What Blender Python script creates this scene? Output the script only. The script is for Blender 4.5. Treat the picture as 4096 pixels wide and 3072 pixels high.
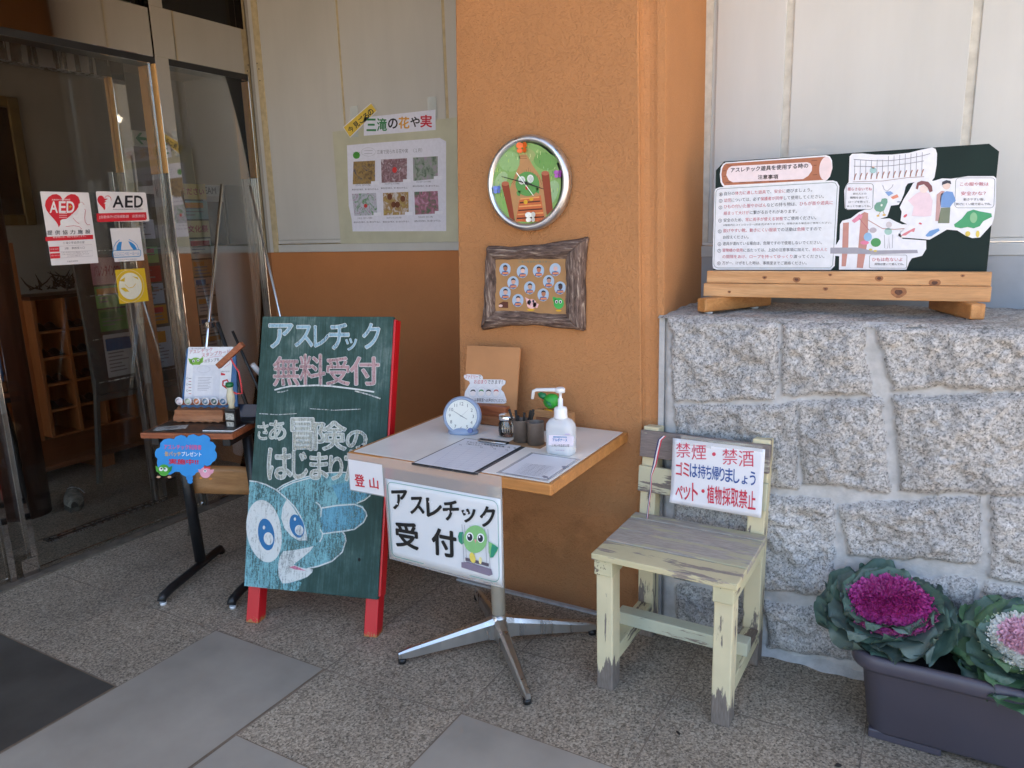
import bpy, bmesh, math, random
import numpy as np
from mathutils import Vector, Matrix
R = math.radians
PI = math.pi
C = bpy.context.scene.collection
for _o in list(bpy.data.objects): bpy.data.objects.remove(_o)
# ------------------------------------------------------------------ camera
scn = bpy.context.scene
cd = bpy.data.cameras.new('camera'); cam = bpy.data.objects.new('camera', cd); C.objects.link(cam)
yaw, pit, rol = R(-29.93), R(11.97), R(1.65)
_f = Vector((math.sin(yaw)*math.cos(pit), math.cos(yaw)*math.cos(pit), -math.sin(pit)))
_r = Vector((math.cos(yaw), -math.sin(yaw), 0)); _d = _f.cross(_r)
_r2 = _r*math.cos(rol)+_d*math.sin(rol); _d2 = _d*math.cos(rol)-_r*math.sin(rol)
cam.matrix_world = Matrix(((_r2.x, -_d2.x, -_f.x, 0), (_r2.y, -_d2.y, -_f.y, 0), (_r2.z, -_d2.z, -_f.z, 1.45), (0, 0, 0, 1)))
cd.sensor_width = 36; cd.lens = 26.06; cd.clip_start = .05; cd.clip_end = 400
scn.camera = cam
# ------------------------------------------------------------------ sky, sun, exposure
SUN_EL, SUN_AZ = R(34), R(20)       # the sun stands behind the building, the porch lies in open shade
w = bpy.data.worlds.new('World'); scn.world = w; w.use_nodes = True
nt = w.node_tree; nt.nodes.clear()
sky = nt.nodes.new('ShaderNodeTexSky'); sky.sky_type = 'NISHITA'; sky.sun_disc = False
sky.sun_elevation = SUN_EL; sky.sun_rotation = SUN_AZ; sky.air_density = 1.0; sky.dust_density = 4.5; sky.ozone_density = .8
bg = nt.nodes.new('ShaderNodeBackground'); bg.inputs[1].default_value = .15
wo = nt.nodes.new('ShaderNodeOutputWorld'); nt.links.new(sky.outputs[0], bg.inputs[0]); nt.links.new(bg.outputs[0], wo.inputs[0])
sl = bpy.data.lights.new('sun', 'SUN'); sl.energy = 4.6; sl.angle = R(.5); sl.color = (1, .93, .82)
so = bpy.data.objects.new('sun', sl); C.objects.link(so)
_s = Vector((math.sin(SUN_AZ)*math.cos(SUN_EL), math.cos(SUN_AZ)*math.cos(SUN_EL), math.sin(SUN_EL)))
so.rotation_euler = _s.to_track_quat('Z', 'Y').to_euler(); so.location = (0, 0, 12)
vs = scn.view_settings; vs.view_transform = 'Standard'; vs.look = 'None'; vs.gamma = 1; vs.use_curve_mapping = False
vs.exposure = 2.58
scn.cycles.max_bounces = 10; scn.cycles.diffuse_bounces = 5; scn.cycles.glossy_bounces = 5
scn.cycles.transparent_max_bounces = 16; scn.cycles.transmission_bounces = 8
scn.cycles.caustics_reflective = False; scn.cycles.caustics_refractive = False
scn.cycles.sample_clamp_indirect = 6
# ------------------------------------------------------------------ helpers
def lin(c):
    if isinstance(c, str):
        h = c.lstrip('#')
        if len(h) == 3: h = ''.join(x*2 for x in h)
        c = [int(h[i:i+2], 16)/255 for i in (0, 2, 4)]
    return tuple((x/12.92 if x <= .04045 else ((x+.055)/1.055)**2.4) for x in c)+(1,)
def tup(c): return lin(c) if isinstance(c, str) else tuple(c)+(1,)
class N:
    """tiny node helper"""
    def __init__(s, name):
        s.m = bpy.data.materials.new(name); s.m.use_nodes = True; s.t = s.m.node_tree; s.t.nodes.clear()
        s.out = s.n('OutputMaterial'); s.b = s.n('BsdfPrincipled'); s.l(s.b, 'BSDF', s.out, 'Surface')
        s.tc = s.n('TexCoord')
    def n(s, k, **a):
        x = s.t.nodes.new('ShaderNode'+k)
        for q, v in a.items(): setattr(x, q, v)
        return x
    def l(s, a, ao, b, bi): s.t.links.new(a.outputs[ao], b.inputs[bi])
    def map(s, sc=(1, 1, 1), rot=(0, 0, 0), loc=(0, 0, 0)):
        m = s.n('Mapping'); m.inputs['Scale'].default_value = sc; m.inputs['Rotation'].default_value = rot; m.inputs['Location'].default_value = loc
        s.l(s.tc, 'Object', m, 0); return m
    def noise(s, scale, detail=4, rough=.55, mp=None, dist=0):
        x = s.n('TexNoise'); x.inputs['Scale'].default_value = scale; x.inputs['Detail'].default_value = detail
        x.inputs['Roughness'].default_value = rough; x.inputs['Distortion'].default_value = dist
        s.t.links.new((mp.outputs[0] if mp else s.tc.outputs['Object']), x.inputs['Vector']); return x
    def vor(s, scale, mp=None, feat='F1'):
        x = s.n('TexVoronoi'); x.feature = feat; x.inputs['Scale'].default_value = scale
        s.t.links.new((mp.outputs[0] if mp else s.tc.outputs['Object']), x.inputs['Vector']); return x
    def ramp(s, src, so, stops, interp='LINEAR'):
        r = s.n('ValToRGB'); r.color_ramp.interpolation = interp
        e = r.color_ramp.elements
        while len(e) < len(stops): e.new(.5)
        for q, (p, c) in zip(e, stops): q.position = p; q.color = tup(c)
        s.l(src, so, r, 0); return r
    def mix(s, a, b, f, bt='MIX'):
        m = s.n('Mix'); m.data_type = 'RGBA'; m.blend_type = bt
        for v, i in ((f, 0), (a, 6), (b, 7)):
            if isinstance(v, (int, float)): m.inputs[i].default_value = v
            elif isinstance(v, tuple) and not isinstance(v[0], bpy.types.Node): m.inputs[i].default_value = v
            else: s.t.links.new(v[0].outputs[v[1]], m.inputs[i])
        return (m, 2)
    def col(s, src): s.t.links.new(src[0].outputs[src[1]], s.b.inputs['Base Color']); return s
    def bump(s, src, strength, dist=.003, prev=None):
        b = s.n('Bump'); b.inputs['Strength'].default_value = strength; b.inputs['Distance'].default_value = dist
        s.t.links.new(src[0].outputs[src[1]], b.inputs['Height'])
        if prev: s.l(prev, 0, b, 'Normal')
        s.l(b, 0, s.b, 'Normal'); return b
    def rough(s, v): s.b.inputs['Roughness'].default_value = v; return s
    def metal(s, v): s.b.inputs['Metallic'].default_value = v; return s
_mc = {}
def paint(col, rough=.6, var=.06, scale=18, metal=0, bump=0, name=None):
    """a plain coloured surface with slight mottling"""
    key = (str(col), rough, var, scale, metal, bump)
    if key in _mc: return _mc[key]
    x = N(name or 'coloured_surface'); c = tup(col)
    n = x.noise(scale, 5)
    d = tuple(max(0, v*(1-var*2.2)) for v in c[:3]); u = tuple(min(1, v*(1+var)) for v in c[:3])
    x.col((x.ramp(n, 0, [(.3, d), (.7, u)]), 0)); x.rough(rough).metal(metal)
    if bump: x.bump((x.noise(scale*6, 4), 0), bump, .002)
    _mc[key] = x.m; return x.m
def wood(name, c1, c2, axis='x', scale=1.0, rough=.55, knots=False, bump=.25):
    x = N(name); s = {'x': (1.2, 14, 14), 'y': (14, 1.2, 14), 'z': (14, 14, 1.2)}[axis]
    mp = x.map(tuple(v*scale for v in s)); n = x.noise(3.2, 7, .6, mp, .6)
    mp2 = x.map(tuple(v*scale*4 for v in s)); n2 = x.noise(5, 5, .7, mp2)
    m = x.ramp(n, 0, [(.28, c1), (.5, tuple((a+b)/2 for a, b in zip(tup(c1)[:3], tup(c2)[:3]))), (.68, c2)])
    g = x.ramp(n2, 0, [(.3, (.72, .72, .72)), (.7, (1.05, 1.05, 1.05))])
    r = x.mix((m, 0), (g, 0), .8, 'MULTIPLY')
    if knots:
        v = x.vor(2.6, x.map((1, 1, 3.6)) if axis == 'x' else x.map((3, 3, 1)))
        k = x.ramp(v, 'Distance', [(.03, (.10, .04, .02)), (.07, (.45, .22, .10)), (.16, (1, 1, 1))])
        r = x.mix(r, (k, 0), .85, 'MULTIPLY')
    x.col(r).rough(rough); x.bump((n2, 0), bump, .001); return x.m
def peel(name, paintc, woodc, amount=.45, axis='z', scale=1.0, foot=0):
    """old paint flaking off grey wood along the grain"""
    x = N(name); s = {'x': (2, 16, 16), 'y': (16, 2, 16), 'z': (16, 16, 2)}[axis]
    mp = x.map(tuple(v*scale for v in s)); a = x.noise(2.2, 8, .68, mp, .4); b = x.noise(5, 3)
    am = x.n('Math', operation='MULTIPLY_ADD'); x.l(b, 0, am, 0); am.inputs[1].default_value = .5; x.l(a, 0, am, 2)
    if foot:
        sz = x.n('SeparateXYZ'); x.l(x.tc, 'Object', sz, 0); mr = x.n('MapRange'); x.l(sz, 'Z', mr, 0); mr.inputs[1].default_value = 0; mr.inputs[2].default_value = foot; mr.inputs[3].default_value = -.42; mr.inputs[4].default_value = 0
        ad = x.n('Math', operation='ADD'); x.l(am, 0, ad, 0); x.l(mr, 0, ad, 1); am = ad
    f = x.ramp(am, 0, [(amount+.22, (1, 1, 1)), (amount+.25, (0, 0, 0))])
    g = x.noise(4, 6, .7, x.map(tuple(v*scale*3 for v in s)))
    wc = x.ramp(g, 0, [(.25, tuple(v*.5 for v in tup(woodc)[:3])), (.7, woodc)])
    pc = x.ramp(x.noise(9, 4), 0, [(.3, tuple(v*.86 for v in tup(paintc)[:3])), (.7, paintc)])
    x.col(x.mix((pc, 0), (wc, 0), (f, 0))).rough(.7); x.bump((f, 0), -.4, .0015); return x.m
def granite(name, cs, s1=150, rough=.75, bump=.5, blotch=.25, bs=2.2, tint=(1, 1, 1)):
    x = N(name)
    v = x.vor(s1); n = x.noise(s1*.55, 3, .8); n2 = x.noise(s1*1.7, 2, .6)
    c = x.ramp(v, 'Color', [(0, cs[0]), (.22, cs[1]), (.5, cs[2]), (.8, cs[3])])
    k = x.ramp(n, 0, [(.36, cs[0]), (.46, (.8, .8, .8)), (.62, (1.08, 1.08, 1.08))])
    m = x.mix((c, 0), (k, 0), .75, 'MULTIPLY')
    bl = x.ramp(x.noise(bs, 5, .6), 0, [(.3, tuple(1-blotch*(1.3-t*.3) for t in tint)), (.7, (1, 1, 1))])
    m = x.mix(m, (bl, 0), 1.0, 'MULTIPLY'); x.col(m).rough(rough)
    x.bump((n2, 0), bump, .0016); return x.m
class MB:
    """collects shapes into one mesh"""
    def __init__(s): s.b = bmesh.new(); s.mi = 0
    def _f(s, vs, smooth=False):
        try: f = s.b.faces.new(vs)
        except ValueError: return None
        f.material_index = s.mi; f.smooth = smooth; return f
    def box(s, x0, x1, y0, y1, z0, z1, M=None, bev=0):
        p = [Vector((x, y, z)) for z in (z0, z1) for x, y in ((x0, y0), (x1, y0), (x1, y1), (x0, y1))]
        if M is not None: p = [M @ q for q in p]
        v = [s.b.verts.new(q) for q in p]; fs = []
        for i in ((0, 3, 2, 1), (4, 5, 6, 7), (0, 1, 5, 4), (1, 2, 6, 5), (2, 3, 7, 6), (3, 0, 4, 7)): fs.append(s._f([v[j] for j in i]))
        if bev:
            es = list({e for f in fs for e in f.edges}); r = bmesh.ops.bevel(s.b, geom=es, offset=bev, segments=2, affect='EDGES', profile=.5)
            for f in r['faces']: f.material_index = s.mi
        return s
    def beam(s, a, b, w, h, up=(0, 0, 1), bev=0, w2=None, h2=None):
        """box from a to b, width w across, height h along up"""
        a, b = Vector(a), Vector(b); d = (b-a).normalized(); u = Vector(up); x = d.cross(u).normalized(); u = x.cross(d)
        w2 = w if w2 is None else w2; h2 = h if h2 is None else h2
        v = [s.b.verts.new(q) for q in [a+x*i*w/2+u*j*h/2 for i, j in ((-1, -1), (1, -1), (1, 1), (-1, 1))]+[b+x*i*w2/2+u*j*h2/2 for i, j in ((-1, -1), (1, -1), (1, 1), (-1, 1))]]
        fs = [s._f([v[j] for j in i]) for i in ((0, 3, 2, 1), (4, 5, 6, 7), (0, 1, 5, 4), (1, 2, 6, 5), (2, 3, 7, 6), (3, 0, 4, 7))]
        if bev:
            es = list({e for f in fs for e in f.edges}); r = bmesh.ops.bevel(s.b, geom=es, offset=bev, segments=2, affect='EDGES', profile=.5)
            for f in r['faces']: f.material_index = s.mi
        return s
    def tube(s, pts, r, n=12, cap=True):
        pts = [Vector(p) for p in pts]; rs = r if isinstance(r, (list, tuple)) else [r]*len(pts); rings = []
        prev = None
        for i, p in enumerate(pts):
            d = (pts[min(i+1, len(pts)-1)]-pts[max(i-1, 0)]).normalized()
            if prev is None: x = d.orthogonal().normalized()
            else: x = (prev-d*prev.dot(d)).normalized()
            prev = x; y = d.cross(x)
            rings.append([s.b.verts.new(p+(x*math.cos(2*PI*k/n)+y*math.sin(2*PI*k/n))*rs[i]) for k in range(n)])
        for a, b in zip(rings, rings[1:]):
            for k in range(n): s._f([a[k], a[(k+1) % n], b[(k+1) % n], b[k]], True)
        if cap: s._f(rings[0][::-1]); s._f(rings[-1])
        return s
    def lathe(s, prof, n=32, M=None, sq=None):
        """prof: (radius, height) pairs about z; sq: superellipse (ax, ay, power)"""
        rings = []
        for r, z in prof:
            ring = []
            for k in range(n):
                a = 2*PI*k/n; c, q = math.cos(a), math.sin(a)
                if sq: e = 2/sq[2]; c = math.copysign(abs(c)**e, c)*sq[0]; q = math.copysign(abs(q)**e, q)*sq[1]
                p = Vector((r*c, r*q, z)); ring.append(s.b.verts.new(M @ p if M is not None else p))
            rings.append(ring)
        for a, b in zip(rings, rings[1:]):
            for k in range(n): s._f([a[k], a[(k+1) % n], b[(k+1) % n], b[k]], True)
        s._f(rings[0][::-1]); s._f(rings[-1]); return s
    def prism(s, pts, d, M=None, top=None):
        """polygon (x,z) in the plane y=0, extruded to y=d"""
        a = [Vector((x, 0, z)) for x, z in pts]; b = [Vector((x, d, z)) for x, z in (top or pts)]
        if M is not None: a = [M @ q for q in a]; b = [M @ q for q in b]
        a = [s.b.verts.new(q) for q in a]; b = [s.b.verts.new(q) for q in b]; n = len(a)
        s._f(a); s._f(b[::-1])
        for k in range(n): s._f([a[k], b[k], b[(k+1) % n], a[(k+1) % n]])
        return s
    def quad(s, *p, smooth=False): s._f([s.b.verts.new(Vector(q)) for q in p], smooth); return s
    def grid(s, F, nu, nv, smooth=True, mfun=None):
        V = [[s.b.verts.new(F(i/nu, j/nv)) for j in range(nv+1)] for i in range(nu+1)]
        for i in range(nu):
            for j in range(nv): s._f([V[i][j], V[i+1][j], V[i+1][j+1], V[i][j+1]], smooth)
        return s
    def build(s, name, mats, parent=None, loc=None, rot=None, solid=0, fix=True):
        if fix: bmesh.ops.recalc_face_normals(s.b, faces=s.b.faces)
        me = bpy.data.meshes.new(name); s.b.to_mesh(me); s.b.free()
        for m in (mats if isinstance(mats, (list, tuple)) else [mats]): me.materials.append(m)
        o = bpy.data.objects.new(name, me); C.objects.link(o); o.parent = parent
        if loc: o.location = loc
        if rot: o.rotation_euler = rot
        if solid: md = o.modifiers.new('thickness', 'SOLIDIFY'); md.thickness = solid
        return o
def thing(name, label, cat, loc=(0, 0, 0), rot=(0, 0, 0), group=None):
    o = bpy.data.objects.new(name, None); C.objects.link(o); o.empty_display_size = .05
    o.location = loc; o.rotation_euler = rot; o['label'] = label; o['category'] = cat
    if group: o['group'] = group
    return o
def tag(o, label, cat, group=None):
    o['label'] = label; o['category'] = cat
    if group: o['group'] = group
    return o
def struct(o): o['kind'] = 'structure'; return o
# ------------------------------------------------------------------ printed and drawn artwork
def text_mesh(s, off=0, mi=None):
    cu = bpy.data.curves.new('t', 'FONT'); cu.body = s; cu.size = 1; cu.resolution_u = 3
    if mi:
        for i, k in enumerate(mi): cu.body_format[i].material_index = k
    for _ in range(max(mi)+1 if mi else 1): cu.materials.append(None)
    o = bpy.data.objects.new('t', cu); C.objects.link(o)
    dg = bpy.context.evaluated_depsgraph_get(); me = o.evaluated_get(dg).to_mesh()
    co = np.array([v.co[:2] for v in me.vertices]) if len(me.vertices) else np.zeros((0, 2))
    fs = [(list(p.vertices), p.material_index) for p in me.polygons]
    o.evaluated_get(dg).to_mesh_clear(); bpy.data.objects.remove(o); bpy.data.curves.remove(cu)
    return co, fs
def art(key, parent, name='artwork', y0=-.0006, step=.00025, plane='xz', special=None, tweak=None, skip=0):
    """flat drawing on a sign: polygons, strokes and lettering, each tone a material of one mesh"""
    b = bmesh.new(); mats = []; idx = {}
    def mi(k):
        if k not in idx:
            idx[k] = len(mats); mats.append(special[k] if special and k in special else paint(k, .55, .03, 60))
        return idx[k]
    def P(u, v, ly):
        h = y0-step*ly
        q = Vector((u, h, v)) if plane == 'xz' else Vector((u, v, -h))
        return tweak(q) if tweak else q
    def face(pts, m, ly):
        try: f = b.faces.new([b.verts.new(P(u, v, ly)) for u, v in pts]); f.material_index = m
        except ValueError: pass
    for e in ART[key][skip:]:
        if e[0] == 'p':
            from mathutils.geometry import tessellate_polygon
            pts = e[3]; vs = [b.verts.new(P(u, v, e[2])) for u, v in pts]
            for t in tessellate_polygon([[Vector((u, v, 0)) for u, v in pts]]):
                try: f = b.faces.new([vs[i] for i in t]); f.material_index = mi(e[1])
                except ValueError: pass
        elif e[0] == 'l':
            m = mi(e[1]); w_ = e[3]/2; pts = [Vector(p) for p in e[4]]; L = []; Rr = []
            for i, p in enumerate(pts):
                d = pts[min(i+1, len(pts)-1)]-pts[max(i-1, 0)]
                if d.length < 1e-7: d = Vector((1, 0))
                d.normalize(); n = Vector((-d.y, d.x)); L.append(p+n*w_); Rr.append(p-n*w_)
            for i in range(len(pts)-1): face([L[i], Rr[i], Rr[i+1], L[i+1]], m, e[2])
        elif e[0] in 'ct':
            if e[0] == 'c':
                _, s, mk, ly, q, off = e; co, fs = text_mesh(s, off)
                if not len(co): continue
                lo, hi = co.min(0), co.max(0); fs = [(f, mi(mk)) for f, _ in fs]
            else:
                _, runs, ly, q, off = e; s = ''.join(r[0] for r in runs); ks = [i for i, r in enumerate(runs) for _ in r[0]]
                co, fs = text_mesh(s, off, ks)
                if not len(co): continue
                lo, hi = co.min(0), co.max(0); lo = np.array([lo[0], min(lo[1], -.06)]); hi = np.array([hi[0], max(hi[1], .62)])
                fs = [(f, mi(runs[min(k, len(runs)-1)][1])) for f, k in fs]
            t = (co-lo)/np.maximum(hi-lo, 1e-6); q = [np.array(a) for a in q]
            o1 = off/max(hi[0]-lo[0], .1); o2 = off/max(hi[1]-lo[1], .1)
            sh = [(0, 0)] if off < .003 else [(math.cos(PI*j/4), math.sin(PI*j/4)) for j in range(8 if off > .009 else 4)]
            for j, (sx, sy) in enumerate(sh):            # bold: copies nudged around
                uv = [(q[0]*(1-a)+q[1]*a)*c+(q[3]*(1-a)+q[2]*a)*(1-c) for a, c in t+np.array((sx*o1, sy*o2))]
                vs = [b.verts.new(P(u, v, ly+.1*j)) for u, v in uv]
                for f, k in fs: g = b.faces.new([vs[i] for i in f]); g.material_index = k
    me = bpy.data.meshes.new(name); b.to_mesh(me); b.free()
    for m in mats: me.materials.append(m)
    o = bpy.data.objects.new(name, me); C.objects.link(o); o.parent = parent; return o
# ------------------------------------------------------------------ materials
def stucco(name, c, bs=1.0):
    x = N(name); n = x.noise(165, 3, .5); n2 = x.noise(260, 3, .6); big = x.noise(1.9, 6, .65)
    d = tuple(v*.84 for v in tup(c)[:3])
    m = x.ramp(big, 0, [(.3, d), (.7, c)]); g = x.ramp(n, 0, [(.3, (.9, .9, .9)), (.62, (1.04, 1.04, 1.04))])
    q = x.mix((m, 0), (g, 0), .5, 'MULTIPLY')
    st = x.n('SeparateXYZ'); x.l(x.tc, 'Object', st, 0); sc_ = x.n('Math', operation='MULTIPLY_ADD'); x.l(x.noise(7, 6, .7), 0, sc_, 0); sc_.inputs[1].default_value = -.5; x.l(st, 'Z', sc_, 2)
    dr = x.ramp(sc_, 0, [(0, (.72, .70, .68)), (.12, (1, 1, 1))]); q = x.mix(q, (dr, 0), 1.0 if bs > .3 else 0.0, 'MULTIPLY')
    x.col(q).rough(.78)
    r = x.ramp(n, 0, [(.50, (0, 0, 0)), (.68, (1, 1, 1))]); b = x.bump((r, 0), .62*bs, .004); x.bump((n2, 0), .2*bs, .002, b); return x.m
M_STUCCO = stucco('orange_stucco', (.52, .235, .088))
M_DADO = stucco('orange_wall_paint', (.50, .185, .058), .12)
def panel(nm, c):
    x = N(nm); s = x.noise(2.6, 6, .6, x.map((2.2, 2.2, .35))); g = x.noise(1.3, 3); f = x.noise(420, 2)
    r = x.ramp(s, 0, [(.3, tuple(v*.90 for v in c)), (.7, c)]); q = x.ramp(g, 0, [(.3, (.92, .92, .91)), (.7, (1.02, 1.02, 1.02))])
    x.col(x.mix((r, 0), (q, 0), 1.0, 'MULTIPLY')).rough(.5); x.bump((f, 0), .12, .001); return x.m
M_PANEL = panel('grey_wall_panel', (.595, .605, .60)); M_PANEL_L = panel('beige_wall_panel', (.55, .535, .495))
M_CAULK = paint((.62, .60, .54), .8, .08, 30, bump=.3, name='caulk')
M_CAULK_Y = paint((.52, .42, .25), .8, .1, 30, bump=.3, name='yellowed_caulk')
M_CONC = paint((.40, .42, .45), .8, .12, 4, name='blue_grey_render')
M_MORTAR = paint((.50, .495, .49), .9, .10, 22, bump=1.0, name='mortar')
M_STONE = granite('rock_faced_granite', [(.17, .17, .175), (.37, .36, .35), (.52, .50, .48), (.64, .62, .60)], 205, .8, .8, .26, 5, (.95, 1, 1.05))
M_FLOOR = granite('flamed_granite_floor', [(.10, .080, .058), (.26, .208, .150), (.415, .335, .248), (.58, .48, .365)], 185, .62, .35, .36, 2.6, (.9, 1, 1.1))
M_TILE = paint((.335, .295, .245), .5, .09, 3.5, name='smooth_grey_tile'); M_TILE_D = paint((.058, .052, .045), .5, .15, 6, name='charcoal_tile')
M_JOINT = paint((.22, .16, .11), .9, .15, 12, name='tile_joint')
M_YARD = granite('unseen_bounce_paving', [(.3, .24, .18), (.48, .39, .30), (.56, .46, .35), (.64, .54, .42)], 40, .9, .2, .15, .3)  # unseen yard, its colour warmed to bounce sunlight onto the porch
def steel(name, c, rough, b=0):
    x = N(name); n = x.noise(40, 3, .5, x.map((1, 1, .04))); r = x.ramp(n, 0, [(.3, (rough*.7,)*3), (.7, (rough*1.3,)*3)])
    x.b.inputs['Base Color'].default_value = tup(c); x.l(r, 0, x.b, 'Roughness'); x.metal(1)
    if b: x.bump((n, 0), b, .001)
    return x.m
M_MIRROR = steel('polished_stainless', (.60, .56, .52), .04)
M_STEEL = steel('brushed_steel', (.62, .61, .60), .28)
M_CHROME = steel('chrome', (.8, .8, .8), .1)
M_ALU = steel('cast_aluminium', (.60, .59, .57), .33, .1)
M_TAN = paint((.72, .40, .15), .4, .06, 10, name='tan_reflection')  # orange reflection in the polished steel, put into a flat colour
def glass(name, tint=(.86, .9, .88), gl=.9, ior=1.5):
    x = N(name); x.t.nodes.remove(x.b)
    t = x.n('BsdfTransparent'); t.inputs[0].default_value = tint+(1,)
    g = x.n('BsdfGlossy'); g.inputs['Roughness'].default_value = .008; g.inputs[0].default_value = (1, 1, 1, 1)
    f = x.n('Fresnel'); f.inputs[0].default_value = ior
    k = x.n('Math', operation='MULTIPLY'); x.l(f, 0, k, 0); k.inputs[1].default_value = gl
    m = x.n('MixShader'); x.l(k, 0, m, 0); x.l(t, 0, m, 1); x.l(g, 0, m, 2); x.l(m, 0, x.out, 'Surface'); return x.m
M_GLASS = glass('door_glass', (.965, .97, .965), 1.0, 1.5)
M_JAR = glass('jar_glass', (.93, .95, .95), 1.0)
def film(name, c, a, rough=.25):
    x = N(name); x.b.inputs['Base Color'].default_value = tup(c); x.b.inputs['Alpha'].default_value = a; x.rough(rough); return x.m
M_FILM = film('clear_plastic_film', (.75, .74, .74), .38, .12)
def chalk(name, c, cover=.5, var=1.0):
    """chalk rubbed over planed boards: thin where the grain dips"""
    x = N(name); a = x.noise(30, 6, .75, x.map((5, 1, .8))); b = x.noise(9, 6, .7, x.map((1, 1, .35))); g = x.noise(160, 3, .7)
    m1 = x.n('Math', operation='MULTIPLY_ADD'); x.l(b, 0, m1, 0); m1.inputs[1].default_value = .8*var; x.l(a, 0, m1, 2)
    m2 = x.n('Math', operation='MULTIPLY_ADD'); x.l(g, 0, m2, 0); m2.inputs[1].default_value = .5; x.l(m1, 0, m2, 2)
    h2 = x.n('Math', operation='MULTIPLY'); x.l(m2, 0, h2, 0); h2.inputs[1].default_value = .5; lo = .68-.24*cover
    r = x.ramp(h2, 0, [(lo-.03, (.10,)*3), (lo+.12, (.95,)*3)])
    x.b.inputs['Base Color'].default_value = tup(c); x.l(r, 0, x.b, 'Alpha'); x.rough(.95); return x.m
CH = {'chalkwhite': chalk('white_chalk', (.66, .68, .66), .95), 'chalkcream': chalk('cream_chalk', (.48, .50, .44), .75), 'chalkdim': chalk('faded_chalk', (.6, .63, .62), .6),
      'chalkblue': chalk('light_blue_chalk', (.30, .46, .55), .85), 'chalkpink': chalk('pink_chalk', (.46, .29, .30), .85), 'chalkteal': chalk('teal_chalk', (.22, .46, .50), .76, .9),
      'chalksky': chalk('sky_blue_chalk', (.14, .36, .48), .66), 'chalkdeep': chalk('deep_blue_chalk', (.03, .16, .36), .98), 'chalkrose': chalk('rose_chalk', (.62, .18, .28), .9), 'hole': paint((.01, .01, .01), .9)}
def board_green():
    x = N('blackboard_green'); a = x.noise(14, 7, .75, x.map((7, 1, .5))); b = x.noise(3.2, 6, .7)
    m1 = x.n('Math', operation='MULTIPLY_ADD'); x.l(b, 0, m1, 0); m1.inputs[1].default_value = 1.6; x.l(a, 0, m1, 2); h2 = x.n('Math', operation='MULTIPLY'); x.l(m1, 0, h2, 0); h2.inputs[1].default_value = .4
    m1 = h2; c = x.ramp(h2, 0, [(.36, (.007, .031, .026)), (.50, (.017, .055, .047)), (.58, (.042, .092, .083)), (.68, (.14, .20, .19))])
    w_ = x.n('TexWave'); w_.bands_direction = 'X'; w_.wave_profile = 'SAW'; w_.inputs['Scale'].default_value = 2.55; w_.inputs['Distortion'].default_value = 0
    x.l(x.tc, 'Object', w_, 0); j = x.ramp(w_, 0, [(0, (.35, .35, .35)), (.02, (1, 1, 1))])
    x.col(x.mix((c, 0), (j, 0), .7, 'MULTIPLY')).rough(.75); x.bump((a, 0), .25, .0015); return x.m
M_BOARD = board_green()
def painted_red():
    x = N('red_painted_wood'); g = x.n('NewGeometry'); s = x.n('SeparateXYZ'); x.l(g, 'Position', s, 0); n = x.noise(40, 5, .7, x.map((6, 6, 1)))
    m = x.n('Math', operation='MULTIPLY_ADD'); x.l(n, 0, m, 0); m.inputs[1].default_value = -.11; x.l(s, 'Z', m, 2)
    f = x.ramp(m, 0, [(-.0, (1, 1, 1)), (.001, (0, 0, 0))]); f.color_ramp.elements[0].position = 0
    a = x.n('Math', operation='LESS_THAN'); x.l(m, 0, a, 0); a.inputs[1].default_value = -.046
    x.col(x.mix(lin('#c81420'), lin('#a8743c'), (a, 0))).rough(.38); return x.m
M_RED = painted_red()
M_CEDAR = wood('red_cedar', (.22, .055, .018), (.44, .14, .055), 'x', 1.2)
M_TABLEEDGE = wood('pale_wood_edge', (.42, .17, .045), (.60, .27, .075), 'x', .7, .5)
M_PINE = wood('knotty_pine', (.50, .235, .085), (.72, .42, .20), 'x', .8, .5, True)
M_PINE_D = wood('varnished_pine_foot', (.42, .17, .045), (.60, .29, .10), 'y', 1, .4)
M_LAM = paint((.88, .84, .77), .3, .06, 4, name='white_laminate')
M_CREAM = peel('cream_paint_on_old_wood', (.70, .62, .40), (.24, .20, .17), .40, 'z', foot=.14)
M_CREAM_B = peel('cream_rail_paint', (.62, .57, .36), (.20, .16, .13), .43, 'y')
M_SEAT = peel('worn_seat_board', (.50, .46, .30), (.50, .44, .37), .565, 'x', .8)
M_SEATF = peel('worn_front_board', (.60, .53, .32), (.36, .30, .25), .44, 'x', .8)
M_SLAT = peel('flaking_slat', (.60, .56, .38), (.24, .20, .17), .45, 'x', .8)
M_SLAT_T = peel('bare_top_slat', (.50, .46, .36), (.26, .21, .19), .60, 'x', .8)
M_WHITE = paint((.80, .80, .81), .35, .02, 6, name='white_plastic')
M_PAPER = paint((.74, .74, .77), .6, .02, 8, name='white_paper'); M_BLACK = paint((.012, .012, .013), .4, .1, 20, name='black_metal')
M_DARKWOOD = wood('dark_stained_wood', (.028, .008, .004), (.07, .022, .01), 'z', .8, .45)
M_SHELF = wood('orange_stained_plywood', (.26, .075, .018), (.40, .13, .034), 'z', .5, .5)
M_LEATHER = paint((.006, .007, .012), .35, .1, 20, name='dark_slipper')
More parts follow.
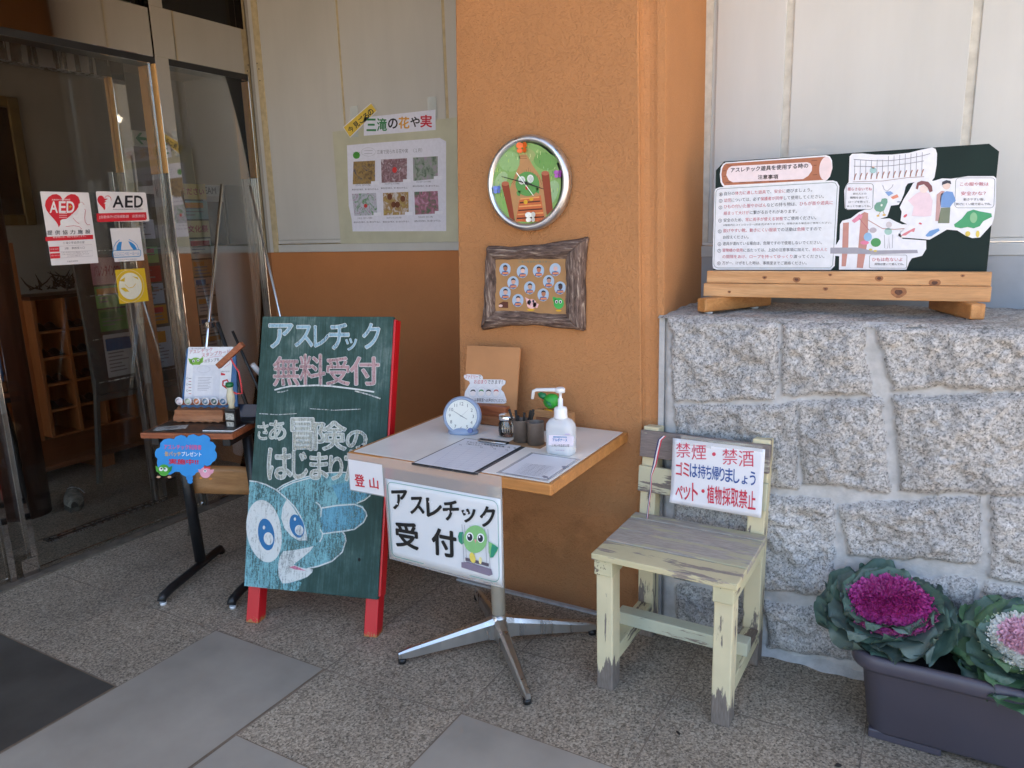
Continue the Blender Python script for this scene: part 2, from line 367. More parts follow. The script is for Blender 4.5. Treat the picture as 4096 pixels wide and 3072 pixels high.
# ------------------------------------------------------------------ artwork in metres on each sign
# points in tenths of a millimetre
ART = {
 'chalk': [
  ('c','ア','chalkwhite',4,[(-2422,10049),(-1397,10058),(-1323,9143),(-2346,9126)],.03),
  ('c','ア','chalkblue',5,[(-2422,10049),(-1397,10058),(-1323,9143),(-2346,9126)],.012),
  ('c','ス','chalkwhite',4,[(-1297,9995),(-545,10002),(-483,9199),(-1233,9187)],.03),
  ('c','ス','chalkblue',5,[(-1297,9995),(-545,10002),(-483,9199),(-1233,9187)],.012),
  ('c','レ','chalkwhite',4,[(-474,9982),(130,9988),(190,9188),(-412,9179)],.03),
  ('c','レ','chalkblue',5,[(-474,9982),(130,9988),(190,9188),(-412,9179)],.012),
  ('c','チ','chalkwhite',4,[(146,10073),(973,10080),(1043,9119),(219,9105)],.03),
  ('c','チ','chalkblue',5,[(146,10073),(973,10080),(1043,9119),(219,9105)],.012),
  ('c','ッ','chalkwhite',4,[(877,9513),(1332,9519),(1363,9082),(909,9075)],.03),
  ('c','ッ','chalkblue',5,[(877,9513),(1332,9519),(1363,9082),(909,9075)],.012),
  ('c','ク','chalkwhite',4,[(1540,10085),(2237,10092),(2301,9160),(1607,9149)],.03),
  ('c','ク','chalkblue',5,[(1540,10085),(2237,10092),(2301,9160),(1607,9149)],.012),
  ('c','無','chalkwhite',4,[(-2148,8766),(-1036,8787),(-949,7691),(-2057,7660)],.03),
  ('c','無','chalkpink',5,[(-2148,8766),(-1036,8787),(-949,7691),(-2057,7660)],.016),
  ('c','料','chalkwhite',4,[(-1019,8872),(51,8892),(136,7763),(-929,7733)],.03),
  ('c','料','chalkpink',5,[(-1019,8872),(51,8892),(136,7763),(-929,7733)],.016),
  ('c','受','chalkwhite',4,[(128,8788),(1066,8806),(1141,7769),(207,7744)],.03),
  ('c','受','chalkpink',5,[(128,8788),(1066,8806),(1141,7769),(207,7744)],.016),
  ('c','付','chalkwhite',4,[(1111,8807),(2280,8830),(2351,7803),(1186,7771)],.03),
  ('c','付','chalkpink',5,[(1111,8807),(2280,8830),(2351,7803),(1186,7771)],.016),
  ('c','さ','chalkwhite',4,[(-2630,6220),(-2177,6238),(-2123,5586),(-2575,5567)],.034),
  ('c','さ','chalkcream',5,[(-2630,6220),(-2177,6238),(-2123,5586),(-2575,5567)],.012),
  ('c','あ','chalkwhite',4,[(-2135,6302),(-1427,6329),(-1368,5598),(-2074,5568)],.034),
  ('c','あ','chalkcream',5,[(-2135,6302),(-1427,6329),(-1368,5598),(-2074,5568)],.012),
  ('c','冒','chalkwhite',4,[(-1200,6422),(-248,6458),(-157,5279),(-1105,5235)],.034),
  ('c','冒','chalkcream',5,[(-1200,6422),(-248,6458),(-157,5279),(-1105,5235)],.012),
  ('c','険','chalkwhite',4,[(-215,6334),(1084,6384),(1160,5340),(-134,5280)],.034),
  ('c','険','chalkcream',5,[(-215,6334),(1084,6384),(1160,5340),(-134,5280)],.012),
  ('c','の','chalkwhite',4,[(1130,6057),(1958,6091),(2006,5420),(1180,5382)],.034),
  ('c','の','chalkcream',5,[(1130,6057),(1958,6091),(2006,5420),(1180,5382)],.012),
  ('c','は','chalkwhite',4,[(-2117,5229),(-1108,5276),(-1017,4138),(-2022,4083)],.034),
  ('c','は','chalkcream',5,[(-2117,5229),(-1108,5276),(-1017,4138),(-2022,4083)],.012),
  ('c','じ','chalkwhite',4,[(-1053,5175),(-428,5204),(-349,4196),(-972,4161)],.034),
  ('c','じ','chalkcream',5,[(-1053,5175),(-428,5204),(-349,4196),(-972,4161)],.012),
  ('c','ま','chalkwhite',4,[(-308,5148),(423,5182),(496,4222),(-233,4181)],.034),
  ('c','ま','chalkcream',5,[(-308,5148),(423,5182),(496,4222),(-233,4181)],.012),
  ('c','り','chalkwhite',4,[(499,5083),(1042,5109),(1106,4235),(565,4205)],.034),
  ('c','り','chalkcream',5,[(499,5083),(1042,5109),(1106,4235),(565,4205)],.012),
  ('c','だ','chalkwhite',4,[(1117,5318),(1899,5354),(1976,4263),(1197,4220)],.034),
  ('c','だ','chalkcream',5,[(1117,5318),(1899,5354),(1976,4263),(1197,4220)],.012),
  ('l','chalkwhite',4,.006,[(-1996,7492),(-1624,7596),(-1299,7660),(-739,7688),(-230,7719),(370,7706),(922,7660),(1559,7603),(2169,7531)]),
  ('l','chalkdim',4,.005,[(1383,7549),(1930,7433),(2430,7293)]),
  ('l','chalkdim',4,.004,[(-1870,7411),(-1658,7426),(-1404,7501)]),
  ('l','chalkdim',4,.003,[(-2587,6561),(-1776,6548),(-981,6619)]),
  ('l','chalkdim',4,.003,[(-439,6826),(530,6797),(1656,6878)]),
  ('p','hole',6,[(1730,5530),(1794,5574),(1850,5535),(1870,5455),(1783,5410),(1723,5448)]),
  ('p','chalkteal',1,[(-2818,3968),(-2483,3948),(-2086,3871),(-1635,3705),(-1363,3912),(-806,4135),(-110,4343),(492,4459),(1093,4512),(1785,4507),(2704,4370),(2703,4123),(2251,3724),(1726,3402),(1984,3315),(2155,3016),(2007,2676),(1704,2449),(1206,2352),(1360,2135),(1302,1677),(963,1279),(426,1029),(-123,881),(117,797),(-99,572),(-460,375),(-316,346),(-393,131),(-524,4),(-2731,-4)]),
  ('p','chalksky',2,[(336,3127),(907,3268),(1638,3355),(1966,3252),(2142,3015),(2004,2717),(1701,2490),(978,2315),(452,2216),(302,2644)]),
  ('p','chalksky',2,[(666,4007),(1575,4225),(2697,4329),(2703,4123),(2205,3730),(1678,3432),(1039,3359)]),
  ('l','chalkwhite',4,.005,[(-2818,3968),(-2483,3948),(-2085,3863),(-1634,3692),(-1228,3431),(-820,3117),(-557,2796),(-363,2431),(-260,2144),(-212,1896)]),
  ('l','chalkwhite',4,.004,[(-1634,3692),(-1361,3891),(-945,4085),(-574,4212),(-110,4334),(492,4459),(1093,4512),(1785,4507)]),
  ('l','chalkwhite',4,.004,[(-1558,3641),(-1308,3830),(-939,4009),(-381,4180),(80,4319)]),
  ('l','chalkwhite',4,.005,[(311,3138),(907,3268),(1638,3363),(1964,3272),(2112,3116),(2158,2975),(2048,2741),(1703,2457),(1252,2351),(888,2288),(430,2193)]),
  ('l','chalkwhite',4,.005,[(61,3341),(219,3245),(305,3104),(299,2811)]),
  ('l','chalkwhite',4,.005,[(301,2351),(415,2213),(404,2046),(314,1885)]),
  ('l','chalkwhite',4,.005,[(1206,2352),(1331,2216),(1378,2013),(1262,1591),(874,1231),(335,1001),(-122,869)]),
  ('l','chalkwhite',4,.004,[(1726,3402),(2036,3546),(2251,3724)]),
  ('p','chalkwhite',4,[(-1321,2251),(-1277,2047),(-1256,1842),(-1261,1644),(-1291,1461),(-1347,1300),(-1425,1168),(-1521,1067),(-1632,999),(-1753,965),(-1880,964),(-2011,993),(-2143,1053),(-2273,1142),(-2398,1259),(-2515,1404),(-2619,1574),(-2706,1764),(-2772,1968),(-2812,2177),(-2827,2385),(-2815,2581),(-2778,2760),(-2718,2916),(-2640,3045),(-2546,3147),(-2438,3220),(-2320,3263),(-2193,3274),(-2061,3253),(-1926,3197),(-1792,3106),(-1665,2982),(-1549,2829),(-1450,2651),(-1371,2456)]),
  ('p','chalkdeep',5,[(-1590,2062),(-1568,1939),(-1561,1819),(-1571,1706),(-1596,1606),(-1635,1523),(-1687,1461),(-1750,1421),(-1821,1407),(-1896,1419),(-1973,1455),(-2049,1516),(-2119,1597),(-2181,1696),(-2232,1808),(-2269,1929),(-2292,2053),(-2299,2174),(-2290,2288),(-2265,2388),(-2225,2472),(-2172,2535),(-2109,2574),(-2038,2587),(-1962,2575),(-1885,2538),(-1809,2476),(-1740,2394),(-1678,2295),(-1628,2183)]),
  ('p','chalkwhite',6,[(-1623,1886),(-1614,1824),(-1620,1763),(-1640,1709),(-1671,1663),(-1713,1630),(-1762,1612),(-1815,1610),(-1869,1624),(-1919,1653),(-1962,1695),(-1996,1748),(-2018,1808),(-2026,1870),(-2020,1931),(-2001,1986),(-1969,2031),(-1927,2064),(-1878,2082),(-1825,2084),(-1771,2070),(-1721,2041),(-1678,1998),(-1644,1945)]),
  ('p','chalkwhite',6,[(-1994,2250),(-2000,2205),(-2024,2176),(-2057,2173),(-2086,2199),(-2100,2243),(-2094,2289),(-2069,2318),(-2037,2320),(-2008,2294)]),
  ('p','chalkwhite',4,[(-1173,3349),(-1316,3043),(-1343,2660),(-1183,2290),(-875,2016),(-531,1865),(-241,1903),(-317,2266),(-601,2751),(-917,3132)]),
  ('p','chalkdeep',5,[(-384,2493),(-352,2398),(-337,2303),(-337,2214),(-353,2133),(-385,2067),(-430,2017),(-487,1986),(-553,1976),(-623,1987),(-696,2019),(-767,2071),(-833,2139),(-889,2220),(-935,2311),(-966,2406),(-982,2501),(-982,2591),(-966,2672),(-934,2739),(-888,2789),(-831,2820),(-765,2829),(-694,2818),(-621,2785),(-550,2733),(-485,2665),(-428,2583)]),
  ('p','chalkwhite',6,[(-378,2298),(-371,2238),(-381,2181),(-408,2130),(-449,2093),(-500,2071),(-556,2068),(-612,2083),(-662,2116),(-702,2162),(-727,2218),(-734,2278),(-724,2335),(-697,2386),(-656,2423),(-605,2445),(-549,2448),(-493,2432),(-442,2400),(-403,2353)]),
  ('p','chalkwhite',6,[(-712,2659),(-718,2622),(-740,2597),(-769,2595),(-795,2617),(-807,2653),(-801,2691),(-779,2715),(-750,2717),(-724,2696)]),
  ('p','chalkwhite',4,[(-1161,1427),(-645,1521),(-275,1612),(83,1718),(-34,1534),(-341,1260),(-608,1051),(-695,960),(-311,879),(113,859),(97,754),(-99,572),(-463,416),(-830,281),(-1112,236),(-1284,473),(-1345,929),(-1288,1228)]),
  ('p','chalkrose',5,[(-887,861),(-646,935),(-163,787),(-635,798)]),
  ('p','hole',6,[(2017,1382),(2017,1368),(2014,1354),(2008,1341),(2000,1330),(1991,1321),(1980,1315),(1968,1313),(1956,1313),(1944,1317),(1933,1324),(1924,1334),(1916,1346),(1911,1359),(1909,1374),(1909,1388),(1912,1402),(1918,1415),(1926,1426),(1935,1435),(1946,1441),(1958,1443),(1971,1443),(1982,1439),(1993,1432),(2002,1422),(2010,1410),(2015,1397)]),
 ],
 'reception': [
  ('l','#5f9c92',1,.0018,[(1880,80),(1957,95),(2021,139),(2065,203),(2080,280),(2080,2450),(2065,2527),(2021,2591),(1957,2635),(1880,2650),(-1880,2650),(-1957,2635),(-2021,2591),(-2065,2527),(-2080,2450),(-2080,280),(-2065,203),(-2021,139),(-1957,95),(-1880,80),(1880,80)]),
  ('c','ア','#151515',2,[(-1907,2357),(-1300,2464),(-1303,1857),(-1912,1744)],.03),
  ('c','ス','#151515',2,[(-1175,2254),(-647,2348),(-647,1809),(-1178,1709)],.03),
  ('c','レ','#151515',2,[(-530,2329),(28,2429),(31,1834),(-529,1728)],.03),
  ('c','チ','#151515',2,[(97,2330),(667,2434),(672,1830),(101,1720)],.03),
  ('c','ッ','#151515',2,[(793,2191),(1273,2280),(1278,1871),(797,1778)],.03),
  ('c','ク','#151515',2,[(1448,2378),(1965,2474),(1977,1858),(1457,1756)],.03),
  ('c','受','#151515',2,[(-1836,1332),(-945,1378),(-947,523),(-1844,485)],.03),
  ('c','付','#151515',2,[(-364,1383),(534,1396),(540,565),(-363,514)],.03),
  ('p','#e8e8ee',4,[(-1678,1955),(-1687,1931),(-1709,1918),(-1730,1923),(-1739,1944),(-1730,1968),(-1708,1981),(-1687,1975)]),
  ('p','#e8e8ee',4,[(-1526,1941),(-1535,1917),(-1557,1904),(-1578,1909),(-1587,1930),(-1578,1954),(-1557,1967),(-1535,1961)]),
  ('p','#e8e8ee',4,[(-1015,2112),(-1024,2089),(-1045,2076),(-1066,2081),(-1074,2101),(-1066,2125),(-1044,2138),(-1023,2133)]),
  ('p','#e8e8ee',4,[(-896,2113),(-904,2090),(-926,2077),(-947,2082),(-955,2103),(-946,2126),(-925,2139),(-904,2134)]),
  ('p','#e8e8ee',4,[(-395,2241),(-403,2217),(-424,2205),(-445,2210),(-453,2230),(-445,2253),(-424,2266),(-404,2261)]),
  ('p','#e8e8ee',4,[(-290,2244),(-298,2221),(-319,2208),(-340,2214),(-348,2234),(-340,2257),(-319,2270),(-299,2264)]),
  ('p','#e8e8ee',4,[(329,2059),(320,2036),(300,2023),(280,2028),(271,2048),(280,2071),(300,2084),(320,2079)]),
  ('p','#e8e8ee',4,[(460,2058),(452,2035),(432,2022),(411,2027),(403,2047),(411,2070),(431,2083),(451,2078)]),
  ('p','#e8e8ee',4,[(912,2118),(904,2095),(884,2082),(864,2087),(856,2107),(864,2130),(883,2142),(903,2137)]),
  ('p','#e8e8ee',4,[(1024,2119),(1016,2096),(996,2083),(976,2088),(968,2108),(976,2131),(996,2143),(1015,2138)]),
  ('p','#e8e8ee',4,[(1617,2101),(1610,2079),(1590,2066),(1571,2071),(1563,2091),(1570,2113),(1589,2126),(1609,2121)]),
  ('p','#e8e8ee',4,[(1727,2092),(1720,2070),(1700,2057),(1681,2062),(1673,2082),(1680,2105),(1699,2117),(1719,2112)]),
  ('l','#9a9aa6',1,.0016,[(775,1698),(834,381)]),
  ('l','#9a9aa6',1,.0016,[(871,1699),(931,389)]),
  ('l','#9a9aa6',1,.0016,[(1068,1703),(1129,405)]),
  ('l','#9a9aa6',1,.0016,[(1152,1704),(1213,412)]),
  ('l','#9a9aa6',1,.0016,[(1596,1711),(1661,448)]),
  ('l','#9a9aa6',1,.0016,[(1706,1713),(1771,457)]),
  ('p','#83788a',2,[(730,461),(969,523),(1810,466),(1857,298),(1731,229),(732,296)]),
  ('p','#5a5360',2,[(882,649),(1724,625),(1726,524),(883,546)]),
  ('p','#2f8f72',2,[(676,1435),(817,1453),(838,1100),(748,1041),(650,1113),(620,1286)]),
  ('p','#7fbf78',2,[(1712,1330),(1961,1256),(2061,1176),(2019,1067),(1886,862),(1776,814),(1718,978)]),
  ('p','#2f8f72',3,[(1851,1268),(2060,1211),(2018,1092),(1954,1003),(1886,852),(1782,830),(1800,1046)]),
  ('p','#86bf7c',3,[(1670,1343),(1648,1249),(1609,1157),(1555,1072),(1487,996),(1408,935),(1323,889),(1234,862),(1146,855),(1062,868),(986,900),(922,951),(872,1017),(839,1097),(825,1185),(829,1280),(852,1375),(892,1468),(948,1553),(1017,1628),(1096,1689),(1182,1733),(1270,1758),(1358,1764),(1440,1750),(1514,1718),(1577,1668),(1626,1602),(1658,1524),(1673,1436)]),
  ('p','#e9eef0',4,[(1195,1376),(1192,1342),(1183,1308),(1167,1276),(1146,1247),(1121,1224),(1093,1207),(1063,1197),(1033,1195),(1004,1200),(978,1213),(957,1233),(940,1259),(930,1289),(926,1322),(929,1356),(939,1391),(955,1423),(976,1451),(1001,1474),(1029,1491),(1059,1501),(1089,1503),(1118,1497),(1143,1484),(1165,1465),(1181,1439),(1192,1409)]),
  ('p','#e9eef0',4,[(1584,1414),(1581,1380),(1572,1347),(1557,1315),(1536,1287),(1511,1263),(1483,1247),(1454,1237),(1424,1234),(1396,1240),(1370,1253),(1349,1272),(1333,1298),(1322,1328),(1318,1361),(1321,1395),(1331,1429),(1346,1461),(1367,1489),(1392,1512),(1420,1529),(1449,1538),(1479,1540),(1507,1535),(1533,1522),(1554,1502),(1570,1477),(1580,1447)]),
  ('p','#1c2638',5,[(1162,1359),(1160,1333),(1153,1307),(1142,1283),(1127,1261),(1109,1244),(1089,1231),(1068,1224),(1047,1222),(1027,1227),(1008,1237),(993,1252),(981,1272),(974,1295),(971,1321),(973,1347),(980,1373),(991,1398),(1006,1419),(1024,1437),(1044,1449),(1065,1456),(1087,1458),(1107,1453),(1125,1443),(1140,1428),(1152,1408),(1159,1385)]),
  ('p','#1c2638',5,[(1540,1396),(1538,1369),(1532,1344),(1521,1319),(1506,1298),(1489,1281),(1469,1268),(1448,1261),(1427,1259),(1407,1264),(1389,1274),(1374,1289),(1362,1309),(1355,1332),(1352,1357),(1354,1384),(1361,1409),(1372,1434),(1386,1455),(1404,1472),(1424,1485),(1445,1492),(1465,1493),(1485,1489),(1503,1479),(1519,1463),(1530,1444),(1537,1421)]),
  ('p','#ffffff',6,[(1066,1391),(1066,1383),(1064,1375),(1060,1367),(1056,1361),(1051,1356),(1045,1352),(1039,1350),(1032,1349),(1026,1351),(1021,1354),(1016,1359),(1013,1365),(1011,1372),(1010,1379),(1011,1387),(1013,1395),(1016,1403),(1020,1409),(1026,1415),(1031,1418),(1038,1420),(1044,1421),(1050,1419),(1055,1416),(1060,1412),(1063,1406),(1065,1398)]),
  ('p','#ffffff',6,[(1445,1427),(1445,1419),(1443,1411),(1440,1404),(1435,1397),(1430,1392),(1424,1388),(1418,1386),(1412,1386),(1406,1387),(1401,1390),(1396,1395),(1393,1401),(1391,1408),(1390,1416),(1391,1424),(1393,1431),(1396,1439),(1400,1445),(1405,1450),(1411,1454),(1417,1456),(1423,1457),(1429,1455),(1435,1452),(1439,1447),(1443,1441),(1445,1434)]),
  ('p','#d98f92',5,[(1219,1305),(1308,1308),(1271,1179)]),
  ('p','#e3cf62',4,[(1245,739),(1254,703),(1258,667),(1256,632),(1249,600),(1237,573),(1220,552),(1199,538),(1176,532),(1152,534),(1127,544),(1104,562),(1082,586),(1064,616),(1050,650),(1041,686),(1038,723),(1039,758),(1047,790),(1059,817),(1076,838),(1096,852),(1119,858),(1144,855),(1168,845),(1192,827),(1213,803),(1231,773)]),
  ('p','#eadf9e',4,[(1484,675),(1483,650),(1480,625),(1473,603),(1465,583),(1454,568),(1443,557),(1430,551),(1418,551),(1406,557),(1395,568),(1386,584),(1379,604),(1375,627),(1373,651),(1374,676),(1378,701),(1384,724),(1393,743),(1403,759),(1415,769),(1427,775),(1440,775),(1451,769),(1462,758),(1471,742),(1478,722),(1483,700)]),
 ],
 'tozan': [
  ('c','登','#c22033',1,[(-483,578),(-79,606),(-63,185),(-482,171)],.02),
  ('c','山','#c22033',1,[(147,550),(510,567),(515,208),(150,192)],.02),
 ],
 'notice': [
  ('c','禁','#c8405a',1,[(-1365,2075),(-885,2136),(-851,1645),(-1331,1581)],.0),
  ('c','煙','#c8405a',1,[(-846,2076),(-365,2138),(-332,1643),(-812,1578)],.0),
  ('c','禁','#c8405a',1,[(159,2070),(634,2131),(668,1622),(193,1557)],.0),
  ('c','酒','#c8405a',1,[(671,2080),(1140,2141),(1173,1627),(705,1563)],.0),
  ('p','#c8405a',1,[(-36,1867),(-39,1842),(-51,1820),(-69,1804),(-92,1796),(-115,1797),(-136,1809),(-150,1827),(-156,1851),(-153,1876),(-142,1898),(-123,1915),(-100,1923),(-77,1921),(-57,1910),(-42,1891)]),
  ('c','ゴ','#c8304a',1,[(-1336,1443),(-1114,1444),(-1096,993),(-1318,991)],.012),
  ('c','ミ','#c8304a',1,[(-1093,1445),(-886,1444),(-869,995),(-1076,994)],.012),
  ('c','は','#2a4f95',1,[(-865,1447),(-619,1452),(-602,1003),(-848,997)],.012),
  ('c','持','#2a4f95',1,[(-598,1449),(-346,1455),(-330,1008),(-581,1001)],.012),
  ('c','ち','#2a4f95',1,[(-333,1451),(-156,1447),(-140,1001),(-316,1005)],.012),
  ('c','帰','#2a4f95',1,[(-143,1453),(86,1456),(102,1011),(-127,1007)],.012),
  ('c','り','#2a4f95',1,[(106,1455),(267,1449),(283,1005),(122,1011)],.012),
  ('c','ま','#2a4f95',1,[(293,1456),(526,1460),(542,1018),(309,1013)],.012),
  ('c','し','#2a4f95',1,[(553,1459),(738,1456),(754,1015),(568,1017)],.012),
  ('c','ょ','#2a4f95',1,[(822,1287),(999,1284),(1004,1018),(826,1021)],.012),
  ('c','う','#2a4f95',1,[(1060,1463),(1237,1459),(1252,1022),(1075,1024)],.012),
  ('c','ペ','#c8304a',1,[(-1308,637),(-1072,642),(-1063,198),(-1298,192)],.014),
  ('c','ッ','#c8304a',1,[(-1045,641),(-818,645),(-808,203),(-1035,197)],.014),
  ('c','ト','#c8304a',1,[(-760,801),(-575,800),(-555,203),(-739,203)],.014),
  ('c','植','#c8304a',1,[(-262,808),(-33,813),(-13,220),(-243,214)],.014),
  ('c','物','#c8304a',1,[(-13,811),(209,815),(228,224),(7,219)],.014),
  ('c','採','#c8304a',1,[(235,815),(488,823),(507,235),(255,224)],.014),
  ('c','取','#c8304a',1,[(509,818),(740,824),(759,237),(527,230)],.014),
  ('c','禁','#c8304a',1,[(760,822),(1016,831),(1034,246),(778,235)],.014),
  ('c','止','#c8304a',1,[(1036,825),(1277,833),(1295,250),(1054,241)],.014),
  ('p','#c8304a',1,[(-336,594),(-338,570),(-349,547),(-365,531),(-386,523),(-406,525),(-425,536),(-438,555),(-444,579),(-441,604),(-431,626),(-414,642),(-394,650),(-373,648),(-355,637),(-342,618)]),
 ],
 'rules': [
  ('p','#dfe3ea',1,[(-4020,2620),(-3986,2702),(-3859,2746),(-328,2777),(-203,2729),(-131,2595),(-124,127),(-235,3),(-3861,-6),(-3990,35),(-4024,151)]),
  ('l','#6d7f80',2,.0016,[(-3972,2590),(-3930,2671),(-3831,2694),(-352,2718),(-252,2692),(-187,2585),(-183,154),(-261,63),(-3832,55),(-3932,93),(-3975,179),(-3972,2590)]),
  ('p','#e9e9ee',2,[(-3859,3166),(-3831,3385),(-3762,3491),(-3678,3535),(-570,3555),(-458,3509),(-388,3388),(-362,3154),(-418,2897),(-503,2797),(-577,2761),(-3720,2750),(-3789,2831),(-3831,2916)]),
  ('p','#a8684a',3,[(-3809,3163),(-3781,3355),(-3734,3448),(-3665,3498),(-582,3509),(-456,3431),(-392,3155),(-444,2924),(-591,2807),(-3692,2798),(-3770,2913)]),
  ('p','#e6d3d6',4,[(-377,3131),(-383,3059),(-396,2990),(-417,2928),(-445,2876),(-477,2836),(-513,2809),(-551,2798),(-590,2802),(-627,2822),(-662,2856),(-692,2903),(-717,2961),(-734,3027),(-744,3099),(-746,3173),(-740,3246),(-726,3315),(-705,3377),(-677,3429),(-645,3468),(-609,3494),(-571,3505),(-532,3500),(-495,3480),(-461,3446),(-431,3400),(-407,3342),(-389,3276),(-379,3205)]),
  ('p','#e9dbe0',4,[(-3642,3127),(-3623,3263),(-3568,3356),(-3471,3405),(-1119,3377),(-1017,3336),(-959,3241),(-962,3110),(-1060,2958),(-1211,2866),(-3415,2881),(-3553,2957)]),
  ('l','#6b3a2c',4,.0016,[(-3623,3419),(-3457,3420)]),
  ('l','#6b3a2c',4,.0016,[(-3775,3266),(-3664,3271)]),
  ('l','#6b3a2c',4,.0016,[(-3734,3090),(-3650,3097)]),
  ('l','#6b3a2c',4,.0016,[(-3664,2880),(-3498,2882)]),
  ('l','#6b3a2c',4,.0016,[(-993,3413),(-817,3413)]),
  ('l','#6b3a2c',4,.0016,[(-914,3265),(-826,3270)]),
  ('l','#6b3a2c',4,.0016,[(-934,2977),(-795,2980)]),
  ('l','#6b3a2c',4,.0016,[(-3222,2857),(-3004,2857)]),
  ('l','#6b3a2c',4,.0016,[(-2733,2854),(-2492,2852)]),
  ('l','#6b3a2c',4,.0016,[(-2252,2843),(-2041,2843)]),
  ('l','#6b3a2c',4,.0016,[(-1675,2837),(-1493,2838)]),
  ('t',[('アスレチック遊具を使用する時の','#221722')],5,[(-3499,3354),(-1080,3348),(-1078,3201),(-3498,3201)],.02),
  ('t',[('注意事項','#221722')],5,[(-2614,3075),(-1978,3054),(-1976,2914),(-2613,2935)],.02),
  ('t',[('自分の','#2b3140'),('体力に適した遊具','#b8465a'),('で、','#2b3140'),('安全に','#b8465a'),('遊びましょう。','#2b3140')],2,[(-3692,2588),(-926,2584),(-923,2468),(-3692,2466)],.004),
  ('l','#2b3140',2,.0012,[(-3753,2504),(-3756,2486),(-3765,2469),(-3780,2457),(-3797,2452),(-3815,2452),(-3833,2460),(-3847,2473),(-3856,2490),(-3860,2509),(-3856,2528),(-3847,2544),(-3833,2556),(-3815,2562),(-3797,2561),(-3780,2554),(-3765,2541),(-3756,2524),(-3753,2504)]),
  ('c','1','#2b3140',2,[(-3826,2541),(-3787,2539),(-3787,2473),(-3826,2474)],.004),
  ('t',[('幼児','#b8465a'),('については、必ず','#2b3140'),('保護者が同伴','#b8465a'),('して使用してください。','#2b3140')],2,[(-3692,2371),(-568,2364),(-565,2248),(-3691,2248)],.004),
  ('l','#2b3140',2,.0012,[(-3753,2293),(-3756,2274),(-3765,2257),(-3780,2246),(-3797,2240),(-3816,2240),(-3833,2248),(-3847,2261),(-3856,2278),(-3860,2297),(-3856,2316),(-3847,2333),(-3833,2344),(-3816,2350),(-3797,2350),(-3780,2342),(-3765,2329),(-3756,2312),(-3753,2293)]),
  ('c','2','#2b3140',2,[(-3826,2329),(-3787,2328),(-3787,2261),(-3826,2262)],.004),
  ('t',[('ひもの付いた服やかばん','#b8465a'),('などの持ち物は、','#2b3140'),('ひもが首や遊具に','#b8465a')],2,[(-3691,2168),(-288,2165),(-285,2044),(-3691,2039)],.004),
  ('l','#2b3140',2,.0012,[(-3753,2078),(-3756,2059),(-3765,2042),(-3780,2030),(-3797,2024),(-3816,2025),(-3833,2032),(-3847,2045),(-3857,2062),(-3860,2082),(-3857,2101),(-3847,2117),(-3833,2129),(-3816,2135),(-3797,2134),(-3780,2127),(-3765,2114),(-3756,2097),(-3753,2078)]),
  ('c','3','#2b3140',2,[(-3826,2114),(-3787,2113),(-3787,2045),(-3826,2047)],.004),
  ('t',[('絡まって大けが','#b8465a'),('に繋がるおそれがあります。','#2b3140')],2,[(-3691,1947),(-1349,1936),(-1347,1817),(-3691,1823)],.004),
  ('t',[('安全のため、','#2b3140'),('常に両手が使える状態','#b8465a'),('でご使用ください。','#2b3140')],2,[(-3691,1717),(-755,1714),(-753,1596),(-3691,1593)],.004),
  ('l','#2b3140',2,.0012,[(-3753,1643),(-3756,1624),(-3765,1607),(-3780,1595),(-3797,1589),(-3816,1589),(-3833,1596),(-3847,1609),(-3857,1627),(-3860,1646),(-3857,1665),(-3847,1682),(-3833,1694),(-3816,1700),(-3797,1700),(-3780,1692),(-3765,1679),(-3756,1662),(-3753,1643)]),
  ('c','4','#2b3140',2,[(-3826,1679),(-3787,1678),(-3787,1610),(-3826,1611)],.004),
  ('t',[('※施設内にコインロッカー(返金式)がありますので、荷物がある場合はご使用ください。','#2b3140')],2,[(-3691,1528),(-297,1518),(-295,1444),(-3691,1449)],.004),
  ('t',[('脱げやすい靴、動きにくい服装','#b8465a'),('での活動は','#2b3140'),('危険','#b8465a'),('ですので','#2b3140')],2,[(-3691,1370),(-583,1361),(-580,1243),(-3691,1246)],.004),
  ('l','#2b3140',2,.0012,[(-3753,1284),(-3756,1265),(-3765,1248),(-3780,1236),(-3797,1230),(-3816,1230),(-3833,1237),(-3848,1250),(-3857,1267),(-3860,1287),(-3857,1306),(-3848,1323),(-3833,1335),(-3816,1342),(-3797,1341),(-3780,1334),(-3765,1321),(-3756,1304),(-3753,1284)]),
  ('c','5','#2b3140',2,[(-3826,1320),(-3787,1319),(-3787,1251),(-3826,1252)],.004),
  ('t',[('お控えください。','#2b3140')],2,[(-3691,1147),(-2843,1142),(-2843,1030),(-3691,1034)],.004),
  ('t',[('遊具が濡れている場合は、危険ですので使用しないでください。','#2b3140')],2,[(-3691,934),(-548,928),(-545,815),(-3691,815)],.004),
  ('l','#2b3140',2,.0012,[(-3753,859),(-3756,839),(-3765,822),(-3780,810),(-3797,803),(-3816,804),(-3833,811),(-3848,824),(-3857,841),(-3860,861),(-3857,880),(-3848,897),(-3833,909),(-3816,916),(-3797,915),(-3780,908),(-3765,895),(-3756,878),(-3753,859)]),
  ('c','6','#2b3140',2,[(-3826,894),(-3787,893),(-3787,825),(-3826,826)],.004),
  ('t',[('冒険橋の使用','#b8465a'),('に当たっては、上記の注意事項に加えて、','#2b3140'),('前の人と','#b8465a')],2,[(-3690,712),(-378,707),(-375,594),(-3690,593)],.004),
  ('l','#2b3140',2,.0012,[(-3753,636),(-3756,617),(-3765,600),(-3780,587),(-3797,581),(-3816,581),(-3834,588),(-3848,601),(-3857,618),(-3861,638),(-3857,657),(-3848,674),(-3834,687),(-3816,693),(-3797,693),(-3780,686),(-3765,673),(-3756,656),(-3753,636)]),
  ('c','7','#2b3140',2,[(-3826,672),(-3787,671),(-3787,602),(-3826,603)],.004),
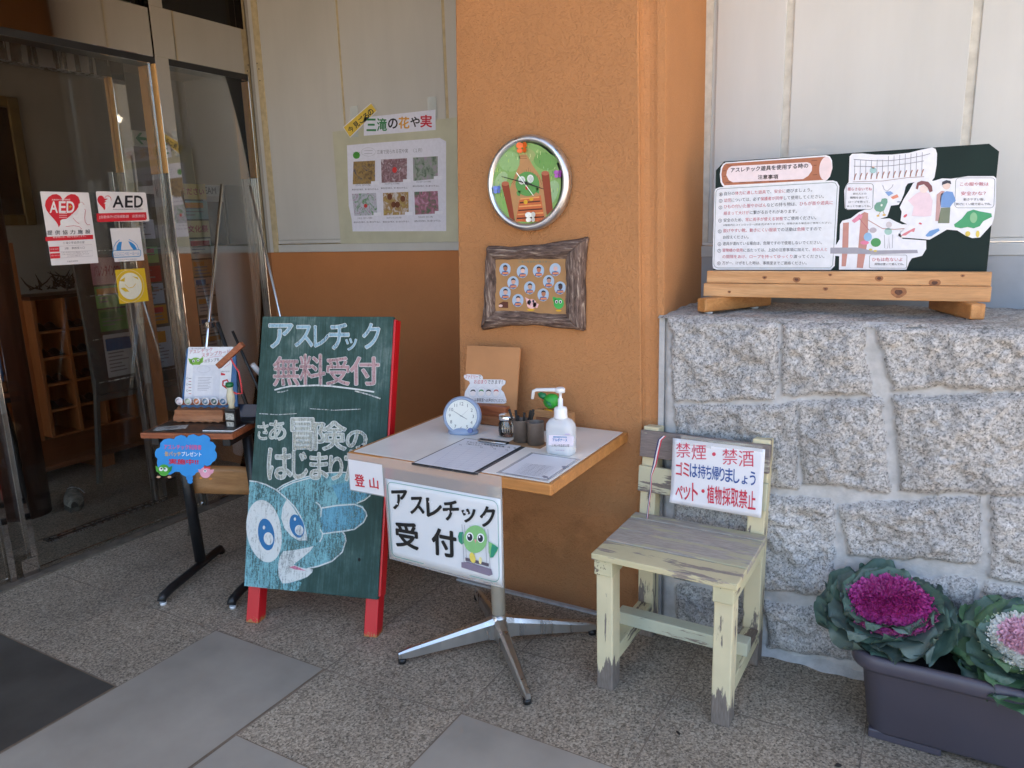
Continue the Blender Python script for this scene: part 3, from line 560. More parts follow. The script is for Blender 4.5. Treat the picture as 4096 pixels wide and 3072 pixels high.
  ('t',[('の間隔をあけ、ロープを持ってゆっくり','#b8465a'),('渡ってください。','#2b3140')],2,[(-3690,498),(-449,487),(-446,373),(-3690,378)],.004),
  ('t',[('万が一、けがをした時は、事務室までご連絡ください。','#2b3140')],2,[(-3690,284),(-969,274),(-967,165),(-3690,169)],.004),
  ('l','#2b3140',2,.0012,[(-3753,212),(-3756,193),(-3765,176),(-3780,163),(-3797,156),(-3816,156),(-3834,163),(-3848,176),(-3858,193),(-3861,213),(-3858,233),(-3848,250),(-3834,263),(-3816,269),(-3797,269),(-3780,262),(-3765,249),(-3756,232),(-3753,212)]),
  ('c','8','#2b3140',2,[(-3827,247),(-3787,247),(-3787,178),(-3827,178)],.004),
  ('p','#e4e6ee',1,[(109,3469),(178,3544),(462,3533),(815,3472),(1277,3442),(1730,3461),(2062,3531),(2325,3571),(2415,3524),(2465,3388),(2479,3074),(2451,2711),(2389,2617),(1988,2613),(1765,2575),(1712,2479),(1686,2281),(1625,2085),(1561,1962),(1355,1945),(1315,1770),(1274,1620),(1112,1574),(972,1579),(777,1764),(679,1869),(154,1863),(68,1918),(17,2459),(61,2610),(130,2709)]),
  ('p','#e4e6ee',2,[(1900,2568),(1987,2638),(2165,2677),(2433,2615),(2650,2676),(2869,2652),(3019,2668),(3297,2702),(3931,2667),(3997,2604),(4050,1840),(4038,1480),(4005,1312),(3868,1122),(3750,955),(3558,934),(3382,1012),(3158,1165),(2894,1196),(2680,1053),(2464,908),(2057,954),(1690,987),(1607,1053),(1683,1178),(1882,1349),(1648,1482),(1660,1758),(1598,1885),(1691,2132),(1818,2375)]),
  ('p','#e4e6ee',2,[(18,1532),(258,1602),(468,1775),(679,1869),(967,1706),(1113,1562),(1345,1567),(1534,1460),(1698,1379),(1903,1373),(1662,1127),(1738,948),(2376,885),(2398,633),(2305,432),(2036,359),(1972,232),(1912,15),(9,10),(-7,433),(-274,463),(-351,597),(-306,754),(-110,804),(-28,960),(-40,1430)]),
  ('l','#8a8a98',3,.0014,[(267,3358),(288,2802)]),
  ('l','#a57a70',3,.0032,[(331,2951),(294,2840),(284,2751)]),
  ('l','#8a8a98',3,.0014,[(423,3348),(444,2804)]),
  ('l','#a57a70',3,.0032,[(487,2953),(450,2841),(441,2753)]),
  ('l','#8a8a98',3,.0014,[(579,3338),(600,2805)]),
  ('l','#a57a70',3,.0032,[(643,2954),(606,2843),(597,2755)]),
  ('l','#8a8a98',3,.0014,[(734,3328),(755,2807)]),
  ('l','#a57a70',3,.0032,[(797,2955),(761,2844),(752,2757)]),
  ('l','#8a8a98',3,.0014,[(888,3319),(909,2809)]),
  ('l','#a57a70',3,.0032,[(951,2957),(915,2846),(906,2759)]),
  ('l','#8a8a98',3,.0014,[(1041,3309),(1063,2811)]),
  ('l','#a57a70',3,.0032,[(1104,2958),(1068,2848),(1060,2761)]),
  ('l','#8a8a98',3,.0014,[(1189,3406),(1215,2812)]),
  ('l','#a57a70',3,.0032,[(1256,2959),(1221,2849),(1212,2763)]),
  ('l','#8a8a98',3,.0014,[(1340,3414),(1366,2814)]),
  ('l','#a57a70',3,.0032,[(1407,2960),(1372,2851),(1364,2764)]),
  ('l','#8a8a98',3,.0014,[(1490,3422),(1517,2816)]),
  ('l','#a57a70',3,.0032,[(1557,2962),(1523,2852),(1514,2766)]),
  ('l','#8a8a98',3,.0014,[(1639,3430),(1667,2817)]),
  ('l','#a57a70',3,.0032,[(1707,2963),(1672,2854),(1664,2768)]),
  ('l','#8a8a98',3,.0014,[(1787,3438),(1816,2819)]),
  ('l','#a57a70',3,.0032,[(1855,2964),(1821,2856),(1813,2770)]),
  ('l','#8a8a98',3,.0014,[(1934,3446),(1964,2821)]),
  ('l','#a57a70',3,.0032,[(2003,2965),(1969,2857),(1962,2772)]),
  ('l','#8a8a98',3,.0014,[(2081,3453),(2112,2822)]),
  ('l','#a57a70',3,.0032,[(2150,2967),(2117,2859),(2109,2773)]),
  ('l','#8a8a98',3,.0018,[(231,3373),(821,3293),(1283,3269),(1736,3302),(2135,3361),(2288,3400)]),
  ('l','#8a8a98',3,.0018,[(248,3170),(827,3118),(1289,3121),(1742,3155),(2142,3203)]),
  ('l','#a08a90',3,.0016,[(250,2703),(1074,2685),(1758,2748),(2184,2750)]),
  ('p','#9ec2c4',4,[(889,3007),(887,2988),(881,2970),(870,2954),(856,2941),(838,2932),(819,2926),(798,2925),(777,2928),(757,2936),(739,2948),(724,2962),(712,2980),(705,2999),(702,3018),(703,3038),(710,3056),(720,3072),(735,3085),(752,3094),(772,3099),(792,3100),(813,3097),(833,3089),(851,3078),(867,3063),(878,3046),(886,3027)]),
  ('p','#c9b0a8',4,[(830,3098),(829,3089),(827,3081),(822,3074),(817,3068),(810,3063),(802,3061),(794,3060),(785,3062),(777,3065),(770,3071),(764,3077),(759,3085),(756,3094),(755,3103),(756,3112),(758,3120),(762,3127),(768,3133),(775,3137),(783,3140),(791,3140),(799,3139),(807,3136),(815,3130),(821,3124),(826,3116),(829,3107)]),
  ('p','#7f9fd0',3,[(1166,2355),(1316,2373),(1399,2307),(1275,2225)]),
  ('p','#d98a70',3,[(1334,2197),(1503,2277),(1552,2188),(1394,2132)]),
  ('p','#8f98a8',3,[(1608,2048),(1607,2043),(1603,2039),(1597,2036),(1590,2033),(1580,2031),(1570,2030),(1558,2030),(1547,2031),(1536,2033),(1527,2035),(1519,2039),(1512,2043),(1509,2047),(1507,2052),(1508,2056),(1512,2060),(1518,2064),(1526,2067),(1535,2069),(1546,2070),(1557,2070),(1568,2069),(1579,2067),(1588,2064),(1597,2061),(1603,2057),(1607,2052)]),
  ('l','#9a9aa8',3,.0016,[(1090,2559),(1141,2431),(1224,2377),(1346,2497),(1373,2570)]),
  ('p','#6f9f8c',3,[(900,1963),(956,2049),(1072,2070),(1092,2157),(1184,2173),(1243,2151),(1258,2050),(1216,1925),(1174,1800),(1082,1766),(964,1795),(904,1861)]),
  ('p','#dfe8e0',4,[(1127,1967),(1126,1959),(1124,1951),(1121,1945),(1117,1939),(1112,1935),(1106,1933),(1100,1932),(1094,1933),(1088,1936),(1082,1941),(1078,1946),(1074,1953),(1072,1961),(1071,1969),(1071,1977),(1073,1984),(1076,1991),(1080,1996),(1085,2000),(1091,2002),(1098,2003),(1104,2002),(1110,1999),(1115,1995),(1120,1989),(1123,1982),(1126,1974)]),
  ('p','#d8b468',4,[(1063,1652),(1062,1645),(1059,1639),(1054,1634),(1048,1629),(1040,1626),(1031,1624),(1022,1623),(1012,1624),(1003,1627),(995,1631),(988,1636),(983,1642),(980,1648),(979,1655),(979,1662),(982,1668),(987,1674),(994,1678),(1002,1682),(1010,1684),(1020,1684),(1029,1683),(1038,1681),(1046,1677),(1053,1672),(1058,1666),(1062,1659)]),
  ('p','#d8b468',4,[(1237,1672),(1236,1665),(1233,1659),(1228,1653),(1220,1649),(1212,1645),(1202,1643),(1192,1643),(1181,1644),(1171,1647),(1162,1650),(1155,1656),(1149,1662),(1145,1668),(1144,1675),(1145,1682),(1148,1688),(1153,1694),(1161,1698),(1169,1701),(1179,1703),(1189,1704),(1200,1703),(1210,1700),(1219,1696),(1226,1691),(1232,1685),(1236,1679)]),
  ('l','#a89a60',3,.0018,[(1082,1778),(1034,1666)]),
  ('l','#a89a60',3,.0018,[(1152,1789),(1190,1699)]),
  ('l','#5f6e70',3,.0012,[(749,2626),(781,2618),(808,2598),(827,2568),(834,2534),(854,1939),(849,1905),(832,1877),(806,1859),(774,1853),(170,1875),(138,1884),(110,1904),(91,1934),(83,1969),(67,2572),(72,2606),(90,2634),(116,2652),(148,2657),(749,2626)]),
  ('l','#5f6e70',3,.0012,[(3881,2622),(3914,2613),(3942,2591),(3962,2560),(3970,2523),(4006,1878),(4001,1841),(3985,1811),(3959,1791),(3927,1785),(3126,1815),(3092,1824),(3063,1846),(3043,1879),(3034,1916),(3003,2573),(3007,2610),(3025,2640),(3052,2659),(3084,2665),(3881,2622)]),
  ('l','#5f6e70',3,.0012,[(1853,458),(1871,454),(1886,443),(1897,426),(1901,406),(1913,110),(1910,90),(1901,74),(1886,62),(1869,59),(928,64),(909,68),(893,79),(883,96),(878,116),(868,418),(871,438),(881,455),(896,466),(914,470),(1853,458)]),
  ('t',[('揺らさないでね','#b8465a')],4,[(111,2544),(795,2516),(798,2415),(114,2442)],.006),
  ('t',[('前の人との','#2b3140')],4,[(279,2376),(652,2364),(654,2303),(280,2314)],.006),
  ('t',[('間隔をあけて、','#2b3140')],4,[(203,2262),(726,2244),(729,2178),(205,2195)],.006),
  ('t',[('ロープを持って、','#2b3140')],4,[(165,2140),(761,2121),(763,2049),(167,2068)],.006),
  ('t',[('ゆっくり渡ってね。','#2b3140')],4,[(126,2008),(798,1987),(800,1921),(128,1941)],.006),
  ('t',[('この服や靴は','#b8465a')],4,[(3116,2540),(3825,2509),(3830,2404),(3121,2434)],.006),
  ('t',[('安全かな？','#b8465a')],4,[(3161,2278),(3775,2254),(3781,2143),(3167,2166)],.006),
  ('t',[('動きやすい服、','#2b3140')],4,[(3242,2085),(3764,2068),(3768,1995),(3246,2012)],.006),
  ('t',[('脱げにくい靴で遊んでね。','#2b3140')],4,[(3058,1962),(3940,1931),(3944,1859),(3062,1888)],.006),
  ('t',[('ひもは危ないよ','#b8465a')],4,[(946,386),(1783,382),(1787,269),(949,272)],.006),
  ('t',[('荷物は置いて遊んでね。','#2b3140')],4,[(1017,222),(1835,220),(1838,149),(1020,149)],.006),
  ('p','#e3cdd8',3,[(2003,2267),(2178,2358),(2361,2251),(2458,2050),(2456,1606),(2256,1587),(1939,1623),(1973,1896),(1807,2077)]),
  ('p','#ecd9d4',4,[(2310,2388),(2309,2364),(2301,2341),(2289,2320),(2272,2304),(2252,2291),(2228,2284),(2204,2283),(2179,2286),(2155,2296),(2133,2310),(2114,2328),(2100,2350),(2091,2374),(2087,2399),(2089,2423),(2096,2446),(2108,2467),(2125,2484),(2146,2496),(2169,2503),(2194,2504),(2219,2500),(2243,2491),(2265,2477),(2283,2458),(2297,2437),(2306,2413)]),
  ('p','#7d4c50',5,[(1985,2416),(2012,2587),(2122,2636),(2301,2597),(2406,2469),(2435,2321),(2359,2288),(2298,2426),(2193,2529),(2060,2499),(2043,2389)]),
  ('p','#e0c9c0',4,[(2878,2458),(2877,2434),(2871,2411),(2860,2391),(2845,2374),(2827,2362),(2807,2355),(2785,2353),(2763,2357),(2742,2366),(2723,2380),(2706,2398),(2693,2420),(2685,2443),(2681,2468),(2683,2492),(2689,2515),(2700,2535),(2715,2552),(2733,2564),(2753,2571),(2775,2573),(2797,2569),(2818,2559),(2837,2546),(2853,2527),(2866,2506),(2874,2483)]),
  ('p','#3a3a48',5,[(2659,2481),(2665,2578),(2762,2622),(2872,2592),(2898,2494),(2809,2534),(2702,2503)]),
  ('p','#6f95cc',4,[(2659,2237),(2798,2304),(2952,2273),(3051,2025),(2968,1931),(2919,1835),(2688,1844),(2646,2042)]),
  ('p','#c09a98',4,[(2550,2218),(2666,2322),(2754,2306),(2672,2188),(2673,1450),(2573,1453)]),
  ('p','#76806c',4,[(2689,1832),(2929,1835),(2940,1380),(2797,1385),(2643,1389)]),
  ('p','#3f9a6a',4,[(3062,1340),(3249,1506),(3369,1697),(3516,1752),(3668,1698),(3967,1627),(3989,1530),(3789,1416),(3711,1272),(3565,1215),(3413,1256),(3242,1224),(3088,1265)]),
  ('p','#86b98e',5,[(3628,1518),(3628,1484),(3623,1453),(3614,1424),(3601,1401),(3585,1383),(3566,1373),(3546,1370),(3526,1374),(3507,1386),(3489,1404),(3473,1429),(3461,1458),(3453,1490),(3449,1524),(3449,1557),(3454,1589),(3463,1617),(3476,1641),(3493,1658),(3511,1668),(3531,1672),(3551,1667),(3570,1655),(3588,1637),(3604,1612),(3616,1583),(3624,1551)]),
  ('p','#d6c05c',5,[(3498,1063),(3497,1047),(3493,1031),(3486,1017),(3477,1006),(3465,998),(3451,992),(3437,991),(3423,993),(3409,999),(3396,1008),(3385,1020),(3377,1034),(3371,1050),(3369,1066),(3369,1083),(3373,1098),(3380,1112),(3390,1123),(3402,1132),(3415,1137),(3430,1138),(3444,1136),(3458,1130),(3471,1121),(3481,1109),(3490,1095),(3495,1079)]),
  ('p','#d6c05c',5,[(3727,1053),(3727,1031),(3725,1010),(3720,992),(3714,977),(3705,965),(3696,958),(3686,956),(3675,959),(3665,966),(3655,978),(3647,994),(3640,1012),(3636,1033),(3633,1055),(3633,1077),(3636,1097),(3640,1116),(3647,1131),(3655,1142),(3665,1149),(3675,1152),(3686,1149),(3696,1141),(3706,1129),(3714,1114),(3720,1095),(3725,1074)]),
  ('p','#d2838c',4,[(1677,1038),(1788,1124),(2022,1257),(2062,1256),(2038,1143),(1958,1158),(1825,1048)]),
  ('p','#6d9ad0',4,[(2347,1036),(2453,1171),(2672,1239),(2708,1176),(2504,1007),(2393,997)]),
  ('p','#cc5a6a',4,[(1812,1669),(1816,1662),(1817,1653),(1816,1643),(1812,1632),(1807,1621),(1799,1611),(1790,1601),(1779,1593),(1769,1586),(1758,1582),(1747,1580),(1738,1580),(1730,1583),(1724,1588),(1720,1595),(1719,1604),(1720,1614),(1724,1625),(1730,1636),(1737,1647),(1746,1656),(1757,1665),(1768,1671),(1778,1675),(1789,1677),(1798,1677),(1806,1674)]),
  ('p','#cc5a6a',4,[(2228,1372),(2226,1367),(2221,1364),(2215,1361),(2207,1361),(2198,1361),(2188,1363),(2179,1367),(2169,1372),(2161,1377),(2153,1383),(2148,1390),(2144,1397),(2142,1403),(2142,1409),(2145,1413),(2150,1417),(2156,1419),(2164,1420),(2173,1419),(2182,1417),(2192,1413),(2202,1409),(2210,1403),(2218,1397),(2223,1390),(2227,1384),(2229,1377)]),
  ('p','#c08a80',3,[(44,1466),(213,1479),(239,719),(203,115),(80,116)]),
  ('p','#c08a80',3,[(542,1721),(635,1782),(743,1740),(782,891),(701,59),(520,74)]),
  ('p','#9c9ca8',4,[(-280,701),(477,702),(910,604),(2162,611),(2188,515),(1032,486),(434,507),(-275,516)]),
  ('p','#dd8fa8',4,[(284,1524),(494,1723),(590,1694),(569,1592),(370,1456)]),
  ('l','#b06a70',4,.002,[(498,1594),(795,1226)]),
  ('l','#b08078',4,.002,[(749,1535),(1170,1267),(1496,1233),(1771,1251)]),
  ('p','#8fb8dc',5,[(891,1018),(890,988),(882,960),(869,935),(852,914),(831,898),(807,889),(782,886),(756,890),(732,900),(710,917),(691,938),(676,964),(667,993),(663,1023),(665,1053),(673,1081),(686,1106),(703,1127),(724,1142),(748,1152),(773,1154),(799,1150),(823,1140),(845,1123),(864,1102),(878,1076),(888,1048)]),
  ('p','#b9b0b8',5,[(1012,1220),(1010,1202),(1003,1185),(992,1170),(977,1157),(958,1148),(938,1142),(916,1141),(894,1143),(872,1150),(853,1160),(837,1173),(825,1189),(817,1207),(814,1225),(816,1244),(822,1261),(834,1276),(849,1289),(867,1298),(888,1303),(910,1305),(932,1302),(954,1296),(973,1285),(989,1272),(1001,1256),(1009,1239)]),
  ('p','#dd7fa0',5,[(819,844),(816,830),(808,817),(794,806),(776,796),(753,789),(728,785),(702,784),(675,786),(650,791),(627,799),(608,809),(593,821),(584,834),(580,848),(583,862),(591,875),(605,887),(624,896),(646,903),(671,907),(698,908),(724,906),(750,901),(773,893),(792,883),(806,871),(815,858)]),
  ('p','#4a9458',5,[(1156,845),(1154,815),(1144,787),(1129,762),(1107,742),(1081,726),(1051,717),(1020,714),(988,718),(958,728),(930,745),(907,766),(889,792),(878,821),(873,851),(876,880),(885,909),(902,934),(923,954),(950,970),(979,979),(1011,982),(1042,978),(1072,967),(1100,951),(1123,929),(1140,903),(1152,875)]),
  ('p','#d6c05c',5,[(933,630),(932,623),(928,617),(923,611),(916,606),(907,602),(897,600),(886,600),(876,600),(866,603),(856,607),(849,612),(843,618),(839,624),(838,631),(839,638),(842,645),(847,651),(855,655),(864,659),(874,661),(884,662),(895,661),(905,658),(914,654),(922,649),(928,643),(931,637)]),
  ('p','#d6c05c',5,[(1064,589),(1063,582),(1060,576),(1054,570),(1047,565),(1038,562),(1028,559),(1018,559),(1007,560),(997,562),(988,566),(980,571),(975,577),(971,584),(970,591),(970,597),(974,604),(979,610),(987,615),(995,618),(1005,620),(1016,621),(1026,620),(1036,618),(1045,614),(1053,609),(1059,603),(1063,596)]),
  ('p','#9fc4bc',4,[(1441,1171),(1439,1148),(1432,1127),(1420,1108),(1404,1092),(1385,1081),(1363,1074),(1340,1072),(1317,1075),(1294,1083),(1274,1095),(1257,1112),(1243,1132),(1235,1153),(1231,1176),(1233,1199),(1240,1220),(1252,1239),(1268,1255),(1288,1267),(1309,1274),(1333,1276),(1356,1272),(1378,1264),(1399,1252),(1416,1235),(1429,1215),(1437,1194)]),
  ('p','#c8c2c8',4,[(1424,1375),(1423,1354),(1417,1335),(1408,1318),(1395,1304),(1380,1293),(1362,1287),(1344,1285),(1325,1288),(1307,1295),(1291,1307),(1277,1322),(1267,1339),(1260,1359),(1257,1379),(1258,1400),(1264,1419),(1273,1436),(1286,1450),(1301,1460),(1319,1467),(1337,1468),(1356,1466),(1374,1458),(1390,1447),(1404,1432),(1414,1414),(1421,1395)]),
  ('l','#a0a0ac',4,.0016,[(1235,1074),(1273,676),(1355,662),(1365,1033),(1413,661),(1482,673),(1467,1081)]),
 ],
 'clockface': [
  ('p','#86ad62',1,[(1313,-74),(1299,-249),(1263,-420),(1205,-585),(1126,-741),(1027,-886),(910,-1017),(776,-1131),(627,-1227),(467,-1303),(296,-1356),(119,-1387),(-61,-1395),(-243,-1378),(-421,-1337),(-594,-1273),(-757,-1186),(-909,-1078),(-1045,-951),(-1163,-807),(-1262,-648),(-1339,-478),(-1393,-300),(-1422,-117),(-1427,68),(-1408,251),(-1364,429),(-1297,598),(-1208,756),(-1099,899),(-972,1026),(-830,1135),(-675,1223),(-510,1290),(-338,1334),(-161,1355),(16,1353),(192,1328),(363,1280),(526,1212),(680,1123),(821,1016),(948,892),(1058,754),(1150,603),(1223,442),(1275,274),(1305,101)]),
  ('p','#93b878',1.3,[(-257,654),(-316,547),(-430,466),(-588,428),(-764,443),(-929,509),(-1053,614),(-1120,736),(-1127,858),(-1083,962),(-999,1042),(-889,1095),(-759,1119),(-618,1114),(-473,1074),(-340,999),(-239,891),(-191,764)]),
  ('p','#6f9f52',1.3,[(1151,556),(1104,467),(999,404),(848,381),(674,405),(508,472),(377,570),(300,681),(282,786),(316,874),(391,938),(494,977),(618,990),(758,977),(903,933),(1040,860),(1148,760),(1207,647)]),
  ('p','#7fae5c',1.3,[(-237,-683),(-303,-811),(-417,-915),(-567,-975),(-729,-978),(-873,-921),(-977,-816),(-1025,-685),(-1018,-549),(-965,-427),(-879,-328),(-771,-256),(-649,-214),(-519,-205),(-390,-233),(-276,-304),(-194,-414),(-164,-552)]),
  ('p','#98b888',1.3,[(1172,-421),(1106,-561),(1007,-682),(889,-762),(772,-783),(675,-741),(615,-645),(599,-515),(624,-374),(680,-242),(757,-130),(845,-43),(940,14),(1035,39),(1125,25),(1198,-34),(1242,-138),(1245,-277)]),
  ('p','#9aa868',1.3,[(317,839),(276,763),(195,707),(81,683),(-47,696),(-167,745),(-259,821),(-309,909),(-317,994),(-287,1068),(-228,1123),(-149,1159),(-56,1175),(47,1170),(153,1140),(251,1084),(326,1007),(363,916)]),
  ('p','#a4c08c',1.3,[(-839,78),(-896,-33),(-981,-129),(-1082,-191),(-1183,-206),(-1265,-171),(-1316,-93),(-1329,11),(-1307,124),(-1259,230),(-1193,319),(-1117,387),(-1036,432),(-954,451),(-877,438),(-815,389),(-778,305),(-776,193)]),
  ('l','#e0e4a0',2,.0016,[(-794,-787),(-813,-736)]),
  ('l','#5aa048',2,.0016,[(492,767),(480,869)]),
  ('l','#a8d0a0',2,.0016,[(-1051,326),(-1043,386)]),
  ('l','#e0e4a0',2,.0016,[(-790,954),(-794,1004)]),
  ('l','#e0e4a0',2,.0016,[(162,869),(145,976)]),
  ('l','#e0e4a0',2,.0016,[(425,815),(437,927)]),
  ('l','#a8d0a0',2,.0016,[(-253,1213),(-240,1303)]),
  ('l','#c9d860',2,.0016,[(840,150),(823,208)]),
  ('l','#c9d860',2,.0016,[(-1058,-397),(-1057,-282)]),
  ('l','#a8d0a0',2,.0016,[(-957,529),(-949,647)]),
  ('l','#c9d860',2,.0016,[(-492,1153),(-466,1250)]),
  ('l','#e0e4a0',2,.0016,[(1158,203),(1143,300)]),
  ('l','#c9d860',2,.0016,[(-836,987),(-844,1041)]),
  ('l','#3f7f38',2,.0016,[(762,946),(756,998)]),
  ('l','#a8d0a0',2,.0016,[(656,462),(670,574)]),
  ('l','#3f7f38',2,.0016,[(1015,-357),(1012,-265)]),
  ('l','#c9d860',2,.0016,[(-1189,452),(-1184,578)]),
  ('l','#5aa048',2,.0016,[(-682,530),(-658,599)]),
  ('l','#c9d860',2,.0016,[(940,70),(962,183)]),
  ('l','#e0e4a0',2,.0016,[(-784,-703),(-785,-585)]),
  ('l','#e0e4a0',2,.0016,[(-356,810),(-363,907)]),
  ('l','#a8d0a0',2,.0016,[(-243,1221),(-219,1306)]),
  ('l','#a8d0a0',2,.0016,[(-805,289),(-780,361)]),
  ('l','#5aa048',2,.0016,[(-821,-749),(-838,-649)]),
  ('l','#c9d860',2,.0016,[(-1140,-193),(-1132,-122)]),
  ('l','#3f7f38',2,.0016,[(-1116,-24),(-1092,44)]),
  ('l','#c9d860',2,.0016,[(-1086,-256),(-1099,-191)]),
  ('l','#c9d860',2,.0016,[(80,1184),(73,1260)]),
  ('l','#e0e4a0',2,.0016,[(126,818),(136,875)]),
  ('l','#c9d860',2,.0016,[(-1145,52),(-1155,116)]),
  ('l','#3f7f38',2,.0016,[(-1086,-415),(-1077,-291)]),
  ('l','#5aa048',2,.0016,[(-409,847),(-425,953)]),
  ('l','#c9d860',2,.0016,[(1174,-328),(1189,-218)]),
  ('l','#e0e4a0',2,.0016,[(398,1006),(393,1063)]),
  ('l','#a8d0a0',2,.0016,[(-917,-480),(-936,-397)]),
  ('l','#e0e4a0',2,.0016,[(547,915),(547,1033)]),
  ('l','#a8d0a0',2,.0016,[(811,358),(828,454)]),
  ('l','#c9d860',2,.0016,[(-968,159),(-946,274)]),
  ('l','#3f7f38',2,.0016,[(781,919),(795,968)]),
  ('l','#5aa048',2,.0016,[(912,585),(932,698)]),
  ('l','#3f7f38',2,.0016,[(-743,426),(-756,498)]),
  ('l','#a8d0a0',2,.0016,[(-537,935),(-554,1054)]),
  ('l','#3f7f38',2,.0016,[(1017,129),(1012,191)]),
  ('l','#5aa048',2,.0016,[(-1181,317),(-1191,388)]),
  ('l','#3f7f38',2,.0016,[(669,521),(670,611)]),
  ('l','#5aa048',2,.0016,[(-988,-659),(-996,-567)]),
  ('l','#3f7f38',2,.0016,[(-957,-454),(-936,-345)]),
  ('l','#a8d0a0',2,.0016,[(783,-289),(806,-177)]),
  ('l','#c9d860',2,.0016,[(859,-589),(845,-535)]),
  ('l','#c9d860',2,.0016,[(-794,-642),(-798,-577)]),
  ('l','#a8d0a0',2,.0016,[(-1088,449),(-1071,541)]),
  ('l','#e0e4a0',2,.0016,[(955,-328),(952,-220)]),
  ('l','#c9d860',2,.0016,[(-723,752),(-714,858)]),
  ('l','#5aa048',2,.0016,[(-759,-389),(-754,-285)]),
  ('l','#a8d0a0',2,.0016,[(875,-491),(860,-440)]),
  ('l','#3f7f38',2,.0016,[(-1143,502),(-1142,560)]),
  ('l','#e0e4a0',2,.0016,[(439,996),(455,1092)]),
  ('l','#3f7f38',2,.0016,[(-92,1070),(-75,1171)]),
  ('l','#a8d0a0',2,.0016,[(-947,-117),(-966,-59)]),
  ('l','#5aa048',2,.0016,[(940,-762),(956,-689)]),
  ('l','#3f7f38',2,.0016,[(499,637),(510,746)]),
  ('l','#3f7f38',2,.0016,[(1005,260),(987,365)]),
  ('l','#3f7f38',2,.0016,[(-1167,136),(-1163,193)]),
  ('l','#e0e4a0',2,.0016,[(-1024,406),(-1037,461)]),
  ('l','#a8d0a0',2,.0016,[(1075,-47),(1082,56)]),
  ('l','#a8d0a0',2,.0016,[(-817,-595),(-793,-503)]),
  ('l','#5aa048',2,.0016,[(942,154),(965,231)]),
  ('l','#e0e4a0',2,.0016,[(-2,893),(12,991)]),
  ('l','#a8d0a0',2,.0016,[(-1057,162),(-1037,221)]),
  ('l','#e0e4a0',2,.0016,[(909,-706),(931,-615)]),
  ('l','#5aa048',2,.0016,[(553,652),(539,739)]),
  ('l','#e0e4a0',2,.0016,[(1073,413),(1094,481)]),
  ('l','#e0e4a0',2,.0016,[(-263,982),(-257,1050)]),
  ('l','#5aa048',2,.0016,[(-1018,-86),(-1012,-19)]),
  ('p','#b98a5a',2,[(-249,975),(5,967),(220,611),(516,214),(700,-223),(747,-607),(703,-1327),(-492,-1294),(-671,-548),(-705,-155),(-469,318),(-287,644)]),
  ('l','#7a4a2a',4,.0016,[(-256,928),(15,909)]),
  ('l','#7a4a2a',4,.0016,[(-258,856),(13,838)]),
  ('l','#6b4428',3,.0011,[(-653,8),(-534,90)]),
  ('l','#6b4428',3,.0011,[(-549,-7),(-446,153)]),
  ('l','#6b4428',3,.0011,[(-445,-22),(-358,215)]),
  ('l','#6b4428',3,.0011,[(-342,-37),(-270,278)]),
  ('l','#6b4428',3,.0011,[(-240,-52),(-183,340)]),
  ('l','#6b4428',3,.0011,[(-138,-66),(-96,402)]),
  ('l','#6b4428',3,.0011,[(-36,-81),(-9,464)]),
  ('l','#6b4428',3,.0011,[(66,-96),(77,525)]),
  ('l','#6b4428',3,.0011,[(167,-91),(160,454)]),
  ('l','#6b4428',3,.0011,[(269,-87),(242,382)]),
  ('l','#6b4428',3,.0011,[(370,-83),(324,311)]),
  ('l','#6b4428',3,.0011,[(470,-78),(405,239)]),
  ('l','#6b4428',3,.0011,[(570,-74),(487,168)]),
  ('l','#6b4428',3,.0011,[(670,-69),(569,97)]),
  ('p','#c8683a',4,[(-324,-563),(529,-430),(675,-1327),(-492,-1294)]),
  ('l','#e0a060',5,.0045,[(-277,-516),(471,-490)]),
  ('l','#4c2412',5,.0045,[(-310,-651),(507,-626)]),
  ('l','#e0a060',5,.0045,[(-342,-782),(543,-757)]),
  ('l','#4c2412',5,.0045,[(-375,-913),(579,-889)]),
  ('l','#e0a060',5,.0045,[(-409,-1050),(615,-1025)]),
  ('l','#4c2412',5,.0045,[(-442,-1187),(651,-1161)]),
  ('p','#8e3c22',5,[(-1033,8),(-883,98),(-723,-8),(-520,-1269),(-738,-1148)]),
  ('p','#8e3c22',5,[(573,282),(712,354),(875,265),(988,-927),(747,-1126),(691,-605)]),
  ('p','#b5674a',6,[(-722,27),(-726,9),(-738,-6),(-756,-20),(-781,-31),(-810,-39),(-842,-43),(-876,-44),(-910,-40),(-942,-33),(-970,-22),(-994,-8),(-1012,8),(-1022,25),(-1025,42),(-1021,59),(-1009,75),(-990,89),(-966,100),(-937,108),(-904,112),(-870,112),(-837,109),(-805,101),(-777,90),(-753,77),(-736,61),(-725,44)]),
  ('p','#b5674a',6,[(870,288),(866,272),(855,257),(837,243),(813,233),(785,225),(753,222),(720,222),(687,225),(656,233),(628,243),(605,257),(587,272),(577,289),(573,306),(578,322),(589,338),(607,351),(631,361),(659,369),(691,372),(724,372),(757,368),(788,361),(815,350),(839,337),(856,322),(866,305)]),
  ('p','#5d9a50',6,[(488,-46),(474,-136),(437,-221),(379,-297),(303,-358),(212,-404),(112,-430),(5,-436),(-100,-421),(-201,-385),(-291,-331),(-365,-262),(-420,-180),(-453,-90),(-462,3),(-447,95),(-408,181),(-349,256),(-271,318),(-179,361),(-77,386),(28,390),(133,373),(232,337),(319,284),(392,215),(446,134),(478,46)]),
  ('p','#dfe6df',7,[(-65,103),(-69,72),(-80,43),(-97,18),(-119,-3),(-145,-18),(-174,-27),(-205,-29),(-235,-24),(-264,-12),(-289,6),(-310,29),(-326,56),(-335,86),(-338,118),(-333,149),(-322,178),(-305,203),(-283,224),(-256,239),(-227,248),(-197,250),(-166,245),(-138,233),(-113,215),(-92,191),(-76,164),(-67,134)]),
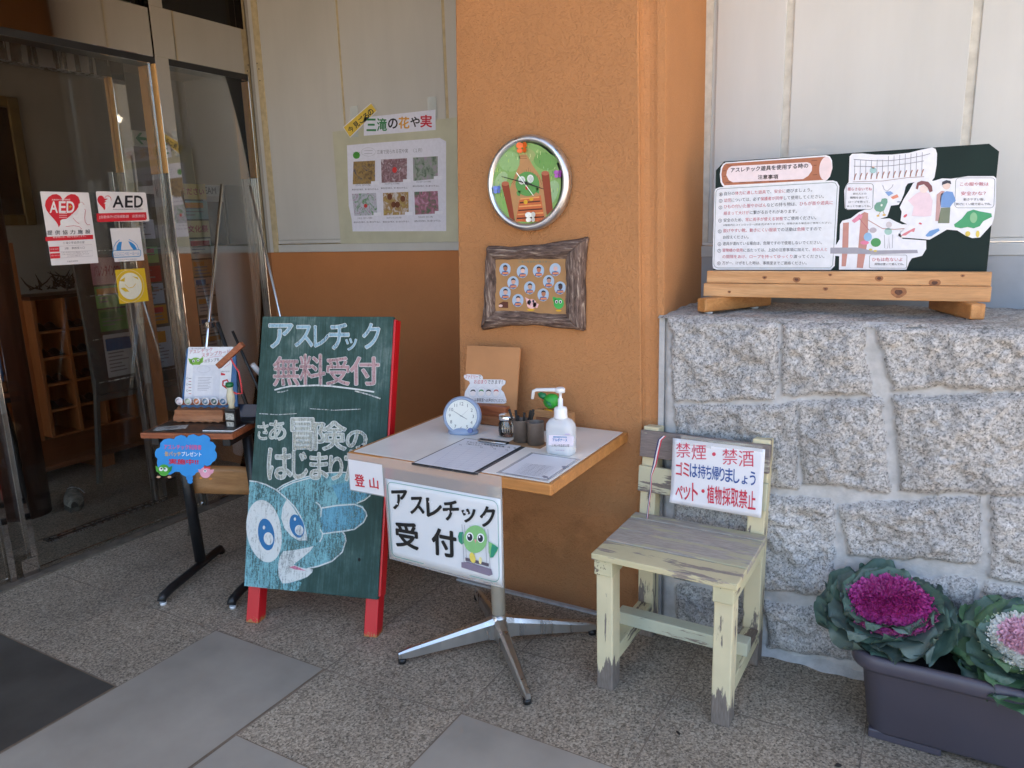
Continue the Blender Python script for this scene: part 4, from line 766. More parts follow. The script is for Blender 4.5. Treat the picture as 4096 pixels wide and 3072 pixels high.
  ('p','#dfe6df',7,[(269,138),(265,107),(255,78),(239,53),(218,32),(193,17),(165,8),(136,6),(108,11),(80,23),(56,41),(36,64),(22,91),(13,121),(10,152),(15,182),(25,211),(41,237),(62,257),(87,273),(115,281),(144,283),(172,278),(199,266),(223,248),(243,225),(258,198),(266,169)]),
  ('l','#444',8,.0009,[(-201,110),(-197,103),(-211,98),(-225,116),(-210,142),(-171,138),(-155,93),(-194,53),(-255,75),(-265,148),(-198,193),(-120,147),(-124,48),(-221,5)]),
  ('l','#444',8,.0009,[(140,145),(143,137),(130,132),(116,150),(131,176),(169,172),(185,127),(147,88),(87,109),(77,182),(143,226),(220,181),(216,82),(120,40)]),
  ('p','#c02828',7,[(36,-152),(34,-168),(30,-183),(24,-197),(15,-208),(5,-216),(-6,-221),(-17,-222),(-28,-220),(-39,-214),(-48,-205),(-56,-193),(-62,-179),(-65,-163),(-66,-147),(-64,-131),(-60,-116),(-54,-103),(-45,-92),(-35,-84),(-24,-79),(-13,-78),(-2,-80),(9,-86),(18,-95),(26,-107),(32,-121),(35,-136)]),
  ('p','#5d9a50',6,[(-430,-265),(-257,-225),(-291,-427),(-405,-388)]),
  ('p','#5d9a50',6,[(368,-159),(489,-213),(463,-379),(364,-326)]),
  ('p','#d8a828',7,[(11,-635),(9,-652),(2,-668),(-7,-682),(-20,-694),(-36,-703),(-53,-708),(-71,-709),(-88,-707),(-105,-700),(-120,-690),(-132,-677),(-141,-662),(-147,-646),(-148,-628),(-146,-611),(-139,-595),(-129,-580),(-116,-569),(-101,-560),(-84,-555),(-66,-554),(-48,-556),(-32,-563),(-17,-573),(-5,-586),(4,-601),(10,-617)]),
  ('p','#d8a828',7,[(240,-547),(238,-560),(232,-572),(222,-583),(209,-591),(194,-598),(177,-601),(160,-602),(142,-600),(125,-595),(111,-587),(98,-577),(89,-566),(84,-554),(82,-541),(84,-528),(91,-516),(100,-505),(113,-497),(128,-490),(145,-487),(163,-486),(180,-488),(197,-493),(212,-501),(224,-510),(233,-522),(238,-534)]),
 ],
 'collage': [
  ('p','#a8bcd2',2,[(-782,596),(-794,516),(-836,443),(-902,387),(-985,357),(-1073,358),(-1152,389),(-1212,445),(-1247,517),(-1254,595),(-1234,671),(-1191,736),(-1128,786),(-1053,815),(-972,819),(-893,796),(-828,747),(-784,678)]),
  ('p','#a86a4a',3,[(-906,627),(-916,585),(-942,551),(-979,532),(-1019,532),(-1054,550),(-1078,584),(-1086,626),(-1075,669),(-1049,703),(-1012,721),(-972,721),(-937,703),(-913,669)]),
  ('p','#20202c',4,[(-1097,647),(-1070,729),(-991,754),(-914,724),(-899,647),(-945,688),(-1041,688)]),
  ('p','#33548c',3,[(-1184,410),(-1132,513),(-999,534),(-880,504),(-859,422),(-1005,370)]),
  ('p','#d88a60',5,[(-1121,482),(-869,494),(-871,422),(-1124,410)]),
  ('p','#a8bcd2',2,[(-67,523),(-79,444),(-119,371),(-184,316),(-265,286),(-350,287),(-427,318),(-486,373),(-521,444),(-528,521),(-509,596),(-467,661),(-406,710),(-333,738),(-254,742),(-177,720),(-113,672),(-70,604)]),
  ('p','#e0b8a8',3,[(-188,553),(-198,511),(-224,478),(-259,459),(-298,459),(-333,477),(-356,510),(-364,552),(-354,594),(-328,628),(-293,646),(-254,646),(-219,628),(-196,595)]),
  ('p','#20202c',4,[(-375,572),(-349,654),(-272,679),(-197,649),(-182,573),(-227,613),(-321,613)]),
  ('p','#33548c',3,[(-458,338),(-408,440),(-279,461),(-163,432),(-142,351),(-283,299)]),
  ('p','#d88a60',5,[(-397,410),(-151,422),(-154,351),(-400,339)]),
  ('p','#a8bcd2',2,[(581,551),(570,473),(531,401),(468,346),(389,317),(306,318),(231,348),(173,403),(139,473),(131,549),(149,623),(190,687),(249,736),(320,764),(398,767),(472,745),(535,698),(577,631)]),
  ('p','#c07858',3,[(462,580),(453,539),(428,506),(394,488),(356,487),(322,506),(299,539),(291,580),(301,621),(325,654),(360,673),(398,673),(432,654),(455,622)]),
  ('p','#20202c',4,[(280,600),(305,680),(380,705),(453,675),(468,600),(424,640),(333,640)]),
  ('p','#33548c',3,[(200,369),(248,469),(375,490),(488,461),(509,381),(371,330)]),
  ('p','#d88a60',5,[(259,439),(499,451),(497,381),(257,369)]),
  ('p','#a8bcd2',2,[(1235,598),(1225,521),(1188,450),(1127,396),(1050,367),(969,368),(895,398),(838,452),(805,521),(797,596),(815,669),(854,733),(911,780),(980,808),(1056,812),(1129,790),(1190,743),(1232,676)]),
  ('p','#d8b0a8',3,[(1120,627),(1111,586),(1087,554),(1053,535),(1016,535),(983,553),(961,586),(953,627),(962,667),(986,700),(1020,718),(1057,718),(1090,700),(1112,668)]),
  ('p','#b8b8c4',4,[(942,646),(966,725),(1039,750),(1110,721),(1126,647),(1082,686),(993,686)]),
  ('p','#33548c',3,[(865,418),(912,518),(1035,538),(1145,509),(1166,430),(1032,380)]),
  ('p','#d88a60',5,[(922,488),(1156,499),(1155,430),(921,419)]),
  ('p','#a8bcd2',2,[(-465,124),(-477,43),(-519,-31),(-585,-87),(-667,-118),(-753,-118),(-832,-87),(-892,-32),(-927,40),(-934,118),(-914,194),(-871,260),(-810,311),(-735,340),(-654,345),(-577,323),(-511,275),(-468,206)]),
  ('p','#cfa08c',3,[(-588,153),(-599,111),(-624,77),(-661,57),(-701,57),(-736,75),(-759,109),(-767,151),(-757,194),(-731,228),(-694,247),(-655,247),(-619,229),(-596,195)]),
  ('p','#20202c',4,[(-778,172),(-751,254),(-673,280),(-597,250),(-582,174),(-628,214),(-723,213)]),
  ('p','#33548c',3,[(-864,-67),(-813,37),(-681,60),(-563,30),(-542,-51),(-686,-105)]),
  ('p','#d88a60',5,[(-802,7),(-551,20),(-553,-52),(-804,-66)]),
  ('p','#a8bcd2',2,[(212,-50),(201,-130),(161,-203),(97,-259),(17,-290),(-68,-290),(-145,-260),(-204,-206),(-238,-135),(-246,-57),(-227,18),(-185,84),(-125,134),(-52,163),(26,168),(102,146),(166,99),(209,31)]),
  ('p','#c09880',3,[(92,-22),(82,-64),(57,-97),(22,-117),(-17,-117),(-52,-99),(-75,-66),(-83,-24),(-73,18),(-48,52),(-12,71),(27,71),(61,53),(84,20)]),
  ('p','#20202c',4,[(-94,-4),(-68,78),(8,104),(83,75),(98,-1),(53,39),(-40,38)]),
  ('p','#33548c',3,[(-176,-240),(-127,-137),(2,-114),(117,-143),(138,-224),(-2,-277)]),
  ('p','#d88a60',5,[(-116,-167),(129,-153),(127,-224),(-118,-239)]),
  ('p','#a8bcd2',2,[(972,181),(962,102),(923,31),(862,-24),(784,-54),(702,-54),(627,-24),(569,30),(536,100),(528,176),(546,250),(586,314),(644,363),(714,391),(791,396),(865,374),(927,327),(969,260)]),
  ('p','#b88a78',3,[(855,209),(846,168),(822,135),(788,116),(750,116),(717,134),(694,166),(686,207),(695,249),(720,282),(754,301),(792,301),(825,283),(848,250)]),
  ('p','#20202c',4,[(675,227),(700,307),(773,333),(846,304),(861,229),(817,269),(727,268)]),
  ('p','#33548c',3,[(597,-4),(644,97),(769,118),(881,90),(902,10),(766,-42)]),
  ('p','#d88a60',5,[(655,67),(892,80),(891,10),(653,-3)]),
  ('p','#a8bcd2',2,[(1413,-37),(1402,-115),(1365,-186),(1304,-241),(1228,-271),(1147,-271),(1073,-242),(1016,-189),(983,-119),(975,-44),(992,30),(1032,94),(1088,143),(1158,172),(1233,176),(1306,155),(1367,109),(1409,42)]),
  ('p','#4a3028',3,[(1297,-9),(1288,-50),(1265,-83),(1231,-102),(1194,-102),(1161,-85),(1138,-52),(1131,-11),(1140,30),(1163,63),(1197,82),(1234,82),(1267,64),(1290,32)]),
  ('p','#20202c',4,[(1120,8),(1144,88),(1216,114),(1288,85),(1303,11),(1259,50),(1171,49)]),
  ('p','#33548c',3,[(1043,-222),(1090,-121),(1212,-100),(1323,-127),(1344,-207),(1210,-259)]),
  ('p','#d88a60',5,[(1100,-151),(1334,-137),(1333,-207),(1099,-221)]),
  ('p','#a8bcd2',2,[(-805,-262),(-817,-344),(-859,-419),(-927,-476),(-1010,-508),(-1098,-508),(-1178,-478),(-1239,-423),(-1274,-350),(-1281,-271),(-1261,-194),(-1217,-127),(-1154,-75),(-1078,-45),(-996,-40),(-917,-62),(-851,-110),(-807,-179)]),
  ('p','#d0a898',3,[(-930,-233),(-940,-276),(-967,-311),(-1004,-331),(-1044,-332),(-1080,-313),(-1104,-279),(-1111,-237),(-1100,-193),(-1074,-159),(-1037,-139),(-997,-138),(-961,-157),(-937,-191)]),
  ('p','#20202c',4,[(-1122,-216),(-1095,-132),(-1016,-105),(-938,-135),(-923,-212),(-970,-172),(-1066,-173)]),
  ('p','#33548c',3,[(-1210,-458),(-1158,-352),(-1024,-328),(-904,-357),(-883,-440),(-1030,-495)]),
  ('p','#d88a60',5,[(-1147,-383),(-892,-367),(-895,-440),(-1149,-456)]),
  ('p','#a8bcd2',2,[(-284,-514),(-296,-595),(-337,-670),(-403,-728),(-485,-760),(-572,-760),(-650,-731),(-710,-676),(-745,-604),(-752,-525),(-733,-448),(-690,-381),(-628,-330),(-554,-300),(-473,-294),(-396,-315),(-330,-363),(-287,-432)]),
  ('p','#d8b0a0',3,[(-407,-486),(-417,-529),(-443,-564),(-479,-583),(-519,-584),(-554,-566),(-578,-533),(-585,-490),(-575,-447),(-549,-413),(-513,-393),(-473,-392),(-438,-410),(-415,-444)]),
  ('p','#20202c',4,[(-597,-470),(-570,-386),(-492,-359),(-416,-388),(-401,-465),(-447,-425),(-542,-427)]),
  ('p','#33548c',3,[(-682,-710),(-631,-605),(-499,-581),(-381,-609),(-360,-691),(-504,-747)]),
  ('p','#d88a60',5,[(-620,-636),(-370,-619),(-372,-692),(-622,-709)]),
  ('p','#a8bcd2',2,[(749,-293),(738,-372),(699,-445),(637,-502),(558,-532),(475,-533),(399,-503),(341,-449),(307,-379),(299,-302),(318,-227),(358,-162),(417,-112),(488,-82),(566,-77),(640,-98),(703,-145),(746,-213)]),
  ('p','#b87858',3,[(631,-265),(621,-307),(597,-341),(562,-360),(524,-361),(490,-343),(467,-310),(459,-268),(469,-227),(494,-193),(528,-174),(566,-173),(600,-191),(623,-224)]),
  ('p','#20202c',4,[(449,-248),(473,-167),(548,-141),(621,-170),(637,-245),(592,-205),(501,-207)]),
  ('p','#33548c',3,[(368,-483),(417,-381),(543,-358),(656,-386),(677,-466),(539,-520)]),
  ('p','#d88a60',5,[(428,-411),(668,-396),(666,-466),(426,-482)]),
  ('t',[('三滝少年自然の家スタッフ','#4a7a70')],2,[(-458,906),(942,903),(940,824),(-461,825)],0),
  ('p','#5a2a1c',2,[(-1322,-670),(-1136,-581),(-924,-592),(-932,-816),(-1327,-812)]),
  ('p','#e8c8c0',3,[(-1160,-739),(-1162,-750),(-1169,-760),(-1180,-769),(-1193,-777),(-1210,-783),(-1228,-787),(-1247,-789),(-1266,-788),(-1284,-785),(-1300,-780),(-1313,-773),(-1323,-764),(-1329,-754),(-1331,-744),(-1328,-733),(-1322,-723),(-1311,-714),(-1297,-706),(-1281,-700),(-1263,-696),(-1244,-694),(-1225,-695),(-1207,-698),(-1191,-703),(-1177,-710),(-1168,-719),(-1162,-729)]),
  ('p','#e8b8b8',2,[(249,-639),(243,-678),(228,-715),(204,-749),(172,-777),(134,-799),(91,-813),(47,-819),(3,-816),(-39,-804),(-76,-784),(-106,-758),(-129,-725),(-143,-688),(-147,-650),(-141,-611),(-125,-573),(-100,-539),(-68,-511),(-30,-489),(12,-476),(57,-470),(100,-474),(142,-485),(179,-505),(209,-532),(232,-564),(245,-601)]),
  ('p','#e8b8b8',2,[(-204,-404),(-2,-492),(-8,-697),(-152,-624)]),
  ('p','#e8b8b8',2,[(112,-566),(342,-637),(280,-781),(107,-745)]),
  ('p','#1c2638',3,[(42,-573),(41,-584),(37,-595),(31,-605),(24,-613),(15,-620),(5,-624),(-6,-625),(-16,-624),(-26,-621),(-35,-615),(-42,-607),(-47,-597),(-50,-587),(-51,-575),(-50,-564),(-46,-553),(-40,-543),(-33,-535),(-23,-528),(-14,-524),(-3,-523),(7,-524),(17,-527),(26,-533),(33,-541),(38,-551),(41,-562)]),
  ('p','#1c2638',3,[(171,-539),(169,-550),(166,-561),(160,-571),(152,-579),(143,-586),(133,-590),(123,-591),(113,-590),(103,-587),(94,-581),(87,-573),(82,-563),(79,-553),(78,-541),(79,-530),(83,-519),(89,-509),(96,-501),(105,-495),(115,-491),(126,-489),(136,-490),(146,-494),(154,-500),(162,-507),(167,-517),(170,-528)]),
  ('p','#d8a828',3,[(169,-846),(165,-855),(153,-864),(135,-873),(111,-880),(82,-886),(50,-890),(16,-892),(-18,-892),(-50,-890),(-79,-886),(-103,-880),(-121,-873),(-132,-864),(-135,-855),(-131,-846),(-120,-837),(-101,-829),(-77,-821),(-48,-816),(-16,-812),(18,-810),(52,-810),(84,-812),(113,-816),(136,-822),(154,-829),(165,-837)]),
  ('p','#3fae50',2,[(1338,-586),(1332,-630),(1316,-673),(1292,-712),(1260,-744),(1221,-769),(1178,-786),(1133,-792),(1089,-788),(1046,-775),(1008,-752),(977,-721),(953,-683),(939,-641),(935,-596),(941,-551),(957,-508),(982,-469),(1014,-437),(1053,-412),(1096,-396),(1141,-390),(1185,-394),(1227,-408),(1265,-431),(1296,-462),(1319,-499),(1333,-541)]),
  ('p','#3fae50',2,[(900,-360),(1057,-392),(1053,-618),(914,-521)]),
  ('p','#e8e8e8',3,[(1110,-536),(1108,-550),(1104,-563),(1097,-574),(1088,-584),(1077,-591),(1065,-596),(1053,-598),(1040,-597),(1029,-593),(1018,-586),(1009,-576),(1003,-565),(999,-552),(998,-539),(1000,-526),(1004,-513),(1011,-501),(1020,-491),(1031,-484),(1043,-479),(1055,-477),(1068,-479),(1079,-483),(1090,-490),(1099,-499),(1105,-510),(1109,-523)]),
  ('p','#e8e8e8',3,[(1261,-533),(1259,-546),(1255,-559),(1248,-570),(1239,-580),(1228,-587),(1216,-592),(1204,-594),(1192,-593),(1180,-589),(1169,-582),(1161,-573),(1154,-561),(1150,-549),(1149,-535),(1151,-522),(1155,-509),(1162,-497),(1171,-488),(1182,-480),(1194,-476),(1206,-474),(1218,-475),(1230,-479),(1241,-486),(1249,-495),(1256,-507),(1260,-519)]),
  ('p','#1c2638',4,[(1093,-542),(1092,-551),(1090,-559),(1085,-567),(1080,-573),(1073,-578),(1066,-582),(1059,-583),(1051,-582),(1044,-579),(1038,-574),(1033,-568),(1029,-561),(1027,-552),(1026,-543),(1027,-534),(1030,-526),(1034,-518),(1039,-512),(1046,-507),(1053,-504),(1060,-502),(1068,-503),(1075,-506),(1081,-511),(1086,-517),(1090,-524),(1093,-533)]),
  ('p','#1c2638',4,[(1238,-538),(1237,-547),(1235,-556),(1231,-563),(1225,-570),(1219,-575),(1212,-578),(1204,-579),(1197,-578),(1190,-575),(1184,-571),(1178,-565),(1174,-557),(1172,-549),(1171,-540),(1172,-531),(1175,-522),(1179,-515),(1185,-508),(1191,-503),(1198,-500),(1206,-499),(1213,-500),(1220,-502),(1226,-507),(1232,-513),(1235,-521),(1238,-529)]),
  ('p','#d8a828',3,[(1244,-844),(1241,-852),(1233,-860),(1220,-867),(1202,-873),(1181,-878),(1157,-881),(1132,-883),(1107,-883),(1083,-881),(1062,-877),(1044,-872),(1031,-866),(1023,-859),(1020,-851),(1023,-843),(1032,-835),(1045,-828),(1063,-822),(1084,-817),(1108,-814),(1133,-812),(1158,-812),(1182,-814),(1203,-818),(1220,-823),(1234,-829),(1242,-836)]),
 ],
 'cloud': [
  ('outline','',0,[(-1318,1280),(-1237,1419),(-1084,1490),(-1035,1674),(-873,1813),(-653,1861),(-444,1832),(-360,1933),(-139,2004),(20,1960),(106,1894),(189,1994),(383,2042),(560,1967),(630,1968),(801,2029),(981,1972),(1060,1861),(1026,1770),(1160,1727),(1258,1570),(1192,1411),(1260,1276),(1241,1117),(1141,978),(1041,931),(957,815),(787,766),(698,810),(634,671),(475,530),(330,504),(221,387),(45,314),(-122,310),(-301,399),(-381,513),(-572,509),(-779,389),(-972,385),(-1100,499),(-1190,543),(-1285,727),(-1289,866),(-1243,1028),(-1326,1119)]),
  ('p','#2a86d0',1,[(158,270),(151,243),(138,217),(118,194),(93,174),(64,159),(32,149),(0,146),(-31,148),(-61,156),(-86,170),(-106,189),(-120,211),(-128,237),(-128,264),(-121,291),(-107,316),(-87,340),(-62,359),(-33,374),(-1,384),(31,387),(62,385),(91,377),(117,363),(137,344),(151,322),(158,296)]),
  ('p','#2a86d0',2,[(136,130),(130,109),(119,89),(104,72),(84,56),(60,45),(35,37),(10,34),(-16,36),(-39,43),(-59,53),(-76,68),(-87,85),(-93,104),(-93,125),(-88,146),(-77,166),(-61,184),(-41,199),(-17,210),(8,218),(33,221),(59,219),(82,213),(102,202),(118,188),(130,170),(136,151)]),
  ('t',[('アスレチック利用者','#d85a90')],3,[(-875,1626),(681,1625),(657,1425),(-902,1424)],.02),
  ('t',[('缶バッチ','#e0b050'),('プレゼント','#e8eef4')],3,[(-880,1342),(647,1343),(623,1152),(-906,1149)],.02),
  ('t',[('実施中!!','#c82440')],3,[(-749,1041),(482,1040),(456,829),(-778,829)],.03),
  ('p','#4fa43a',3,[(-778,575),(-792,521),(-817,469),(-853,423),(-898,384),(-949,354),(-1004,335),(-1061,328),(-1116,332),(-1166,349),(-1210,377),(-1244,415),(-1268,460),(-1279,511),(-1278,565),(-1265,619),(-1239,670),(-1203,717),(-1158,756),(-1107,785),(-1052,804),(-995,811),(-941,806),(-890,789),(-847,761),(-813,724),(-789,679),(-777,628)]),
  ('p','#4fa43a',3,[(-1363,749),(-1220,673),(-1251,449),(-1362,517)]),
  ('p','#2f8a40',3,[(-812,680),(-644,762),(-710,553),(-828,458)]),
  ('p','#e8ece8',4,[(-1055,616),(-1060,597),(-1069,579),(-1081,563),(-1097,549),(-1115,539),(-1134,533),(-1153,530),(-1172,532),(-1190,538),(-1205,547),(-1217,560),(-1225,576),(-1229,594),(-1229,612),(-1224,631),(-1215,649),(-1202,665),(-1187,678),(-1169,689),(-1150,695),(-1130,698),(-1111,696),(-1094,690),(-1079,680),(-1067,667),(-1059,652),(-1055,634)]),
  ('p','#e8ece8',4,[(-865,605),(-870,587),(-879,569),(-891,553),(-907,539),(-924,529),(-943,522),(-963,520),(-982,522),(-999,528),(-1014,537),(-1026,550),(-1034,566),(-1038,583),(-1038,602),(-1033,621),(-1025,638),(-1012,654),(-997,668),(-979,678),(-960,685),(-940,687),(-921,686),(-904,680),(-889,670),(-877,657),(-869,641),(-865,624)]),
  ('p','#1c2638',5,[(-1081,638),(-1083,630),(-1087,622),(-1093,615),(-1099,609),(-1107,604),(-1116,601),(-1125,600),(-1133,601),(-1141,604),(-1147,608),(-1153,614),(-1156,621),(-1158,628),(-1158,637),(-1156,645),(-1152,653),(-1146,660),(-1139,666),(-1132,671),(-1123,674),(-1114,675),(-1106,674),(-1098,671),(-1092,667),(-1086,661),(-1083,654),(-1081,646)]),
  ('p','#1c2638',5,[(-938,632),(-940,623),(-944,616),(-950,608),(-957,602),(-964,598),(-973,595),(-982,594),(-990,595),(-998,597),(-1004,601),(-1010,607),(-1013,614),(-1015,622),(-1015,630),(-1013,639),(-1009,646),(-1003,654),(-997,660),(-989,664),(-980,667),(-972,668),(-963,667),(-955,665),(-949,660),(-943,655),(-940,648),(-938,640)]),
  ('p','#c8a080',3,[(-1211,287),(-1214,277),(-1222,267),(-1234,258),(-1248,250),(-1266,244),(-1285,240),(-1304,239),(-1323,239),(-1341,242),(-1357,248),(-1370,255),(-1379,263),(-1384,273),(-1385,283),(-1381,294),(-1373,304),(-1362,313),(-1347,321),(-1330,327),(-1311,330),(-1291,332),(-1272,331),(-1254,328),(-1238,323),(-1226,316),(-1217,307),(-1211,297)]),
  ('p','#c8a080',3,[(-744,297),(-747,287),(-755,277),(-767,267),(-781,260),(-798,254),(-817,250),(-837,248),(-856,249),(-874,252),(-889,258),(-902,265),(-911,273),(-916,283),(-917,293),(-913,304),(-906,314),(-894,323),(-879,330),(-862,336),(-843,340),(-824,342),(-805,341),(-787,338),(-772,333),(-759,326),(-750,317),(-745,307)]),
  ('p','#e4a0b4',3,[(954,517),(942,465),(919,416),(885,372),(843,335),(795,306),(743,288),(690,281),(638,286),(590,302),(548,328),(515,364),(493,407),(481,456),(482,507),(494,559),(518,608),(551,652),(593,689),(641,718),(693,735),(746,742),(798,737),(846,721),(887,695),(920,659),(943,616),(954,568)]),
  ('p','#e4a0b4',3,[(418,644),(557,624),(537,462),(449,507)]),
  ('p','#e4a0b4',3,[(909,608),(1093,657),(1027,495),(896,424)]),
  ('p','#e8ece8',4,[(773,573),(769,560),(763,547),(754,535),(742,526),(729,518),(714,513),(699,512),(685,513),(671,517),(660,524),(650,533),(644,544),(640,557),(640,570),(644,584),(650,596),(659,608),(671,618),(685,625),(699,630),(714,631),(728,630),(742,626),(754,619),(763,610),(769,599),(773,586)]),
  ('p','#1c2638',5,[(736,581),(734,574),(732,567),(727,561),(722,556),(716,552),(710,549),(704,549),(698,549),(692,551),(687,555),(683,560),(680,566),(679,573),(679,580),(681,587),(684,594),(688,600),(693,606),(699,610),(705,612),(712,613),(718,612),(724,610),(728,606),(732,601),(735,595),(736,589)]),
  ('p','#d83a40',4,[(686,787),(820,730),(952,769),(924,654),(800,684),(681,672)]),
  ('p','#d88a30',3,[(557,278),(555,272),(549,266),(541,260),(530,256),(517,252),(502,250),(487,249),(473,249),(459,251),(447,254),(437,258),(430,263),(425,269),(424,275),(427,282),(433,288),(441,293),(452,298),(465,301),(479,304),(494,305),(509,304),(523,302),(535,299),(545,295),(552,290),(556,284)]),
  ('p','#d88a30',3,[(955,254),(953,248),(947,242),(939,237),(928,232),(915,229),(901,226),(886,225),(871,226),(858,227),(845,230),(835,234),(828,240),(824,245),(823,251),(826,258),(831,264),(840,269),(851,274),(864,277),(878,280),(893,281),(907,280),(921,279),(933,275),(943,271),(950,266),(954,260)]),
 ],
 'card': [
  ('p','#e4e6ea',1,[(-678,2554),(1260,2557),(833,231),(-1188,219)]),
  ('t',[('三滝少年自然の家','#3a3a4a')],2,[(-652,2530),(73,2536),(62,2453),(-662,2447)],.004),
  ('t',[('アスレチック','#b84a5a')],2,[(-656,2419),(366,2534),(347,2377),(-676,2261)],.006),
  ('t',[('スタンプカード','#b84a5a')],2,[(-129,2296),(1113,2457),(1094,2291),(-149,2129)],.006),
  ('t',[('スタンプを','#33333f')],2,[(-37,2040),(610,2117),(594,1978),(-54,1900)],.004),
  ('p','#78b040',2,[(-192,1947),(-202,1908),(-225,1870),(-257,1837),(-298,1809),(-346,1788),(-398,1775),(-451,1770),(-503,1775),(-552,1788),(-594,1809),(-629,1838),(-653,1871),(-665,1909),(-666,1948),(-655,1988),(-633,2025),(-600,2059),(-559,2087),(-512,2108),(-460,2121),(-407,2125),(-354,2120),(-306,2107),(-264,2086),(-230,2058),(-206,2024),(-193,1987)]),
  ('p','#78b040',2,[(-748,2089),(-555,2042),(-582,1831),(-700,1878)]),
  ('p','#78b040',2,[(-284,2041),(-72,2157),(-125,1924),(-282,1854)]),
  ('p','#e8e8e8',3,[(-464,1981),(-467,1968),(-473,1956),(-482,1946),(-492,1937),(-504,1930),(-517,1926),(-531,1925),(-544,1926),(-556,1930),(-566,1937),(-574,1946),(-580,1957),(-583,1969),(-583,1981),(-580,1993),(-574,2005),(-566,2016),(-555,2025),(-543,2031),(-530,2035),(-516,2037),(-503,2035),(-491,2031),(-481,2025),(-473,2016),(-467,2005),(-464,1993)]),
  ('p','#e8e8e8',3,[(-263,2008),(-266,1996),(-272,1984),(-280,1973),(-291,1964),(-303,1958),(-316,1954),(-329,1952),(-342,1954),(-354,1958),(-365,1965),(-373,1974),(-379,1984),(-382,1996),(-382,2008),(-379,2021),(-373,2033),(-364,2043),(-354,2052),(-342,2059),(-329,2063),(-315,2064),(-302,2063),(-290,2059),(-280,2052),(-272,2043),(-266,2032),(-263,2021)]),
  ('p','#20242c',4,[(-490,1971),(-492,1964),(-495,1957),(-499,1951),(-504,1946),(-511,1942),(-517,1940),(-524,1939),(-530,1940),(-536,1942),(-542,1946),(-546,1951),(-548,1957),(-550,1964),(-549,1972),(-548,1979),(-545,1986),(-540,1992),(-535,1997),(-529,2001),(-522,2003),(-516,2004),(-509,2003),(-503,2001),(-498,1997),(-494,1992),(-491,1986),(-490,1979)]),
  ('p','#20242c',4,[(-299,1999),(-300,1992),(-303,1985),(-308,1979),(-313,1973),(-319,1970),(-326,1967),(-332,1966),(-339,1967),(-345,1970),(-350,1974),(-354,1979),(-357,1985),(-358,1992),(-358,1999),(-356,2006),(-353,2013),(-349,2019),(-344,2025),(-338,2028),(-331,2031),(-324,2032),(-318,2031),(-312,2028),(-307,2024),(-303,2019),(-300,2013),(-299,2006)]),
  ('l','#c87a9a',2,.0014,[(-178,1901),(244,2132),(692,2191),(1067,2060),(1019,1852),(783,1713)]),
  ('p','#d6d9e2',3,[(-558,1822),(649,1820),(418,490),(-803,484)]),
  ('p','#dfe1e8',4,[(-516,1371),(276,1372),(126,536),(-686,533)]),
  ('l','#a8a8b4',4,.0008,[(160,1639),(146,1602),(113,1568),(64,1539),(2,1517),(-68,1503),(-143,1498),(-217,1503),(-285,1517),(-341,1540),(-383,1569),(-408,1603),(-413,1639),(-399,1675),(-366,1709),(-316,1738),(-254,1761),(-183,1774),(-109,1779),(-35,1774),(32,1760),(88,1738),(130,1709),(155,1675),(160,1639)]),
  ('l','#7a7a88',5,.0012,[(-400,1305),(193,1296)]),
  ('l','#7a7a88',5,.0012,[(-413,1240),(116,1231)]),
  ('l','#7a7a88',5,.0012,[(-426,1173),(39,1165)]),
  ('l','#7a7a88',5,.0012,[(-440,1107),(139,1099)]),
  ('l','#7a7a88',5,.0012,[(-453,1041),(62,1033)]),
  ('l','#7a7a88',5,.0012,[(-466,975),(-15,966)]),
  ('l','#7a7a88',5,.0012,[(-479,909),(86,901)]),
  ('l','#7a7a88',5,.0012,[(-493,842),(8,834)]),
  ('l','#7a7a88',5,.0012,[(-506,776),(-69,768)]),
  ('l','#33333f',3,.0009,[(-848,1267),(-856,1246),(-872,1231),(-893,1225),(-912,1231),(-925,1246),(-928,1267),(-920,1289),(-903,1304),(-882,1310),(-863,1304),(-850,1289),(-848,1267)]),
  ('l','#33333f',3,.0009,[(-881,1007),(-889,986),(-906,970),(-927,964),(-946,970),(-958,986),(-961,1007),(-953,1028),(-936,1044),(-916,1050),(-896,1044),(-884,1028),(-881,1007)]),
  ('l','#33333f',3,.0009,[(-915,746),(-923,724),(-939,709),(-960,703),(-979,709),(-992,724),(-995,746),(-987,767),(-970,783),(-949,789),(-930,783),(-917,767),(-915,746)]),
  ('l','#44444f',3,.0022,[(-829,1258),(-714,1258)]),
  ('l','#b84a5a',3,.0022,[(-845,1130),(-731,1131)]),
  ('l','#44444f',3,.0022,[(-862,1002),(-747,1003)]),
  ('l','#b84a5a',3,.0022,[(-878,874),(-763,875)]),
  ('l','#44444f',3,.0022,[(-894,746),(-779,746)]),
  ('l','#b84a5a',3,.0022,[(-911,617),(-796,618)]),
  ('p','#c82438',3,[(611,1503),(801,1447),(770,1386),(598,1386)]),
  ('t',[('お取りください','#33333f')],3,[(619,1568),(1012,1577),(1006,1521),(612,1512)],.004),
 ],
 'poster': [
  ('p','tapew',2,[(-2386,6896),(-1864,6891),(-1965,5375),(-2489,5417)]),
  ('p','tapew',2,[(2498,6842),(3003,6825),(2980,5876),(2463,5924)]),
  ('p','#dcdce8',1,[(-2780,5031),(-1932,5025),(3096,4932),(3451,4742),(3225,524),(-2811,635),(-2819,1268),(-2955,1982),(-2877,3481)]),
  ('p','#d8b848',3,[(-2932,5938),(-987,6926),(-667,6521),(-2530,5401)]),
  ('l','#e0e0e4',4,.004,[(-2932,5938),(-987,6926),(-667,6521),(-2530,5401),(-2932,5938)]),
  ('c','今','#1c2028',5,[(-2689,5850),(-2386,5991),(-2164,5747),(-2466,5605)],.02),
